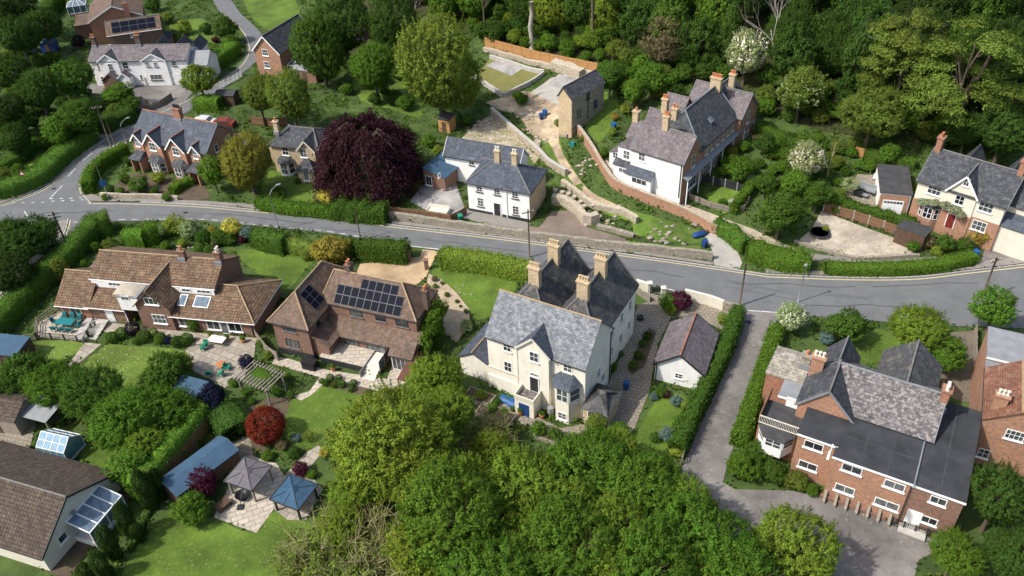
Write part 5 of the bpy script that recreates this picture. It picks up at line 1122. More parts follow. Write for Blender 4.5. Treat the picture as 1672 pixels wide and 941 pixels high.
h.block(.2, 6.0, .2, 11.5, 5.0, 'gv', 2.9, BRICK_ORANGE, SLATE, .3, .3, barge=WHITE, ridge=RIDGE_GREY)
for (x, y) in ((433, 86), (436, 106)): h.winp(('v', .2), x, y, 1.3, 1.3, nx=3, ny=2)
h.bay(.2, 20, .1, .1, 0, .1, WHITE, SLATE) if False else None
c = h.W(7.6, 3.0); t = thing('conservatory', 'small white framed conservatory on the side of the brick house by the bend', 'conservatory', c, h.rz)
fr = MB(); gl = MB()
for x in (-1.4, 0, 1.4):
    for y in (-1.5, 1.5): fr.beam((x, y, -.5), (x, y, 2.2), .1, .1); fr.beam((x, y, 2.25), (x*.4, 0, 3.0), .09, .09)
fr.beam((-1.4, -1.5, 2.2), (1.4, -1.5, 2.2), .1, .1); fr.beam((1.4, -1.5, 2.2), (1.4, 1.5, 2.2), .1, .1); fr.beam((-1.4, 1.5, 2.2), (1.4, 1.5, 2.2), .1, .1); fr.build('frame', WHITE, t)
gl.box(-1.36, 1.36, -1.46, 1.46, -.5, 2.14); gl.slab([(-1.4, -1.5, 2.22), (1.4, -1.5, 2.22), (.5, 0, 2.96), (-.5, 0, 2.96)], .03); gl.slab([(-1.4, 1.5, 2.22), (1.4, 1.5, 2.22), (.5, 0, 2.96), (-.5, 0, 2.96)], .03); gl.slab([(1.4, -1.5, 2.22), (1.4, 1.5, 2.22), (.5, 0, 2.96)], .03); gl.build('glazing', GLASSB, t)

# ------------------------------------------------------------------ stone barn by the concrete yard, bungalow bottom left, sheds
zb = 4.0
h = House('barn', 'two-storey stone barn with dark slate roof beside the concrete yard and fence', 'barn', (934.6, 164), (988.4, 134.6), 4.6+zb, zb)
h.block(.1, 8.1, .15, 2.9, 4.6, 'gu', 1.5, STONE, SLATE, .2, .2, w0=-2.5, vm=1.9, ridge=RIDGE_GREY); h.box('gable_brickwork', BRICK_YEL, .055, .095, .2, 2.85, -2, 4.5); MB().prism([(.095, .25, 4.52), (.095, 2.85, 4.52), (.095, 1.9, 5.95)], (-.04, 0, 0)).build('gable_brickwork', BRICK_YEL, h.root)
f = ('v', .15); h.winp(f, 960, 156, .9, 1.2, nx=2, ny=2, fm=DARKP); h.winp(f, 972, 169, .95, 1.2, nx=2, ny=2, fm=BLUED); h.winp(f, 945, 186, 1.2, 1.7, nx=2, ny=1, fm=GREYP, name='barn_door'); h.pipe(f, 4.0, 0, 4.4, DARKP)
h = House('bungalow', 'low white bungalow with broad dark brown tiled roof in the bottom left corner', 'house', (67, 912), (185.5, 777), 2.4)
h.block(.2, 9.9, .2, 14, 2.4, 'gv', 2.9, OFFWHITE, PANTILE_DK, .3, .3, vm=4.6, barge=DARKP, ridge=RIDGE_GREY, gut=DARKP)
f = ('v', .2); h.winp(f, 102, 878, 1.0, .9, nx=1, ny=1); h.winp(f, 164, 806, 1.1, .9, nx=2, ny=1)
h.box('satellite_dish', GREYP, 4.3, 4.7, -.2, .1, 3.1, 3.4)
# lean-to conservatory on the gable
u0, u1 = 3.6, 8.0; fr = MB(); gl = MB()
for i in range(5): u = u0+(u1-u0)*i/4; fr.beam((u, .15, 2.9), (u, -2.2, 2.2), .1, .1); fr.beam((u, -2.2, -.5), (u, -2.2, 2.2), .1, .1)
fr.beam((u0, -2.2, 2.2), (u1, -2.2, 2.2), .1, .1); fr.beam((u0, -2.2, .7), (u1, -2.2, .7), .1, .1); fr.beam((u0, .15, 2.9), (u1, .15, 2.9), .1, .1)
for u in (u0, u1): fr.beam((u, -2.2, .7), (u, .1, .7), .1, .1)
cf = fr.build('conservatory_frame', WHITE, h.root); gl.slab([(u0, .13, 2.86), (u1, .13, 2.86), (u1, -2.15, 2.17), (u0, -2.15, 2.17)], .03); gl.box(u0+.03, u1-.03, -2.17, -2.13, .75, 2.14); gl.build('conservatory_glazing', GLASSB, cf); h.box('conservatory_base', WHITER, u0, u1, -2.2, .15, -.6, .64)

def shed(label, px, py, W, D, we, rise, yaw, wm, rm, kind='gv', name='shed', cat='shed', door=True, up=0, **k):
    c = G(px, py, up); h = House(name, label, cat, None, None, 0, c.z, world=(c, math.radians(yaw)))
    h.block(-W/2, W/2, -D/2, D/2, we, kind, rise, wm, rm, .15, .15, w0=-.8, **k)
    if door: h.box('door', WOOD_DK, -.4, .4, -D/2-.05, -D/2-.005, 0, min(1.9, we-.1))
    return h
# ------------------------------------------------------------------ hedges (ground line in photo pixels)
hedge('long clipped hedge running down beside the lower side road', [(166, 372), (130, 412), (85, 455), (40, 500), (-15, 556)], 3.0, 2.6, 'mid')
hedge('tall clipped dark green hedge block at the road junction corner', [(166, 385), (186, 380)], 2.2, 3.6, 'mid', loose=.04)
hedge('broad sloping clipped hedge block left of the pale domed shrubs', [(208, 402), (240, 400)], 2.6, 2.6, 'fresh', loose=.03)
hedge('taller clipped hedge block touching the pale domed shrubs', [(240, 398), (262, 392)], 2.6, 3.0, 'fresh', loose=.03)
hedge('deep green hedge between the bungalow lawn and the road, beside the blue green shrub', [(420, 400), (470, 412)], 2.4, 2.8, 'mid')
hedge('yellow green ragged hedge left of the golden shrub', [(474, 408), (520, 420)], 2.0, 2.2, 'olive', loose=.14)
hedge('dark clipped hedge beside the tan driveway entrance', [(590, 420), (668, 426)], 2.4, 2.8, 'mid')
hedge('bright yellow green clipped hedge along the road by the cream house lawn', [(724, 434), (790, 441), (866, 456)], 2.4, 2.6, 'lime', loose=.05)
hedge('dark end of the hedge at the gravel driveway gate', [(722, 432), (730, 434)], 2.2, 2.5, 'mid')
hedge('curving grassy green hedge round the inside of the road bend', [(146, 318), (152, 296), (175, 272), (210, 254)], 1.8, 2.2, 'fresh')
hedge('wide bright hedge along the outside of the side road bend', [(0, 322), (60, 300), (105, 262), (150, 228)], 3.4, 2.2, 'mid')
hedge('second darker hedge line in the dark garden left of the side road', [(0, 285), (40, 262), (58, 240)], 2.0, 1.8, 'mid')
hedge('clipped bright hedge below the white gabled terrace by the bend', [(345, 116), (384, 88)], 3.4, 2.6, 'fresh', loose=.04)
hedge('square clipped hedge beside the round tree near the courtyard', [(322, 176), (362, 178)], 3.2, 2.2, 'fresh')
hedge('dark hedge behind the left road between the gardens and the courtyard', [(165, 218), (218, 196)], 3.0, 2.4, 'dark')
hedge('grassy roadside hedge bank in front of the yellow stone villa', [(424, 338), (480, 347), (545, 354)], 2.2, 1.6, 'fresh', loose=.12)
hedge('ferny green hedge below the copper beech beside the road', [(545, 352), (590, 358), (632, 362)], 2.8, 2.6, 'mid', loose=.2)
hedge('long leafy hedge on the left of the lane beside the white garage', [(1203, 522), (1184, 575), (1152, 640), (1126, 692), (1104, 745)], 1.7, 2.2, 'mid', loose=.12)
hedge('low narrow hedge on the right of the lane beside the flat roofed building', [(1266, 548), (1250, 600), (1226, 670), (1205, 730)], 1.8, 1.9, 'fresh')
hedge('bright roadside hedge curving below the gravel yard', [(1345, 443), (1400, 446), (1480, 444), (1540, 437), (1585, 426)], 2.0, 1.35, 'fresh')
hedge('deep leafy hedge mass on the bank where the lane meets the road', [(1222, 418), (1268, 430), (1320, 441)], 3.4, 2.3, 'fresh', loose=.25)
hedge('leafy hedge along the brick wall above the sloping drive', [(1170, 376), (1195, 392), (1218, 412)], 2.0, 2.0, 'mid', loose=.15)
hedge('clipped hedge behind the brown panel fence of the gravel yard', [(1352, 336), (1400, 352), (1450, 366), (1490, 378)], 1.8, 1.8, 'mid', loose=.12)
hedge('narrow hedge running up between the terrace gardens', [(1196, 350), (1212, 330), (1226, 312)], 1.4, 1.8, 'fresh')
hedge('dark clipped hedge behind the blue felt shed', [(358, 684), (374, 692), (392, 716)], 3.6, 2.2, 'dark', loose=.04)
hedge('bright conifer hedge along the brown panel fence', [(338, 690), (300, 735), (258, 785), (226, 820)], 2.0, 3.0, 'fresh', loose=.12)
hedge('low hedge at the back of the terrace gardens right of the brick terrace', [(1235, 215), (1280, 235), (1330, 250)], 2.0, 1.6, 'mid')
hedge('hedge in the back garden below the hillside trees', [(1410, 262), (1450, 270), (1490, 275)], 2.0, 1.6, 'mid')
hedge('curved low bed of clipped box in front of the gabled brick pair', [(282, 318), (300, 306), (316, 300)], 1.6, 1.3, 'fresh', name='box_hedge')
hedge('dark trimmed hedge behind the top left conservatory', [(78, 32), (100, 8)], 3.0, 3.0, 'mid')
hedge('dark hedge at the foot of the grass lawn beside the cypress row', [(262, 800), (238, 850), (214, 900)], .5, .4, 'dark', name='box_hedge')

# ------------------------------------------------------------------ single trees
tree('towering weeping copper beech with dark purple foliage beside the road', 606, 262, 96, 'copper', sz=1.0, hc=7.2) if False else None
def copper_beech(px, py, R, Ht):
    g = G(px, py); t = thing('tree', 'huge dark purple weeping copper beech between the villa and the white house', 'tree', g)
    rng = np.random.default_rng(5); ps, ns = [], []
    ns_ = 620; a = rng.uniform(0, 2*PI, ns_); el = np.arcsin(rng.uniform(.02, 1, ns_)); lob = 1+.10*np.sin(a*5+1)+.07*np.sin(a*9+el*7)
    dr = []
    for i in range(ns_):
        rr = R*lob[i]*rng.uniform(.8, 1.0); ce = math.cos(el[i])**.6*.93; c = np.array([math.cos(a[i])*ce*rr, math.sin(a[i])*ce*rr, 1.5+(Ht-1.5)*math.sin(el[i])*lob[i]**.5*rng.uniform(.9, 1)])
        outd = np.array([math.cos(a[i]), math.sin(a[i]), 0]); L = rng.uniform(1.6, 3.4); k = 58
        s = rng.random(k); side = rng.normal(size=(k, 3))*(.16+.45*s[:, None])*np.array([1, 1, .5])
        p = c+outd*(s*L*.55)[:, None]-np.array([0, 0, 1])*(s**1.6*L*.8)[:, None]+side; p[:, 2] = np.maximum(p[:, 2], .3)
        ps.append(p); ns.append(outd*.5+np.array([0, 0, .6])+rng.normal(size=(k, 3))*.55); dr.append(np.tile(outd*.6-np.array([0, 0, .8]), (k, 1)))
    me = leaves_mesh('crown', np.concatenate(ps), np.concatenate(ns), .5, rng, .34, None, None, np.concatenate(dr))
    inst('crown', me, t, col=GREEN['copper']); mb = MB(); rn = random.Random(2)
    mb.tube([(0, 0, -.5), (0, 0, 2), (.2, 0, Ht*.6), (0, .1, Ht*.85)], [.6, .5, .35, .12], 9)
    for i in range(16):
        q = rn.uniform(0, 6.28); r = R*rn.uniform(.6, .95); e = rn.uniform(.35, .9); z0 = Ht*rn.uniform(.35, .7)
        mb.tube([(0, 0, z0), (math.cos(q)*r*.5, math.sin(q)*r*.5, z0+(Ht-z0)*.75), (math.cos(q)*r*.85, math.sin(q)*r*.85, 1.5+(Ht-1.5)*e), (math.cos(q+.1)*r*1.02, math.sin(q+.1)*r*1.02, 1.5+(Ht-1.5)*e*.7)], [.1, .07, .04, .015], 4, cap=False)
    mb.build('trunk', BARK, t, True)
copper_beech(606, 305, 7.4, 11.0)

tree('tall olive green broadleaf tree left of the walled garden', 715, 118, 78, (.095, .138, .023), sz=1.3, hc=9.6, kind='big')
tree('massive dark green tree beside the brick house at the bend', 522, 78, 46, 'mid', kind='big', sz=1.65, hc=7.6)
tree('large dark tree at the top behind the brick house roof', 560, 45, 55, 'dark', sz=1.2, hc=9)
tree('mid green tree with a loose crown in front of the pink blossom', 610, 112, 42, 'fresh', sz=1.1)
tree('dark broadleaf tree behind the pale bare branches at the top', 640, 50, 52, 'dark', sz=1.2, hc=9)
shrub('pink lilac blossoming bush high among the dark trees', 590, 58, 17, 'pink', bloom='pink', hc=8, trunk=True, kind='sparse')
tree('golden olive tree overhanging the brick pair from the right', 404, 268, 50, (.15, .145, .026), kind='big', sz=1.2, hc=5.2)
tree('bright green bushy tree against the brick pair gable end', 346, 282, 24, 'fresh', kind='mid', sz=1.2)
tree('round green tree standing over the white terrace courtyard', 325, 130, 31, 'bright', kind='mid', sz=.95)
tree('rounded green tree just inside the road bend', 367, 46, 20, 'mid', kind='mid')
tree('olive crowned tree left of its twin behind the villa', 420, 155, 36, 'olive', sz=1.2)
tree('darker olive tree right of its twin behind the villa', 474, 160, 44, 'olive', sz=1.15)
tree('low spreading tree on the edge of the courtyard', 193, 152, 28, 'fresh', kind='mid', sz=.6, clear=.7)
tree('second layer of the spreading tree beside the courtyard wall', 210, 170, 22, 'mid', kind='mid', sz=.6)
tree('bushy green tree at the left end of the white terrace', 118, 128, 34, 'mid', kind='mid')
tree('dense dome of dark foliage above the side road bend', 126, 192, 38, 'mid', sz=.9)
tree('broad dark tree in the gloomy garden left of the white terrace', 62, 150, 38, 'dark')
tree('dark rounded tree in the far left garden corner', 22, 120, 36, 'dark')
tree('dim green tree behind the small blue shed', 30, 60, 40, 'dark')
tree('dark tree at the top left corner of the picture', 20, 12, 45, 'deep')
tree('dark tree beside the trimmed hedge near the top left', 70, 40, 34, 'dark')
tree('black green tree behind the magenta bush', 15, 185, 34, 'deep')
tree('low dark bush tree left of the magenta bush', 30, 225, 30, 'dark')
shrub('bright magenta rhododendron in the shadowy left garden', 61, 174, 12, 'magenta', bloom='magenta')
shrub('dark red bush under the trees near the magenta rhododendron', 46, 148, 14, 'plum')
shrub('dark purple smoke bush beside the orange brick gable', 128, 68, 13, 'black')
tree('green shrubby tree at the edge of the top left allotments', 95, 215, 26, 'fresh', kind='mid')
tree('tall narrow green tree on the slope beside the outer hedge', 30, 200, 22, 'mid', kind='mid')
shrub('yellowish shrub above the bend on the top lawn', 300, 45, 15, 'lime'); shrub('dark red shrub on the top lawn', 352, 65, 7, 'plum'); shrub('rounded dark shrub behind the solar panel roof', 336, 46, 12, 'dark')
shrub('olive shrub left of the top lawn', 283, 60, 14, 'olive'); shrub('reddish brown shrub beside the solar panelled brick house', 287, 58, 10, 'brown'); shrub('green shrub near the top hedge end', 345, 80, 12, 'fresh'); shrub('small tree on the top lawn edge', 275, 28, 12, 'olive')
shrub('green bush at the upper end of the bright clipped hedge', 376, 68, 14, 'fresh'); shrub('tall thin bush on the lawn at the top', 250, 8, 14, 'dark')
# far right and upper right singles
tree('white flowering tree standing behind the far end of the terrace', 1220, 88, 34, 'pale', kind='mid', sz=1.3, hc=5.5, bloom='white')
tree('large olive laurel covered in pale flower spikes', 1308, 150, 44, 'olive', kind='mid', sz=.95, bloom='pale')
tree('round white flowered tree in the garden right of the terrace', 1318, 262, 31, 'pale', kind='mid', sz=1.1, bloom='white')
tree('bright green tree just below the white flowered tree', 1300, 300, 26, 'fresh', kind='mid')
tree('dark olive tree beneath the withered conifer', 1425, 185, 58, 'olive', sz=.9)
tree('small fresh green tree behind the loungers', 1452, 250, 18, 'fresh', kind='mid')
tree('yellow green layered conifer with drooping boughs left of the leaning tree', 1480, 90, 74, 'olive', kind='layer', sz=1.1, hc=10.5)
tree('great spreading leaning conifer above the white gabled house', 1580, 110, 98, 'olive', kind='layer', sz=.85, hc=13)
tree('dark spreading tree at the right edge behind the white gabled house', 1640, 220, 50, 'dark'); tree('shadowy tree over the chimney of the white gabled house', 1580, 215, 36, 'dark')
tree('deep green bush tree on the corner between path and footpath', 1275, 350, 44, 'mid', kind='mid', sz=.85); tree('dense dark hedge tree left of the gravel yard', 1335, 320, 26, 'mid', kind='mid')
tree('pale green spreading shrub tree beside the loungers', 1388, 300, 18, 'pale', kind='sparse', sz=.7, clear=.6)
tree('dark green tree by the terrace garden fence', 1250, 300, 20, 'mid', kind='mid'); tree('tangled green bush tree behind the terrace gardens', 1210, 275, 22, 'fresh', kind='mid'); tree('dark leafy tree right behind the veranda', 1250, 235, 20, 'dark', kind='mid')
shrub('white flowering bush in the terrace garden', 1228, 292, 9, 'pale', bloom='white'); shrub('yellow leaved shrub below the veranda', 1193, 258, 8, 'gold'); shrub('green shrub against the veranda posts', 1185, 278, 12, 'fresh')
tree('rounded green tree right of the stone barn', 996, 128, 26, 'mid', kind='mid'); tree('leafy tree behind the terrace chimneys', 1065, 130, 28, 'fresh', kind='mid'); tree('bush tree between the barn and the terrace', 1035, 150, 22, 'fresh', kind='mid')
tree('tawny half bare tree on the hillside above the terrace', 1080, 70, 36, 'brown', kind='sparse', sz=1.3, hc=6)
shrub('olive green shrub heap between the white chimney stacks and the barn', 1020, 178, 10, 'lime'); shrub('yellow shrub behind the white outhouse of the terrace', 1003, 190, 8, 'gold')
# lower right
tree('cream blossomed tree at the top of the lane', 1294, 518, 26, 'pale', kind='mid', hc=2.4, bloom='white')
tree('bushy green tree behind the mossy flat roof', 1384, 532, 34, 'mid', kind='mid', sz=.8); tree('large bright tree right of the slate gables', 1500, 540, 52, 'bright', sz=.95); tree('bright green tree beside the boarded yard', 1545, 578, 34, 'fresh', kind='mid')
tree('green tree at the right edge above the orange brick house', 1625, 505, 38, 'fresh', kind='mid', sz=1.0); shrub('pale blue green shrub below the mossy roof', 1352, 553, 14, 'blue')
tree('dense dark tree beside the flat roofed building corner', 1628, 815, 56, 'dark', sz=1.2, hc=4.5); tree('light green tree in the bottom right beside the steps', 1560, 905, 46, 'fresh', sz=.9, hc=3); tree('dark tree in the bottom right corner', 1655, 905, 50, 'dark', hc=4)
for x, y, r, c, l in ((1215, 760, 30, 'fresh', 'big rounded bush at the corner where the lane widens'), (1262, 770, 24, 'mid', 'bush right of the lane corner bush'), (1240, 735, 22, 'mid', 'bush under the white bay of the brick building'), (1300, 785, 20, 'olive', 'olive ivy covered bush on the bank by the brick wall'), (1325, 800, 13, 'fresh', 'green bush at the foot of the brick building corner')): shrub(l, x, y, r, c, kind='mid')
# the big trees at the bottom
for x, y, r, c, hc, l in ((640, 735, 96, 'bright', 6.5, 'huge light green tree on the left of the row in front of the cream house'), (712, 610, 46, 'bright', 4.0, 'bright green tree between the solar panel house and the cream house'), (730, 680, 52, 'bright', 4.5, 'bright green tree close to the cream house left corner'),
                          (585, 800, 50, 'bright', 4.4, 'light green tree behind the tangle of bare twigs'), (730, 850, 92, 'fresh', 6.5, 'large green tree in the middle of the front row at the bottom'), (860, 800, 74, 'bright', 5.2, 'bright bushy tree below the cream house porch'), (960, 770, 70, 'fresh', 5.0, 'bright bushy tree below the cream house bay'), (1045, 805, 72, 'fresh', 5.2, 'broad deeper green tree at the foot of the garden path'),
                          (1140, 885, 78, 'fresh', 5.0, 'spreading green tree at the bottom beside the lane'), (1295, 905, 72, 'bright', 4.4, 'yellowish green tree overhanging the widened lane'), (920, 905, 90, 'fresh', 5.6, 'deep green tree at the bottom centre of the picture'), (1060, 930, 84, 'fresh', 5.6, 'deep green tree on the bottom edge left of the lane'), (800, 955, 84, 'fresh', 6.0, 'green tree cut by the bottom edge below the front row'), (1210, 960, 80, 'fresh', 5.0, 'green tree cut by the bottom edge beside the tarmac')):
    tree(l, x, y, r*1.1, c, hc=hc, sz=.95)
for x, y, r, c, hc, l in ((800, 740, 40, 'bright', 3.4, 'small bright tree in the gap below the raised beds'), (560, 860, 46, 'bright', 4.0, 'light green tree rising out of the bare twigs'), (760, 800, 60, 'bright', 5.2, 'bright tree left of the bushy tree under the porch'), (930, 840, 60, 'bright', 5.4, 'bright tree right of the bushy tree under the porch'), (690, 900, 66, 'bright', 5.4, 'light tree at the right side of the bare twigs'), (1120, 830, 54, 'bright', 4.6, 'bright tree beside the foot of the lane'), (980, 930, 66, 'bright', 5.4, 'bright tree on the bottom edge in the middle'), (840, 925, 66, 'bright', 5.4, 'bright tree on the bottom edge below the porch'), (1150, 930, 60, 'bright', 4.8, 'bright tree on the bottom edge beside the widened lane'), (1010, 735, 44, 'bright', 3.6, 'small bright tree at the end of the side path'), (1080, 775, 40, 'fresh', 3.4, 'bright tree against the lower end of the lane hedge'), (690, 790, 66, 'bright', 5.6, 'light tree between the two big trees on the left of the row'), (800, 860, 60, 'bright', 5.2, 'bright tree filling the middle of the bottom row'), (1000, 870, 66, 'bright', 5.6, 'bright tree in the second row below the side path'), (1225, 925, 48, 'bright', 4.0, 'bright tree beside the yellowish tree at the lane'), (880, 850, 60, 'bright', 5.2, 'mid green tree between the bottom centre trees')):
    tree(l, x, y, r, c, hc=hc, sz=.95)
shrub('feathery olive tree in front of the cream house bay window', 972, 692, 20, 'olive', kind='mid', trunk=True, hc=1.8); shrub('bright green rounded bush below the porch of the cream house', 880, 700, 15, 'fresh'); shrub('dark low bush right of the porch bush', 905, 708, 13, 'mid'); shrub('leafy bush at the end of the cream house path', 1010, 705, 18, 'fresh', kind='mid')
# left side masses
for x, y, r, c, k, l in ((40, 610, 36, 'mid', 'mid', 'dense green tree left of the daisy lawn'), (90, 630, 44, 'fresh', 'big', 'bright conifer mass below the small daisy lawn'), (150, 650, 50, 'mid', 'big', 'dark conifer mass below the stone path'), (205, 685, 52, 'fresh', 'big', 'bright conifer mass above the greenhouse lawn'), (265, 670, 46, 'fresh', 'big', 'bright bushy conifer left of the slate blue shed'), (270, 610, 34, 'mid', 'mid', 'green bush tree at the corner of the patio'), (236, 728, 36, 'bright', 'big', 'bright conifer mass along the fence above the cypress row'),
                         (10, 640, 30, 'dark', 'mid', 'dark bush tree on the left edge above the tiled shed'), (215, 765, 34, 'fresh', 'mid', 'bright conifer below the greenhouse lawn'), (296, 688, 18, 'fresh', 'mid', 'bright conifer touching the top of the panel fence'), (20, 400, 46, 'dark', 'big', 'dark spreading tree mass left of the lower road'), (60, 385, 34, 'dark', 'mid', 'dark tree nearest the junction pole'), (15, 450, 40, 'deep', 'big', 'deep dark tree below the dark mass left of the lower road'), (285, 600, 24, 'olive', 'mid', 'olive coloured bush at the patio edge')):
    tree(l, x, y, r*1.2, c, k, sz=.85, clear=.0)
tree('navy leaved acer tree between the blue grey shed and the pergola', 347, 648, 24, 'navy', kind='mid', sz=1.1); shrub('small navy acer on the corner of the patio', 402, 591, 15, 'navy', trunk=True, clear=.3)
ball('large round rusty red clipped acer on the lawn edge', 434, 695, 31, 'red', sz=.98)
shrub('dark burgundy bush over the end of the blue felt shed', 332, 790, 30, 'plum', kind='mid', trunk=True); shrub('rounded glossy green bush at the corner of the bottom lawn', 312, 832, 33, 'fresh', kind='mid')
shrub('crimson shrub between the two garden gazebos', 490, 766, 15, 'plum'); shrub('small clipped green ball beside the grey gazebo', 437, 744, 11, 'fresh'); shrub('green ball shrub near the blue gazebo', 508, 774, 9, 'fresh'); shrub('yellow shrub at the edge of the lawn by the big tree', 528, 738, 9, 'yellow')
shrub('blue grey agave like shrub on the lawn edge', 484, 714, 9, 'blue'); shrub('dark low shrub below the blue grey agave', 480, 740, 12, 'dark'); shrub('spiky grey green shrub on the lawn edge', 504, 712, 13, 'olive', kind='sparse'); shrub('brown red shrub by the red acer', 460, 728, 10, 'brown'); shrub('yellow shrub behind the red acer', 426, 668, 9, 'gold')
for i, (x, y, r, sz_, l) in enumerate(((205, 850, 13, 3.2, 'tall cypress nearest the bare conservatory corner'), (236, 800, 14, 3.4, 'tallest cypress next to the panel fence'), (178, 888, 14, 3.0, 'cypress third from the top of the cypress row'), (258, 790, 11, 3.2, 'slim cypress touching the bright conifer hedge'), (165, 925, 14, 2.6, 'cypress near the bottom edge beside the lawn'), (225, 870, 10, 2.2, 'short cypress beside the lawn edge'), (140, 938, 12, 2.2, 'cypress at the bottom edge by the bungalow'))):
    plant('cypress_tree', 'tree', l, x, y, r, 'deep', 'column', sz_, clear=-.02)
# ------------------------------------------------------------------ shrubs and topiary of the gardens
for x, y, r, c, l in ((152, 380, 12, 'plum', 'dark maroon bush behind the junction hedge block'), (180, 399, 13, 'olive', 'speckled olive bush beside the brick driveway'), (118, 416, 11, 'blue', 'blue green bush next to the long road hedge'), (136, 408, 8, 'brown', 'brown leaved bush beside the blue green bush'), (195, 402, 9, 'dark', 'dark little bush right of the speckled olive bush'), (283, 366, 19, 'lime', 'domed lime green bush beside the road'), (310, 374, 19, 'pale', 'domed pale green bush with creamy flowers'), (378, 372, 19, 'yellow', 'golden yellow mounded bush behind the road'), (405, 381, 14, 'blue', 'blue green mounded bush right of the golden bush'),
                         (396, 391, 8, 'plum', 'small maroon bush before the blue green mound'), (346, 376, 9, 'gold', 'small golden bush left of the golden mound'), (375, 391, 12, 'mid', 'green bush below the golden mound'), (540, 410, 30, 'gold', 'big golden leaved bush above the solar panel house'), (576, 404, 18, 'mid', 'green bush right of the big golden bush'), (270, 402, 10, 'fresh', 'low flowering bush on the small front lawn'), (298, 398, 9, 'lime', 'low lime bush under the pale dome'), (440, 400, 8, 'mid', 'small bush below the deep green hedge'), (500, 418, 10, 'olive', 'twiggy bush left of the big golden bush'), (352, 398, 8, 'brown', 'little russet bush among the topiary')): shrub(l, x, y, r, c)
for x, y, r, c, s_, l in ((332, 387, 12, 'mid', 1.0, 'clipped dark ball nearest the pale domed bush'), (358, 388, 13, 'mid', 1.0, 'clipped ball under the small golden bush'), (325, 406, 9, 'fresh', 1, 'small clipped ball lowest in the topiary group'), (344, 411, 11, 'mid', 1, 'clipped ball beside the bungalow roof ridge'), (98, 440, 14, 'olive', 1.5, 'clipped olive dome on the inside of the long road hedge'), (155, 403, 8, 'fresh', 1, 'small clipped ball behind the brick driveway'), (137, 430, 6, 'fresh', 1, 'tiny clipped ball by the olive dome')): ball(l, x, y, r, c, s_)
for x, y, r, c, l in ((183, 551, 10, 'mid', 'dark clipped ball at the left end of the daisy lawn border'), (198, 544, 10, 'fresh', 'bright clipped ball left of the black bush'), (235, 549, 11, 'mid', 'clipped ball right of the black bush'), (249, 544, 9, 'fresh', 'light clipped ball in the middle of the lawn border'), (262, 553, 10, 'fresh', 'clipped ball next to the blue bush'), (289, 558, 10, 'dark', 'dark clipped ball near the right end of the border'), (305, 554, 11, 'mid', 'clipped ball at the patio end of the border'), (222, 557, 7, 'mid', 'small ball in front of the black bush')): ball(l, x, y, r, c)
ball('black purple ball bush in the daisy lawn border', 215, 537, 12, 'black'); shrub('blue leaved bush in the daisy lawn border', 273, 555, 9, 'navy')
for x, y, r, l in ((539, 617, 7, 'first clipped ball below the patio steps'), (553, 617, 6, 'second clipped ball right of the patio steps'), (531, 625, 6, 'ball bush on the left of the small ball group'), (546, 628, 6, 'ball bush at the front of the small ball group'), (558, 627, 7, 'ball bush on the right of the small ball group'), (577, 625, 6, 'clipped ball nearest the slabs'), (573, 635, 6, 'clipped ball beside the low slabs at the lawn edge'), (602, 641, 6, 'clipped ball at the right end of the bed'), (525, 622, 5, 'tiny ball bush at the path corner')): ball(l, x, y, r, 'mid')
for x, y, r, l in ((550, 584, 4, 'left potted ball on the raised terrace'), (570, 588, 5, 'right potted ball on the raised terrace')): ball(l, x, y, r, 'mid', at=None)
for x, y, r, c, l in ((711, 467, 5, 'fresh', 'rockery ball nearest the driveway'), (709, 455, 6, 'brown', 'reddish mound at the top of the rockery'), (730, 481, 5, 'mid', 'rockery ball in the upper middle'), (746, 492, 4, 'mid', 'rockery ball on the lawn side'), (761, 508, 5, 'mid', 'rockery ball at the lower end'), (722, 462, 4, 'olive', 'olive mound in the sandy rockery bed'), (752, 500, 3, 'dark', 'tiny dark mound low in the rockery')): shrub(l, x, y, r, c)
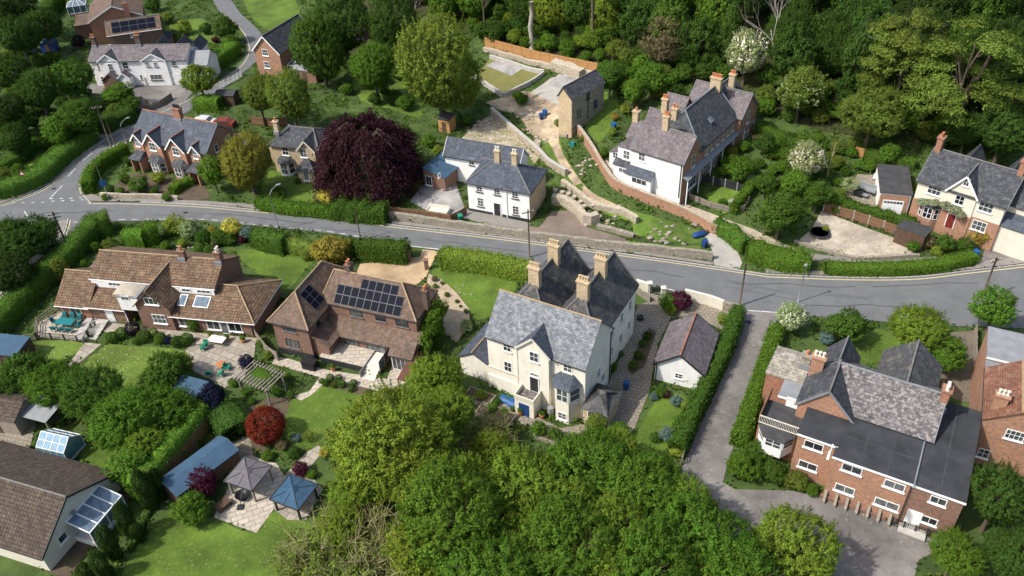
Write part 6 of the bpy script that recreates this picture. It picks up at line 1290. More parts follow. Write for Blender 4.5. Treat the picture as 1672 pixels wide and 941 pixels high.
for x, y, r, c, l in ((760, 532, 12, 'pale', 'variegated pale bush at the bottom of the rockery'), (1090, 495, 17, 'fresh', 'bright bush left of the maroon acer by the gate'), (1112, 491, 20, 'plum', 'maroon acer by the garden gate of the cream house'), (1097, 508, 10, 'lime', 'lime bush below the maroon acer'), (1057, 548, 9, 'dark', 'dark rounded bush at the top of the path border'), (1050, 561, 8, 'mid', 'second rounded bush down the path border'), (1043, 580, 9, 'mid', 'third rounded bush down the path border'), (1034, 596, 8, 'fresh', 'lowest rounded bush of the path border'), (1013, 578, 6, 'fresh', 'small bush against the cream side wall'), (1002, 600, 7, 'fresh', 'leafy bush against the lower cream side wall'),
                         (1080, 640, 11, 'mid', 'green bush below the white garage gable'), (1088, 644, 8, 'plum', 'maroon bush below the white garage gable'), (1068, 648, 8, 'blue', 'blue green bush at the garage corner'), (1105, 655, 12, 'blue', 'pale blue shrub in the garage garden'), (1125, 665, 14, 'lime', 'lime shrub along the lane hedge'), (1110, 690, 14, 'fresh', 'green shrub in the middle of the garage garden'), (1090, 710, 15, 'blue', 'blue grey shrub low in the garage garden'), (1105, 735, 14, 'lime', 'lime shrub low beside the lane hedge'), (1070, 715, 10, 'mid', 'green shrub left of the low blue grey shrub'), (1180, 520, 11, 'lime', 'yellowish shrub behind the roadside wall corner'),
                         (785, 645, 11, 'lime', 'light green planter bed left of the cream house porch'), (805, 665, 10, 'fresh', 'bushy vegetable bed in front of the cream house'), (823, 672, 8, 'fresh', 'leafy bed right of the bushy vegetable bed'), (812, 655, 7, 'mid', 'green net covered bed beside the blue covers'), (838, 668, 6, 'mid', 'small planter bush near the porch'),
                         (228, 302, 18, 'mid', 'wide domed dark bush in the brick pair front garden'), (258, 290, 12, 'lime', 'lime bush beneath the bay windows of the brick pair'), (203, 292, 10, 'mid', 'bush left of the wide domed bush'), (196, 312, 8, 'fresh', 'small ball bush above the roadside wall'), (172, 322, 7, 'fresh', 'ball bush by the blue sign'), (272, 322, 9, 'fresh', 'small bush at the end of the front wall'), (252, 312, 8, 'mid', 'dark bush right of the wide domed bush'), (178, 308, 9, 'dark', 'dark bush beside the sign pole'), (210, 262, 10, 'dark', 'dark shrub by the left porch of the brick pair'), (290, 300, 9, 'fresh', 'curly green bush near the right bay'),
                         (533, 322, 17, 'yellow', 'golden yellow bush at the foot of the copper beech'), (594, 350, 14, 'fresh', 'bright low bush at the roadside under the copper beech'), (455, 316, 12, 'mid', 'low bush in the villa lawn corner'), (485, 296, 6, 'mid', 'small bush beside the villa porch'), (515, 300, 7, 'gold', 'yellowish climber at the villa corner'),
                         (1492, 402, 12, 'fresh', 'green bush right of the black shed'), (1515, 395, 14, 'brown', 'russet bush before the wisteria house'), (1545, 398, 18, 'mid', 'broad green bush in front of the wisteria house'), (1530, 410, 10, 'lime', 'lime bush at the front of the wisteria house garden'), (1575, 400, 16, 'mid', 'green bush left of the blue bin'), (1640, 388, 14, 'mid', 'green bush at the right corner of the wisteria house'), (1600, 384, 22, 'gold', 'golden climber below the right hand window of the wisteria house'), (1500, 375, 8, 'mid', 'bush beside the white bay of the wisteria house'),
                         (452, 640, 9, 'fresh', 'leafy raised bed by the pergola'), (400, 640, 8, 'fresh', 'clipped bush left of the pergola'), (412, 655, 7, 'mid', 'green bush just in front of the pergola'), (470, 616, 7, 'mid', 'bush on the right of the pergola'), (475, 645, 7, 'mid', 'bush at the top of the lawn path'), (438, 580, 9, 'olive', 'straggly shrub at the corner of the solar house'), (428, 560, 8, 'fresh', 'shrub between the bungalow and the solar house'), (380, 625, 9, 'fresh', 'light bush at the patio corner by the pergola'),
                         (852, 163, 12, 'fresh', 'leafy weed clump in the middle of the sandy yard'), (845, 155, 9, 'lime', 'yellow green weed clump in the sandy yard'), (760, 195, 12, 'fresh', 'green bush on the bank right of the small wooden shed'), (700, 230, 14, 'fresh', 'bright bush behind the white house rear wing'), (715, 245, 10, 'lime', 'lime bush above the blue felt outbuilding'), (655, 215, 16, 'mid', 'green bush behind the copper beech'), (955, 225, 9, 'mid', 'bush at the foot of the stone barn'), (1000, 215, 9, 'lime', 'yellowish bush behind the white outhouse'), (985, 250, 9, 'fresh', 'bush beside the curved brick wall'), (1016, 278, 5, 'fresh', 'low bush under the terrace bay window'), (1033, 305, 5, 'fresh', 'little bush along the terrace path'), (912, 200, 8, 'fresh', 'weed bush beside the blue bins on the slope'),
                         (1300, 330, 12, 'fresh', 'bush by the compost corner of the yard'), (1348, 373, 6, 'lime', 'lime weed beside the round black pool'), (1180, 330, 8, 'mid', 'bush by the black garden fence'), (1440, 372, 5, 'mid', 'weed against the panel fence')): shrub(l, x, y, r, c)
t = thing('climbing_plant', 'bright green climber on the wall between the white windows of the brown tiled house', 'plant', BUNG.W(18.3, -.1, 0)); inst('foliage', proto('small'), t, (0, 0, 1.2), 0, (.75, .45, 1.3), cvar('fresh'))
t = thing('climbing_plant', 'thick green ivy covering the right end wall of the solar panel house', 'plant', SOLARH.W(16.9, 7, 0), SOLARH.rz)
for v, z, r in ((-2.4, 2.2, 1.5), (-.8, 3.3, 1.6), (1, 4.0, 1.5), (2.4, 3.2, 1.4), (.6, 1.6, 1.6)): inst('foliage', proto('mid'), t, (.2, v, z), v, (r*.8, r, r), cvar('fresh'))
t = thing('wisteria', 'grey green wisteria spreading along the front of the white gabled house', 'plant', RWH.W(2, -.2, 0), RWH.rz)
for u, z, r in ((.3, 2.4, 1.0), (1.6, 2.75, .9), (3.0, 2.9, 1.0), (4.2, 2.7, 1.05), (5.0, 2.3, .9)): inst('foliage', proto('small'), t, (u-.6, -.2, z), u, (r, r*.7, r*.55), cvar((.2, .22, .13)))
# ------------------------------------------------------------------ bare trees
bare_tree('bare_tree', 'leafless pale grey tree against the dark wood above the terrace', (1262, 128), 15, 3, BARK_PALE, 3, .5)
bare_tree('bare_tree', 'pale leaning skeleton of a tree right of the leafless grey tree', (1280, 125), 9, 5, BARK_PALE, 2, .6, (.1, 0))
bare_tree('bare_tree', 'small bare twiggy tree in the garden right of the white flowered tree', (1352, 290), 8, 8, TWIG, 3, .6)
bare_tree('bare_tree', 'bare grey branches hanging at the top beside the tall olive tree', (672, 75), 14, 12, BARK_PALE, 3, .7)
bare_tree('bare_tree', 'reddish bare tree at the top left of the brown panel fence', (795, 60), 14, 21, BARK, 3, .7)
bare_tree('bare_tree', 'withered conifer with dead grey boughs on the right hillside', (1462, 175), 16, 31, BARK_PALE, 4, .75, r=.2)
g = G(868, 82); t = thing('dead_trunk', 'smooth pale broken trunk standing above the brown panel fence', 'dead tree', g)
MB().tube([(0, 0, -.5), (.15, 0, 2), (-.15, .1, 4.5), (.25, .1, 7), (.1, .1, 9.2)], [.65, .5, .46, .42, .36], 10).build('trunk', BARK_PALE, t, True)
g = G(966, 78); t = thing('tall_trunk', 'straight grey trunk in the wood right of the pale broken trunk', 'tree trunk', g)
MB().tube([(0, 0, -.5), (.1, 0, 4), (0, .1, 9), (.15, 0, 14)], [.34, .28, .22, .12], 8).build('trunk', BARK, t, True)
g = G(1528, 250); t = thing('leaning_trunk', 'long leaning grey trunk rising behind the chimney of the white gabled house', 'tree trunk', g)
MB().tube([(0, 0, -.5), (1.2, .4, 4), (2.6, .8, 9), (4.2, 1.2, 14)], [.5, .42, .34, .22], 8).build('trunk', BARK, t, True)
def twiggy(seed):
    rng = random.Random(seed); mb = MB()
    for i in range(70):
        a, e = rng.uniform(0, 6.28), rng.uniform(.15, 1.35); L = rng.uniform(.75, 1.1); d = Vector((math.cos(a)*math.cos(e), math.sin(a)*math.cos(e), math.sin(e)))
        p = Vector((rng.gauss(0, .06), rng.gauss(0, .06), 0)); pts = [p.copy()]; q = d.copy()
        for k in range(6):
            q = (q+Vector((rng.gauss(0, .22), rng.gauss(0, .22), rng.gauss(0, .16)+.05))).normalized(); p = p+q*L/6; p.z = max(p.z, .02); pts.append(p.copy())
        mb.tube(pts, [.016, .013, .011, .009, .007, .0055, .004], 4, cap=False)
        for k in range(7):
            j = rng.randint(2, 6); p = pts[j].copy(); w_ = (q+Vector((rng.gauss(0, .7), rng.gauss(0, .7), rng.gauss(0, .5)))).normalized(); t_ = [p.copy()]
            for m in range(4): w_ = (w_+Vector((rng.gauss(0, .3), rng.gauss(0, .3), rng.gauss(0, .25)+.06))).normalized(); p = p+w_*rng.uniform(.05, .09); t_.append(p.copy())
            mb.tube(t_, [.006, .005, .0042, .0034, .0028], 3, cap=False)
    return mb.mesh('branches', TWIG, True)
TW = [twiggy(i) for i in range(3)]
for i, (x, y, R, l) in enumerate(((560, 930, 5.6, 'tangled leafless tree at the bottom left end of the green tree row'), (640, 950, 6.0, 'twiggy bare tree at the bottom edge left of the middle'), (505, 940, 4.2, 'bare twigs at the bottom edge over the lawn corner'), (610, 880, 5.0, 'bare tree in front of the light green tree at the bottom'), (700, 930, 5.0, 'bare tree half hidden in the green crowns at the bottom'), (800, 735, 4.0, 'pale upright twigs between the front trees below the cream house'), (775, 790, 3.6, 'bare brushwood under the pale upright twigs'))):
    g = G(x, y); t = thing('bare_tree', l, 'tree', g, i*1.3); inst('branches', TW[i % 3], t, (0, 0, 0), 0, (R, R, R*1.1)); inst('crown', proto('sparse'), t, (0, 0, R*.5), 0, (R*.75, R*.75, R*.4), cvar('olive'))
# ------------------------------------------------------------------ the wood on the hillside
rnd = random.Random(99); NW = 0
for i in range(5000):
    x = rnd.uniform(-60, 150); d = rnd.uniform(0, 46); y = lerp_tab(x, YR)+lerp_tab(x, WL)-1+d
    if x < -26 and d < 22: continue
    q = Vector((x, y, H(x, y)+6))-Vector((0, 0, HC)); k = float(np.dot(_f, q)); sx = 836+FPX*float(np.dot(_r, q))/k; sy = 470.5-FPX*float(np.dot(_u, q))/k
    if not (-60 < sx-0 < 1760 and -70 < sy < 260) or (sx < 560): continue
    if any((x-a)**2+(y-b_)**2 < rr for a, b_, rr in WOODS_P if True) if 'WOODS_P' in globals() else False: continue
    if 'WP' not in globals(): WP = []
    if any((x-a)**2+(y-b_)**2 < 17 for a, b_ in WP): continue
    if sum((sx-a)**2+(sy-b_)**2 < c_**2 for a, b_, c_ in ((720, 100, 60), (868, 50, 42), (1240, 40, 40), (1220, 90, 42), (1310, 150, 48), (1425, 185, 45), (966, 40, 20), (800, 30, 26))): continue
    WP.append((x, y)); c = rnd.choice(['dark', 'dark', 'mid', 'mid', 'fresh', 'deep']) if sx > 1050 and sx < 1280 else rnd.choice(['dark', 'dark', 'mid', 'mid', 'fresh', 'bright']) if sx < 1280 else rnd.choice(['deep', 'dark', 'dark', 'mid'])
    R = rnd.uniform(3.2, 4.9); hc = rnd.uniform(3.6, 6.6)
    lab = {'dark': 'dark green tree in the dense wood covering the hillside above the houses', 'mid': 'mid green tree in the dense wood covering the hillside above the houses', 'fresh': 'fresh bright green tree in the dense wood covering the hillside above the houses', 'bright': 'yellow green tree in the dense wood covering the hillside above the houses', 'deep': 'blackish green tree in the shadowed wood covering the hillside above the houses'}[c]
    plant('woodland_tree', 'tree', lab, 0, 0, 0, c, rnd.choice(['wood', 'wood', 'big', 'cone']), rnd.uniform(1.1, 1.7), group={'dark': 'dark green trees of the hillside wood', 'mid': 'mid green trees of the hillside wood', 'fresh': 'bright green trees of the hillside wood', 'bright': 'yellow green trees of the hillside wood', 'deep': 'blackish trees of the hillside wood'}[c], at=(Vector((x, y, H(x, y))), R, hc))
# low undergrowth at the edge of the wood
UP = []
for i in range(420):
    sx = rnd.uniform(985, 1660); sy = 120+(sx-985)*.16+rnd.uniform(-45, 18)
    if 1120 < sx < 1245 and sy > 118: continue
    if any((sx-a)**2+(sy-b_)**2 < 17**2 for a, b_ in UP): continue
    UP.append((sx, sy)); c = rnd.choice(['mid', 'fresh', 'olive', 'dark'])
    plant('bush', 'bush', {'mid': 'mid green bush in the undergrowth along the foot of the hillside wood', 'fresh': 'bright green bush in the undergrowth along the foot of the hillside wood', 'olive': 'olive bush in the undergrowth along the foot of the hillside wood', 'dark': 'dark bush in the undergrowth along the foot of the hillside wood'}[c], sx, sy, rnd.uniform(13, 21), c, 'mid', .95, trunk=False, clear=-.05, group=c+' bushes at the foot of the wood')
UP = []
for i in range(160):
    sx = rnd.uniform(770, 1000); sy = 70+(sx-790)*.24-rnd.uniform(14, 62)
    if any((sx-a)**2+(sy-b_)**2 < 15**2 for a, b_ in UP): continue
    UP.append((sx, sy)); c = rnd.choice(['mid', 'fresh', 'dark', 'bright'])
    plant('bush', 'bush', {'mid': 'mid green bush in the thicket behind the brown panel fence', 'fresh': 'bright green bush in the thicket behind the brown panel fence', 'bright': 'yellow green bush in the thicket behind the brown panel fence', 'dark': 'dark bush in the thicket behind the brown panel fence'}[c], sx, sy, rnd.uniform(11, 19), c, 'mid', 1.0, trunk=False, clear=-.05, group=c+' bushes behind the panel fence')
# scrub in the dark left gardens
UP = []
for i in range(200):
    sx = rnd.uniform(-10, 215); sy = rnd.uniform(70, 290)
    if sy > 300-sx*.52 or (sx > 95 and sy < 150) or (sx > 60 and sy < 70): continue
    if any((sx-a)**2+(sy-b_)**2 < 19**2 for a, b_ in UP): continue
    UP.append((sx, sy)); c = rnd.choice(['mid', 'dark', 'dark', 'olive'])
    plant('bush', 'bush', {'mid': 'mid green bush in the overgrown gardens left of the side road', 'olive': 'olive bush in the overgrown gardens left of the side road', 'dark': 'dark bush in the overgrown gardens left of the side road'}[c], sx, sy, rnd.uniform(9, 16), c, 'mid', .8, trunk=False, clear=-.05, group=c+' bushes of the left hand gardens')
UP = []
for i in range(200):
    sx = rnd.uniform(560, 790); sy = rnd.uniform(95, 225)
    if (sx-606)**2+(sy-262)**2 < 95**2 or (sx > 690 and sy > 170) or (sx > 760 and sy > 95) or (570 < sx < 700 and 128 < sy < 190 and rnd.random() < .75): continue
    if any((sx-a)**2+(sy-b_)**2 < 18**2 for a, b_ in UP): continue
    UP.append((sx, sy)); c = rnd.choice(['mid', 'fresh', 'dark'])
    plant('bush', 'bush', {'mid': 'mid green bush in the garden behind the copper beech', 'fresh': 'bright green bush in the garden behind the copper beech', 'dark': 'dark bush in the garden behind the copper beech'}[c], sx, sy, rnd.uniform(10, 17), c, 'mid', .85, trunk=False, clear=-.05, group=c+' bushes behind the copper beech')
UP = []
for i in range(260):
    sx = rnd.uniform(1150, 1420); sy = rnd.uniform(225, 345)
    if sy > 250+(sx-1150)*.42 or sx < 1175+(sy-225)*-.2 or (sx > 1380 and sy > 285) or (1130 < sx < 1215 and sy > 285): continue
    if any((sx-a)**2+(sy-b_)**2 < 15**2 for a, b_ in UP): continue
    UP.append((sx, sy)); c = rnd.choice(['mid', 'fresh', 'olive'])
    plant('bush', 'bush', {'mid': 'mid green bush in the gardens right of the dark roofed terrace', 'fresh': 'bright green bush in the gardens right of the dark roofed terrace', 'olive': 'olive bush in the gardens right of the dark roofed terrace'}[c], sx, sy, rnd.uniform(9, 15), c, 'mid', .85, trunk=False, clear=-.05, group=c+' bushes right of the terrace')
# ------------------------------------------------------------------ low growth over all the unmown ground
def ground_cover():
    rng = np.random.default_rng(17); n = 15000
    cx = rng.uniform(-105, 112, n); cy = rng.uniform(34, 205, n)
    keep = (np.abs(cx) < 14+cy*.66); cx, cy = cx[keep], cy[keep]
    def mask(x, y):
        bad = np.zeros(len(x), bool)
        for pl in PATCHES:
            lo, hi = pl.min(0)-.3, pl.max(0)+.3; k = np.where((x > lo[0]) & (x < hi[0]) & (y > lo[1]) & (y < hi[1]) & ~bad)[0]
            if not len(k): continue
            r = np.zeros(len(k), bool); j = len(pl)-1; X, Y = x[k], y[k]
            for i in range(len(pl)):
                a, b = pl[i], pl[j]
                if a[1] != b[1]: r ^= ((a[1] > Y) != (b[1] > Y)) & (X < (b[0]-a[0])*(Y-a[1])/(b[1]-a[1])+a[0])
                j = i
            bad[k] |= r
        return ~bad
    size = rng.uniform(.5, 1.5, len(cx)); per = 14
    px = np.repeat(cx, per)+rng.normal(size=len(cx)*per)*np.repeat(size, per)*.55; py = np.repeat(cy, per)+rng.normal(size=len(cx)*per)*np.repeat(size, per)*.55
    top = np.repeat(size*rng.uniform(.15, .6, len(cx)), per); kind = np.repeat(rng.choice(4, len(cx), p=[.4, .3, .2, .1]), per)
    k = mask(px, py); px, py, top, kind = px[k], py[k], top[k], kind[k]
    pz = np.array([H(float(a), float(b)) for a, b in zip(px, py)])+rng.random(len(px))*top+.04
    p = np.stack([px, py, pz], 1); nr = rng.normal(size=p.shape)*.5+np.array([0, 0, .9])
    for i, c in enumerate(('mid', 'fresh', 'dark', 'olive')):
        q = kind == i; me = leaves_mesh('ground_cover', p[q], nr[q], .42, rng, .55)
        tag(inst('ground_cover', me, None, col=sc3(GREEN[c], 1.2)), None, None, None, 'stuff')
ground_cover()
# ------------------------------------------------------------------ walls and fences
wall('long rubble stone wall along the main road pavement below the white house', [(636, 357), (700, 366), (800, 381), (929, 398), (1069, 414), (1163, 424)], .5, 1.2, STONE, rough=.12, cat='stone wall', name='stone_wall')
wall('low stone wall in front of the brick pair gardens', [(165, 322), (200, 324), (262, 325), (292, 328)], .4, .8, STONE_W, rough=.06, name='stone_wall', cat='stone wall')
wall('curving red brick retaining wall below the dark roofed terrace', [(917, 158), (925, 190), (942, 216), (963, 246), (987, 286), (1006, 309), (1044, 326), (1098, 347), (1133, 363), (1170, 384)], .4, 1.5, BRICK_ORANGE, cope=STONE_W, name='brick_wall', cat='brick wall')
wall('pale stone wall edging the left of the sandy yard', [(803, 186), (840, 219), (878, 252), (896, 271), (925, 288)], .5, 1.1, STONE_W, cope=CONC, name='stone_wall', cat='stone wall')
wall('stone revetment at the back of the sunken forecourt', [(903, 332), (925, 338), (945, 352), (957, 366), (977, 362)], .9, 1.5, STONE_W, cope=None, rough=.1, name='stone_wall', cat='stone wall')
wall('pale rendered curved wall above the forecourt revetment', [(918, 302), (940, 318), (962, 336), (985, 344), (1020, 352), (1040, 366)], .5, 1.0, STONE_W, rough=.15, name='stone_wall', cat='stone wall')

wall('stone and rubble edge of the stepped bed right of the forecourt', [(975, 372), (1000, 378), (1035, 388)], .6, .6, STONE, rough=.1, name='stone_wall', cat='stone wall')
wall('pale stone wall beside the sloping concrete drive', [(1172, 380), (1195, 392), (1212, 408)], .6, 1.2, STONE_W, rough=.2, name='stone_wall', cat='stone wall')
wall('pale rendered wall on the left of the walled garden', [(772, 128), (822, 160)], .35, .9, CONC, sm=0); wall('pale rendered wall on the front right of the walled garden', [(824, 160), (888, 124)], .35, .9, CONC, sm=0); wall('pale rendered wall at the back of the walled garden', [(800, 96), (888, 121)], .35, .8, CONC, sm=0)
wall('pale stone wall under the brown panel fence', [(790, 84), (880, 108), (972, 128)], .5, .9, STONE_W, sm=0, rough=.1, name='stone_wall', cat='stone wall'); wall('heaped white stone wall behind the stone barn', [(903, 112), (950, 128)], 1.2, 1.6, STONE_W, sm=0, rough=.25, name='stone_wall', cat='stone wall')
wall('cream roadside wall at the entrance of the cream house garden', [(1117, 488), (1160, 499), (1180, 507)], .35, 1.5, OFFWHITE, sm=0); wall('stone wall section at the head of the lane hedge', [(1180, 507), (1208, 514)], .4, 1.4, STONE, sm=0, name='stone_wall', cat='stone wall')
wall('low cream wall by the gate behind the cream house', [(1038, 470), (1060, 477)], .4, 1.3, OFFWHITE, sm=0)
wall('low wall beside the footpath below the gravel yard', [(1296, 397), (1350, 412), (1400, 424), (1500, 420)], .4, .5, STONE, name='stone_wall', cat='stone wall', rough=.08)
wall('buttressed low brick wall in front of the flat roofed building', [(1338, 812), (1400, 834), (1445, 850)], .3, .5, BRICK_BROWN, sm=0, name='brick_wall', cat='brick wall')
for i in range(7):
    g = G(1345+17.5*i, 817+6.2*i); t = thing('timber_stump', 'weathered timber buttress in the row along the brick building, beside the lane end', 'buttress', g, -.5, 'timber buttresses along the brick building'); MB().prism([(-.12, -.5, -.3), (-.12, .5, -.3), (-.12, .5, 1.1), (-.12, .2, 1.1), (-.12, -.5, .4)], (.24, 0, 0)).build('buttress', WOOD_GREY, t)
fence('long tan panel fence with posts along the edge of the wood', [(792, 78), (880, 102), (975, 122)], 2.1, 12, WOOD_ORANGE, back=1)
fence('brown panel fence with pale concrete posts behind the gravel yard', [(1343, 347), (1400, 363), (1465, 386)], 1.6, 5, WOOD, CONC)
fence('brown fence round the grey patio beside the white house', [(636, 350), (690, 356), (740, 364), (762, 350)], 1.3, 8, WOOD)
fence('tall brown panel fence beside the bright conifer hedge', [(352, 692), (312, 742), (272, 788)], 1.9, 6, WOOD)
fence('black panel fence with white posts between the terrace gardens', [(1144, 297), (1190, 308), (1222, 318)], 1.3, 4, DARKP, CONC)
fence('weathered post and rail fence beside the raised patio', [(-20, 552), (38, 560), (62, 556)], 1.1, 4, WOOD_GREY, style='rail'); fence('pale timber railing down the left side of the raised patio', [(62, 556), (64, 530), (97, 508)], 1.1, 4, WOOD_GREY, style='rail'); fence('dark metal railing along the front edge of the raised patio', [(64, 553), (100, 556), (138, 560), (158, 536)], 1.0, 5, DARKP, style='bars')
fence('garden fence left of the courtyard entrance', [(236, 182), (258, 178), (282, 162)], 1.2, 4, WOOD_GREY); fence('white picket fence beside the bend below the round tree', [(360, 145), (380, 135), (395, 126)], 1.2, 5, WHITE, style='bars')
fence('sagging wooden fence on the lane side of the garage garden', [(1150, 668), (1128, 712), (1112, 760)], 1.3, 5, WOOD_GREY, style='rail'); fence('low wooden fence round the lower terrace garden', [(1125, 326), (1160, 340), (1210, 352), (1222, 332)], 1.0, 6, WOOD_GREY)
fence('old boarded fence at the right of the boarded yard', [(1590, 545), (1590, 600), (1588, 660)], 1.4, 5, WOOD_GREY); fence('brown garden fence behind the villa', [(412, 204), (450, 208), (470, 205)], 1.6, 3, WOOD)
fence('wooden fence between solar house and bungalow patio', [(420, 555), (440, 580), (455, 590)], 1.4, 3, WOOD_GREY); fence('small brown fence behind the twiggy tree', [(1395, 255), (1425, 262)], 1.5, 2, WOOD_ORANGE); fence('dark iron gate and railings by the cream house side path', [(1062, 480), (1080, 484)], 1.2, 2, DARKP, style='bars'); fence('metal handrail above the steps of the brick building', [(1455, 858), (1480, 868), (1530, 882)], 1.1, 4, DARKP, style='bars'); fence('small dark fence on the grass bank by the courtyard', [(232, 166), (250, 176)], 1.0, 2, WOOD_GREY, style='rail')

# ------------------------------------------------------------------ poles and lamps
def pole(name, label, base, top, mat, r=.13, arms=0, lamp=False, cat='utility pole', extra=None):
    g = G(*base); d = Vector(ray(*top)); o = Vector((0, 0, HC)); k = (Vector((g.x, g.y, 0)).dot(Vector((d.x, d.y, 0))))/(d.x**2+d.y**2); hgt = max(3, o.z+d.z*k-g.z)
    t = thing(name, label, cat, g, random.uniform(0, .6)); MB().tube([(0, 0, -.5), (0, 0, hgt*.5), (0, 0, hgt)], [r, r*.85, r*.65], 8).build('pole', mat, t, True)
    for i in range(arms):
        a = MB().box(-.8, .8, -.05, .05, hgt-.5-.55*i, hgt-.38-.55*i).build('crossarm', mat, t); 
        for x in (-.7, -.25, .25, .7): MB().lathe((x, 0, hgt-.38-.55*i), [(.05, 0), (.06, .08), (.03, .16)], 6).build('insulator', CREAMP, a)
    if lamp:
        ar = MB().tube([(0, 0, hgt-.1), (.5, .2, hgt+.5), (1.3, .5, hgt+.75)], .045, 6).build('lamp_arm', mat, t); MB().blob((1.6, .6, hgt+.74), (.42, .2, .1), 8, 5, .02).build('lamp_head', GREYP, ar)
    return t, hgt
t, hh = pole('utility_pole', 'dark leaning utility pole with crossarms on the corner of the lower road', (108, 397), (85, 346), POLE, .15, 2); t.rotation_euler = (0, 0, .4)
pole('utility_pole', 'twin utility pole on the road bend, left of the pair', (184, 246), (158, 172), POLE, .13, 1); pole('utility_pole', 'twin utility pole on the road bend, right of the pair', (190, 243), (164, 196), POLE, .1)
pole('street_lamp', 'tall grey street lamp with curved arm in front of the villa lawn', (455, 377), (437, 318), METAL, .09, 0, True, 'street lamp'); pole('street_lamp', 'street lamp beside the road bend hedge, nearest the red brick pair', (206, 233), (199, 205), METAL, .07, 0, True, 'street lamp')
pole('utility_pole', 'slim utility pole at the roadside hedge above the golden bush', (589, 393), (577, 340), POLE, .1); pole('utility_pole', 'utility pole on the road by the cream house rear chimneys', (864.5, 421), (865, 342), POLE, .13, 1); pole('utility_pole', 'brown utility pole at the head of the lane hedge', (1207, 500), (1217, 430), POLE, .14)
pole('utility_pole', 'thin pole rising from the bushes below the terrace garden', (1245, 386), (1254, 322), POLE, .1); pole('utility_pole', 'grey utility pole where the road bends at the right edge', (1601, 490), (1617, 418), POLE, .15, 1); pole('utility_pole', 'slim pole leaning in front of the wisteria house', (1612, 408), (1632, 362), POLE, .09)
t, hh = pole('street_lamp', 'slim blue grey lamp post on the verge below the hedge', (1303, 494), (1312, 434), METAL, .08, 0, False, 'street lamp'); MB().blob((0, 0, hh+.15), (.22, .22, .2), 8, 5, .02).build('lamp_head', GREYP, t)
t, hh = pole('sign_post', 'tall thin pole with a blue sign in the brick pair front garden', (179, 328), (153, 268), METAL, .06, 0, False, 'sign'); MB().box(-.45, .45, -.05, .02, 2.6, 3.5).build('sign_plate', BLUEP, t)
t, hh = pole('road_sign', 'red and white triangular warning sign on a post by the outer hedge', (47, 308), (40, 290), METAL, .05, 0, False, 'road sign'); pl = MB().prism([(-.5, -.05, hh-.6), (.5, -.05, hh-.6), (0, -.05, hh+.25)], (0, .04, 0)).build('sign_plate', REDP, t); MB().prism([(-.3, -.07, hh-.48), (.3, -.07, hh-.48), (0, -.07, hh+.02)], (0, .015, 0)).build('sign_face', WHITE, pl)

# ------------------------------------------------------------------ sheds, gazebos, greenhouse
def fit_yaw(a, b): p, q = G(*a), G(*b); return math.degrees(math.atan2(q.y-p.y, q.x-p.x)), (q-p).length
shed('tall orange wooden shed with black roof beside the copper beech', 731, 212, 2.2, 2.0, 2.3, .35, -30, WOOD_ORANGE, FELT_DK, 'lf')
shed('grey metal roofed brick shed behind the brick house at the bend', 508, 128, 5.0, 3.6, 2.2, .5, -24, BRICK_BROWN, FELT_GREY, 'gu')
shed('black timber shed with felt roof at the end of the gravel yard', 1486, 396, 3.6, 2.8, 2.1, .3, -42, WOOD_DK, FELT_DK, 'lb')
shed('blue grey flat shed behind the navy acer', 318, 655, 3.4, 2.4, 2.0, .3, -22, WOOD_GREY, FELT_BLUE, 'lf')
y_, L_ = fit_yaw((285, 800), (365, 740))
shed('long shed with blue felt roof along the tall panel fence', 334, 783, 7.0, 3.0, 2.1, .55, y_, WOOD_DK, FELT_BLUE, 'gu')
shed('small brown tiled shed on the left edge above the bungalow', 22, 685, 5.2, 4.0, 2.2, 1.0, -14, WOOD_GREY, PANTILE_DK, 'gu'); shed('dark blue roofed shed at the left edge below the post and rail fence', 18, 585, 5.0, 3.0, 2.0, .3, -12, WOOD_DK, FELT_BLUE, 'lf')
shed('small blue shed in the dark left garden', 84, 84, 2.8, 2.4, 2.0, .6, 5, BLUED, FELT_BLUE, 'gv'); shed('low grey shed left of the small blue shed', 48, 86, 3.0, 2.4, 1.8, .3, 0, WOOD_GREY, FELT_GREY, 'lf'); shed('flat dark shed under the trees beside the dark red bush', 40, 138, 4.0, 2.6, 2.0, .2, 8, WOOD_DK, FELT_GREY, 'lf')
shed('dark slatted shed beside the square clipped hedge', 374, 168, 3.4, 2.4, 1.9, .4, -10, WOOD_DK, FELT_DK, 'gu')
def gazebo(label, px, py, W, Ht, yaw, mat, pm, cat='gazebo', vent=True):
    c = G(px, py); t = thing('gazebo', label, cat, c, math.radians(yaw)); a = W/2
    for x in (-a, a):
        for y in (-a, a): MB().box(x-.09, x+.09, y-.09, y+.09, -.2, Ht).build('post', pm, t)
    e = a+.3; q = [(-e, -e, Ht), (e, -e, Ht), (e, e, Ht), (-e, e, Ht)]; top = Ht+W*.2; m = MB()
    for i in range(4): m.slab([q[i], q[(i+1) % 4], (0, 0, top)], .04)
    r = m.build('canopy', mat, t); rb = MB()
    for i in range(4): rb.tube([q[i], (0, 0, top+.03)], .04, 5); rb.beam(q[i], q[(i+1) % 4], .07, .12)
    for i in range(4):
        for k in (.5,): p = vec(q[i]).lerp(vec(q[(i+1) % 4]), k); s_ = 1-2*abs(k-.5); rb.tube([tuple(p+Vector((0, 0, .03))), tuple(p.lerp(Vector((0, 0, top)), s_*.96)+Vector((0, 0, .03)))], .018, 4)
    rb.build('rib', DARKP, r)
    if vent:
        v = MB(); z = top-.35; e2 = .75; q2 = [(-e2, -e2, z), (e2, -e2, z), (e2, e2, z), (-e2, e2, z)]
        for i in range(4): v.slab([q2[i], q2[(i+1) % 4], (0, 0, top+.25)], .03)
        v.build('vent_canopy', mat, r)
    return t
y_, L_ = fit_yaw((371, 815), (416, 831))
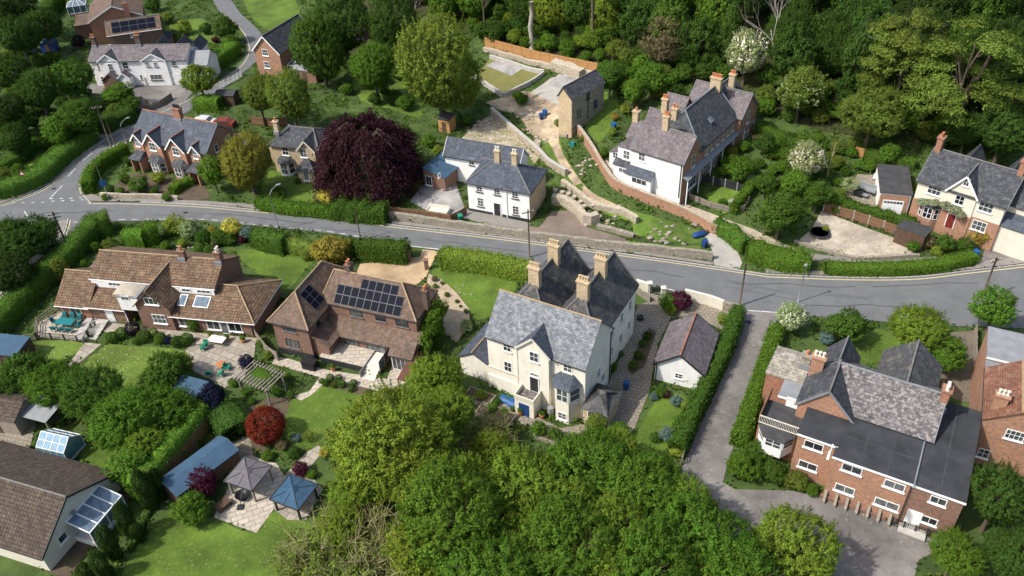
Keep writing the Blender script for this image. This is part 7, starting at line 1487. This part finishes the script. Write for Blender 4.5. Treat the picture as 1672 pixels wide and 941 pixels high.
gazebo('grey pyramid roofed gazebo on the crazy paving', 413, 796, 2.75, 2.1, y_, CANVAS, WOOD_GREY); y_, L_ = fit_yaw((449, 840), (494, 858)); gazebo('blue pyramid roofed gazebo beside the large green tree', 486, 824, 2.7, 1.9, y_, CANVAS_B, DARKP)
# greenhouse
c = G(105, 738); t = thing('greenhouse', 'blue tinted glass greenhouse on the small lawn above the bungalow', 'greenhouse', c, math.radians(-18)); fr = MB(); gl = MB(); W, D, e, rg = 3.4, 2.6, 1.7, 2.7
for i in range(5):
    x = -W/2+W*i/4
    for y in (-D/2, D/2): fr.beam((x, y, 0), (x, y, e), .06, .06); fr.beam((x, y, e), (x, 0, rg), .06, .06)
for y in (-D/2, D/2): fr.beam((-W/2, y, e), (W/2, y, e), .07, .07); fr.beam((-W/2, y*.5, (e+rg)/2), (W/2, y*.5, (e+rg)/2), .05, .05)
fr.beam((-W/2, 0, rg), (W/2, 0, rg), .08, .08); fr.build('frame', WHITE, t); MB().box(-W/2, W/2, -D/2, D/2, -.2, .35).build('base_wall', WHITER, t)
gl.box(-W/2+.02, W/2-.02, -D/2+.03, D/2-.03, .36, e-.04); gl.slab([(-W/2, -D/2, e), (W/2, -D/2, e), (W/2, 0, rg), (-W/2, 0, rg)], .02); gl.slab([(-W/2, D/2, e), (W/2, D/2, e), (W/2, 0, rg), (-W/2, 0, rg)], .02); gl.prism([(-W/2, -D/2, e), (-W/2, D/2, e), (-W/2, 0, rg)], (.02, 0, 0)); gl.prism([(W/2-.02, -D/2, e), (W/2-.02, D/2, e), (W/2-.02, 0, rg)], (.02, 0, 0)); gl.build('glazing', mat_glass('blue_glass', (.05, .14, .22), (.16, .3, .4)), t)
# open shelter with a grey sheet roof, pergola, arbours
c = G(76, 690); t = thing('shelter', 'open timber shelter with pale grey sheet roof by the tiled shed', 'shelter', c, math.radians(-20))
for x in (-1.8, 1.8):
    for y in (-1.2, 1.2): MB().box(x-.07, x+.07, y-.07, y+.07, -.3, 2.1).build('post', WOOD_GREY, t)
MB().slab([(-2.2, -1.5, 2.15), (2.2, -1.5, 2.15), (2.2, 1.5, 2.5), (-2.2, 1.5, 2.5)], .06).build('roof', FELT_GREY, t)
c = G(432, 640); t = thing('pergola', 'weathered slatted pergola between the patio and the lawn path', 'pergola', c, math.radians(-30))
for x in (-2, 2):
    for y in (-1.3, 1.3): MB().box(x-.07, x+.07, y-.07, y+.07, -.3, 2.3).build('post', WOOD_GREY, t)
for y in (-1.3, 1.3): MB().box(-2.4, 2.4, y-.05, y+.05, 2.3, 2.44).build('beam', WOOD_GREY, t)
for i in range(11): x = -2.2+.44*i; MB().box(x-.05, x+.05, -1.7, 1.7, 2.45, 2.55).build('slat', WOOD_GREY, t)
MB().blob((0, .4, 2.5), (1.3, .8, .18), 10, 5, .2).build('creeper', LEAF, t, col=GREEN['fresh'])
c = G(1040, 0) if False else None

# ------------------------------------------------------------------ garden furniture
def chair(label, px, py, yaw, m, fm, group=None, world=None):
    g = world or G(px, py, .08); t = thing('garden_chair', label, 'chair', (g.x, g.y, g.z+.08), yaw, group); MB().box(-.27, .27, -.27, .27, .38, .5).build('seat', m, t); MB().prism([(-.27, .22, .5), (.27, .22, .5), (.27, .34, 1.0), (-.27, .34, 1.0)], (0, .09, 0)).build('backrest', m, t)
    for x in (-.24, .24):
        for y in (-.24, .24): MB().box(x-.025, x+.025, y-.025, y+.025, -.02, .38).build('leg', fm, t)
        MB().box(x-.03, x+.03, -.25, .25, .62, .67).build('armrest', fm, t)
    return t
def table(label, px, py, W, D, Ht, yaw, m, lm, name='garden_table', round_=False):
    g = G(px, py); t = thing(name, label, 'table', (g.x, g.y, g.z+.08), yaw)
    (MB().lathe((0, 0, Ht-.05), [(W/2, 0), (W/2, .05)], 16) if round_ else MB().box(-W/2, W/2, -D/2, D/2, Ht-.05, Ht)).build('tabletop', m, t)
    for x in (-.42, .42):
        for y in (-.42, .42): MB().box(x*W-.03, x*W+.03, y*D-.03, y*D+.03, -.02, Ht-.05).build('leg', lm, t) if not round_ else MB().box(x*W*.6-.03, x*W*.6+.03, y*W*.6-.03, y*W*.6+.03, -.02, Ht-.05).build('leg', lm, t)
    return t
c = G(110, 533); tb = table('garden table in the middle of the ring of teal cushioned chairs', 110, 533, 2.3, 1.2, .74, -.2, TEAL, DARKP)
for i, (dx, dy, a, w_) in enumerate(((-1.0, 1.1, 0, 'far left'), (.1, 1.1, 0, 'far middle'), (1.1, 1.0, -.3, 'far right'), (-1.6, .1, 1.57, 'left end'), (1.7, -.1, -1.57, 'right end'), (-.9, -1.1, 3.14, 'near left'), (.2, -1.1, 3.14, 'near middle'), (1.2, -1.1, 3.3, 'near right'))):
    ca, sa = math.cos(-.2), math.sin(-.2); chair('teal cushioned chair at the %s of the patio table' % w_, 0, 0, a-.2, TEAL, DARKP, 'teal cushioned chairs on the raised patio', Vector((c.x+dx*ca-dy*sa, c.y+dx*sa+dy*ca, 0)))
table('white garden table by the patio door of the brown tiled house', 357, 562, 2.0, 1.1, .74, -.3, WHITE, METAL)
for x, y, l in ((332, 572, 'small green chair left of the white table'), (337, 568, 'second small green chair close to the white table'), (342, 614, 'left green chair by the terracotta table'), (362, 614, 'right green chair by the terracotta table'), (373, 604, 'green chair behind the terracotta table')): chair(l, x, y, random.uniform(0, 6), GREENP, GREENP, 'green chairs on the patio')
table('round terracotta topped table on the patio', 363, 601, 1.2, 1.2, .6, 0, TERRA, DARKP, 'round_table', True)
for x, y, l in ((344, 560, 'stone paving block beside the white table'),): tag(MB().box(-.9, .9, -.4, .4, 0, .3).build('stone_block', STONE_W, None, loc=G(x-10, y), rz=.2), l, 'block')
def lounger(label, px, py, yaw, m, fm, group=None):
    g = G(px, py); t = thing('sun_lounger', label, 'sun lounger', (g.x, g.y, g.z+.07), yaw, group); MB().box(-.35, .35, -.95, .45, .3, .4).build('cushion', m, t); MB().slab([(-.35, .45, .4), (.35, .45, .4), (.35, 1.0, .85), (-.35, 1.0, .85)], .1).build('backrest', m, t); MB().box(-.38, .38, -.98, 1.0, .22, .29).build('frame', fm, t)
    for x in (-.32, .32):
        for y in (-.85, .85): MB().box(x-.03, x+.03, y-.03, y+.03, -.02, .22).build('leg', fm, t)
for x, y, a, l in ((724, 308, .2, 'white slatted lounger on the grey patio, left of the pair'), (731, 306, .2, 'white slatted lounger on the grey patio, right of the pair')): lounger(l, x, y, a, FELT_GREY, WHITE)
def sofa(label, px, py, W, D, yaw, m, fm):
    g = G(px, py); t = thing('garden_sofa', label, 'sofa', (g.x, g.y, g.z+.07), yaw); MB().box(-W/2, W/2, -D/2, D/2, .0, .22).build('frame', fm, t); MB().box(-W/2+.1, W/2-.1, -D/2+.05, D/2-.2, .22, .42).build('seat', m, t); MB().box(-W/2, W/2, D/2-.2, D/2, .22, .85).build('backrest', m, t)
    for x in (-W/2, W/2-.16): MB().box(x, x+.16, -D/2, D/2-.2, .22, .6).build('armrest', m, t)
sofa('grey cushioned sofa on the gravel patio behind the hedge', 1415, 312, 2.6, 1.2, -.7, GREYP, DARKP); sofa('dark grey armchair left of the grey sofa', 1402, 318, 1.3, 1.0, .8, DARKP, DARKP); sofa('white daybed beside the brown fence of the grey patio', 716, 347, 3.2, 1.3, -.3, CREAMP, WHITE); sofa('dark brown sofa on the raised terrace of the solar house', 574, 572, 2.6, 1.1, -.35, DARKP, WOOD_DK)
table('low dark table in front of the grey sofa', 1409, 322, 1.2, .8, .4, -.7, GREYP, DARKP); table('white slab table between the grey sofa and the garage', 1437, 294, 1.9, 1.5, .4, -.5, WHITE, METAL); table('pink topped table in the side porch of the cream house', 984, 672, 1.2, .8, .7, -.5, PINK, WOOD)
g = G(397, 814); t = thing('fire_pit', 'black round fire pit on the crazy paving', 'fire pit', (g.x, g.y, g.z+.08)); MB().lathe((0, 0, 0), [(.3, 0), (.35, .25), (.65, .5), (.7, .55), (.6, .52), (.3, .35)], 14).build('bowl', BLACK, t); MB().lathe((0, 0, .0), [(.45, -.02), (.45, .04)], 12).build('stand', DARKP, t)
g = G(393, 830); t = thing('parasol_base', 'black parasol base with a folded stand near the bottom lawn', 'parasol base', (g.x, g.y, g.z+.08)); MB().box(-.3, .3, -.3, .3, 0, .15).build('base_weight', DARKP, t); MB().tube([(0, 0, .15), (.0, .7, .5), (.1, 1.4, .9)], .04, 6).build('stand_pole', DARKP, t)
tag(MB().box(-.7, .7, -.4, .4, 0, .5).box(-.74, .74, -.44, .44, .5, .56).build('storage_box', WOOD_DK, None, loc=G(366, 829)+Vector((0, 0, .08)), rz=.9), 'dark brown storage box on the left of the crazy paving', 'box')
# raised terrace of the solar house with steps, glass balustrade and screens
h = SOLARH; t = thing('raised_terrace', 'raised pale stone terrace with dark front wall and steps behind the solar house', 'terrace', h.W(5.9, .2, 0), h.rz)
MB().box(0, 5.6, 0, 3.6, -.6, .9).build('retaining_wall', DARKP, t); MB().box(-.05, 5.65, -.05, 3.65, .903, .98).build('paving', SLABS_L, t); st = MB()
for i in range(5): st.box(5.66, 7.4, -1.0+i*.34, 3.0, -.5, .16*(i+1))
st.build('steps', CREAMP, t); MB().box(5.64, 5.7, -1.0, 3.4, .0, 1.0).build('side_wall', GREYP, t); b = MB()
for y in (.3, 1.5, 2.8): b.box(7.42, 7.5, y, y+.08, -.2, 1.9)
b.build('balustrade_post', CREAMP, t); MB().box(7.44, 7.48, .38, 2.8, .7, 1.8).build('glass_screen', GLASSB, t)
t = thing('garden_canopy', 'dark red sloping canopy at the right end of the solar house terrace', 'canopy', h.W(17.4, .2, 0), h.rz); MB().slab([(-.8, -1.6, 1.9), (.9, -1.6, 1.9), (.9, 1.6, 2.3), (-.8, 1.6, 2.3)], .08).build('roof', mat_plain('maroon_felt', (.12, .045, .035), .8), t)
for x in (-.7, .8):
    for y in (-1.5, 1.5): MB().box(x-.05, x+.05, y-.05, y+.05, -.2, 1.9).build('post', WOOD_DK, t)
tag(MB().box(-.8, .8, -.5, .5, 0, 1.0).box(-.85, .85, -.55, .55, 1.0, 1.08).build('storage_box', BLACK, None, loc=h.W(5.2, -1.0, .07), rz=h.rz), 'black storage box at the corner of the raised terrace', 'box')
for u, l in ((6.9, 'left square planter on the raised terrace'), (8.5, 'right square planter on the raised terrace')): pass
# steps beside the raised patio
g = G(153, 540); t = thing('garden_steps', 'stone steps leading down from the house to the daisy lawn', 'steps', g, math.radians(-12)); st = MB()
for i in range(5): st.box(-1.7, 1.3, -1.6+i*.6, 1.6, -.3, .1+.11*i)
st.build('steps', CONC, t); fence('dark handrail on the left of the stone steps', [(140, 560), (156, 528)], .9, 3, DARKP, style='bars')
# raised beds and covers before the cream house
for x, y, W, D, l in ((783, 652, 3.2, 1.8, 'grey raised bed at the left front of the cream house'), (810, 680, 4.2, 1.8, 'long raised bed at the edge of the cream house terrace'), (893, 716, 2.6, 1.2, 'raised bed below the porch bush')):
    g = G(x, y); t = thing('raised_bed', l, 'raised bed', g, math.radians(-30)); fr = MB(); fr.box(-W/2, W/2, -D/2, -D/2+.12, -.2, .5); fr.box(-W/2, W/2, D/2-.12, D/2, -.2, .5); fr.box(-W/2, -W/2+.12, -D/2+.12, D/2-.12, -.2, .5); fr.box(W/2-.12, W/2, -D/2+.12, D/2-.12, -.2, .5); fr.build('frame', WOOD_GREY, t); MB().box(-W/2+.12, W/2-.12, -D/2+.12, D/2-.12, -.2, .42).build('soil', SOIL, t)
for x, y, l in ((818, 651, 'blue plastic cover over the vegetable bed, left of the pair'), (832, 658, 'blue plastic cover over the vegetable bed, right of the pair')): tag(MB().prism([(0, -.6, 0), (0, -.5, .28), (0, -.22, .46), (0, .2, .47), (0, .52, .26), (0, .6, 0)], (1.5, 0, 0)).build('garden_cover', BLUEP, None, False, loc=G(x, y), rz=-.5), l, 'cover')
for x, y, m, l in ((846, 657, FELT_BLUE, 'grey blue water butt against the cream house wall'), (899, 678, GREYP, 'grey water butt between porch and bay of the cream house'), (1022, 636, BLUEP, 'blue water butt beside the side porch of the cream house')): tag(MB().lathe((0, 0, 0), [(.3, 0), (.36, .5), (.33, 1.05), (.35, 1.08), (.3, 1.14)], 12).build('water_butt', m, None, loc=G(x, y)+Vector((0, 0, .06))), l, 'water butt')
# bins, rubble and bags on the slope
def bin_(label, px, py, m, yaw=0, fallen=False, up=.05):
    g = G(px, py); t = thing('wheelie_bin', label, 'bin', (g.x, g.y, g.z+up+(.3 if fallen else 0)), yaw)
    b_ = MB().prism([(-.25, -.3, 0), (.25, -.3, 0), (.25, .3, 0), (-.25, .3, 0)], (0, 0, .02)); b_.v = []; b_.f = []
    b_.v = [(-.22, -.26, .05), (.22, -.26, .05), (.22, .26, .05), (-.22, .26, .05), (-.29, -.36, 1.0), (.29, -.36, 1.0), (.29, .34, 1.0), (-.29, .34, 1.0)]; b_.f = [(3, 2, 1, 0), (4, 5, 6, 7), (0, 1, 5, 4), (1, 2, 6, 5), (2, 3, 7, 6), (3, 0, 4, 7)]
    b_.build('bin_body', m, t); MB().slab([(-.31, -.4, 1.05), (.31, -.4, 1.05), (.31, .38, 1.1), (-.31, .38, 1.1)], .06).build('lid', m, t)
    for x in (-.24, .24): MB().tube([(x-.03, .28, .1), (x+.03, .28, .1)], .1, 8).build('wheel', BLACK, t)
    if fallen: t.rotation_euler = (math.radians(82), 0, yaw)
bin_('upright dark blue bin beside the rubble in the sandy yard', 884, 196, BLUED, .3); bin_('blue bin next to the rubble heap, right of the upright bin', 890, 190, BLUEP, 1.0); bin_('teal bin lying on the grass left of the brick wall', 930, 238, TEAL, .8, True); bin_('blue bin lying in the grass above the teal bin', 925, 226, BLUED, 2.0, True); bin_('blue bin at the right end of the stone wall by the sloping drive', 1150, 404, BLUED, .5); bin_('bright blue bin at the right edge of the roadside hedge', 1591, 421, BLUEP, .4); bin_('green bin before the fence of the white house', 752, 362, GREENP, .3); bin_('blue bin behind the terrace outhouse', 1002, 212, BLUEP, .6)
def skiff(label, px, py, m, yaw): # folded tarpaulin bundle
    return tag(MB().blob((0, 0, .3), (1.2, .55, .4), 12, 6, .12).build('tarpaulin', m, None, True, loc=G(px, py), rz=yaw), label, 'tarpaulin')
skiff('blue tarpaulin bundle at the foot of the brick wall by the sloping drive', 1142, 386, BLUED, .4)
rr = random.Random(4)
def rubble(label, px, py, n, spread, m, sz=.5, cat='rubble'):
    g = G(px, py); mb = MB()
    for i in range(n):
        x, y = rr.gauss(0, spread), rr.gauss(0, spread*.6); s_ = sz*rr.uniform(.4, 1.1); mb.blob((x, y, s_*.3+H(g.x+x, g.y+y)-g.z), (s_, s_*.7, s_*.55), 6, 4, .22, rr)
    tag(mb.build('rubble_heap', m, None, loc=g), label, cat, None, 'stuff')
rubble('rough rock bank at the right of the sunken forecourt', 1078, 384, 26, 2.0, STONE, .45); rubble('broken boulders along the top of the forecourt wall', 985, 352, 26, 2.0, STONE_W, .4); rubble('heap of white rubble in the sandy yard above the bins', 864, 188, 22, 1.0, STONE_W, .6); rubble('row of broken white stones at the left of the sandy path', 880, 232, 26, 1.4, STONE_W, .5); rubble('scattered stones along the wall above the white house', 850, 215, 22, 2.0, STONE_W, .35); rubble('small red rubble heap in the sandy yard', 858, 212, 7, .4, TERRA, .3); rubble('pale stones among the grass beside the brick wall', 955, 268, 18, 1.4, STONE_W, .35); rubble('white boulders at the head of the sunken forecourt', 918, 318, 12, .9, STONE_W, .5); rubble('rubble scattered over the gravel yard near the footpath', 1375, 402, 14, 1.8, STONE_W, .25); rubble('stones in the rockery beside the driveway', 735, 476, 16, 1.3, STONE, .2); rubble('broken stone heap on the bank beside the rear wing', 800, 205, 30, 2.2, STONE_W, .4); rubble('logs and stones at the edge of the front garden path', 300, 408, 12, 1.0, WOOD_GREY, .3)
# barrel planters set along the revetment
for i, (x, y) in enumerate(((907, 327), (918, 331), (928, 334), (937, 339), (947, 347), (953, 354), (966, 353))):
    g = G(x, y); t = thing('barrel_planter', 'dark round planter pot set in the row on the forecourt stone wall', 'planter', (g.x, g.y, g.z+1.55), 0, 'round planters on the forecourt wall'); MB().lathe((0, 0, 0), [(.3, 0), (.36, .3), (.36, .36), (.28, .36), (.26, .3)], 12).build('pot', STONE_W, t); MB().lathe((0, 0, .2), [(.27, 0), (.27, .06)], 10).build('soil', BLACK, t)
# round black pool or trampoline
g = G(1338, 383); t = thing('trampoline', 'round black trampoline on the gravel yard', 'trampoline', g); MB().lathe((0, 0, .35), [(1.3, 0), (1.35, .04), (1.3, .08), (1.1, .06)], 24).build('rim', DARKP, t); MB().lathe((0, 0, .38), [(1.1, 0), (1.1, .03)], 24).build('mat', BLACK, t)
for k in range(6): a = k*1.047; MB().tube([(1.28*math.cos(a), 1.28*math.sin(a), -.1), (1.28*math.cos(a), 1.28*math.sin(a), .36)], .04, 6).build('leg', METAL, t)
tag(MB().box(-.6, .6, -.3, .3, 0, .45).box(-.64, .64, -.34, .34, .45, .52).build('planter_box', FELT_BLUE, None, loc=G(1456, 380), rz=-.7), 'blue grey planter box against the panel fence of the gravel yard', 'planter')
for x, y, l in ((372, 557, 'terracotta pot right of the patio door of the brown tiled house'), (346, 553, 'terracotta pot left of the white garden table'), (398, 560, 'terracotta pot at the corner of the paved patio'), (850, 678, 'terracotta pot left of the blue lower door'), (885, 683, 'terracotta pot right of the blue lower door'), (545, 606, 'terracotta pot at the foot of the raised terrace wall'), (1004, 668, 'terracotta pot beside the side porch of the cream house')):
    g = G(x, y); t = thing('plant_pot', l, 'plant pot', (g.x, g.y, g.z+.08)); MB().lathe((0, 0, 0), [(.2, 0), (.3, .42), (.33, .42), (.33, .5), (.27, .5)], 10).build('pot', TERRA, t); inst('foliage', proto('small'), t, (0, 0, .7), 0, (.34, .34, .3), cvar('fresh'))
# vehicles behind the brick pair
def car(label, px, py, yaw, m, name='parked_car'):
    g = G(px, py); t = thing(name, label, 'car', g, yaw); pr = [(-2.1, .35), (-2.15, .75), (-1.9, .95), (-1.3, 1.0), (-.75, 1.42), (.9, 1.45), (1.6, 1.05), (2.05, .98), (2.1, .6), (2.08, .3)]
    mb = MB(); mb.prism([(x, -.84, z) for x, z in pr], (0, 1.68, 0)); mb.build('body', m, t); gl = MB(); q = [(-1.2, 1.03), (-.72, 1.39), (.86, 1.41), (1.45, 1.08)]; gl.prism([(x, -.855, z) for x, z in q], (0, 1.71, 0)); gl.slab([(-1.28, -.7, 1.03), (-.78, -.66, 1.43), (-.78, .66, 1.43), (-1.28, .7, 1.03)], -.02); gl.build('windows', GLASS, t)
    for x in (-1.35, 1.3):
        for y in (-.8, .8):
            w_ = MB().tube([(x, y-.1, .31), (x, y+.1, .31)], .31, 14).build('wheel', BLACK, t); MB().tube([(x, y-.11, .31), (x, y+.11, .31)], .17, 10).build('hubcap', METAL, w_)
    for y in (-.6, .6): MB().box(-2.17, -2.1, y-.16, y+.16, .62, .78).build('headlight', WHITE, t); MB().box(2.05, 2.12, y-.16, y+.16, .7, .85).build('tail_light', REDP, t)
    return t
car('white car parked behind the red brick pair', 336, 204, 2.9, mat_plain('dull_white_car', (.5, .5, .5), .3, .05)); car('red orange car parked behind the red brick pair, right of the white car', 366, 207, -.2, mat_plain('dull_red_car', (.17, .04, .025), .3, .1))
# loose things seen small
for x, y, m, l in ((1436, 285, WOOD_GREY, 'curved wooden bench frame at the back of the gravel patio'),): g = G(x-25, y-5); t = thing('bench', l, 'bench', g, -.6); MB().box(-1, 1, -.25, .25, .4, .47).build('seat', m, t); MB().box(-1, 1, .2, .26, .5, .9).build('backrest', m, t); [MB().box(a-.04, a+.04, -.22, .22, 0, .4).build('leg', m, t) for a in (-.85, .85)]
for x, y, l in ((1200, 335, 'white stone topped table set in the lower terrace garden'),): table(l, x, y, 1.8, 1.2, .7, .6, CONC, CONC, 'stone_table')
table('picnic table piled with boxes right of the veranda', 1236, 232, 1.6, 1.0, .8, -.3, WOOD, WOOD_DK); tag(MB().box(-.4, .4, -.4, .4, 0, .6).build('crate', REDP, None, loc=G(1240, 228)), 'small red crate on the grass beside the picnic table', 'crate')
for x, y, l in ((668, 427, 'brick gate pier at the left of the tan driveway'), (697, 440, 'dark wooden gate post at the right of the tan driveway'), (1060, 478, 'cream gate pier left of the iron gate'), (1082, 486, 'cream gate pier right of the iron gate')): tag(MB().box(-.25, .25, -.25, .25, -.3, 1.5).box(-.32, .32, -.32, .32, 1.5, 1.62).build('gate_pier', BRICK_BROWN if x < 1000 else CREAMP, None, loc=G(x, y)), l, 'gate pier')
tag(MB().prism([(0, -1.4, 0), (0, 1.4, 0), (0, 1.4, 1.0), (0, -1.4, 1.1)], (.06, 0, 0)).build('trellis', WOOD_GREY, None, loc=G(1048, 486), rz=.6), 'pale leaning board by the iron gate of the cream house', 'board')
tag(MB().lathe((0, 0, 0), [(.35, 0), (.42, .4), (.42, .5), (.34, .5)], 12).build('dustbin', BLACK, None, loc=G(1045, 522)), 'black dustbin on the side path of the cream house', 'bin')
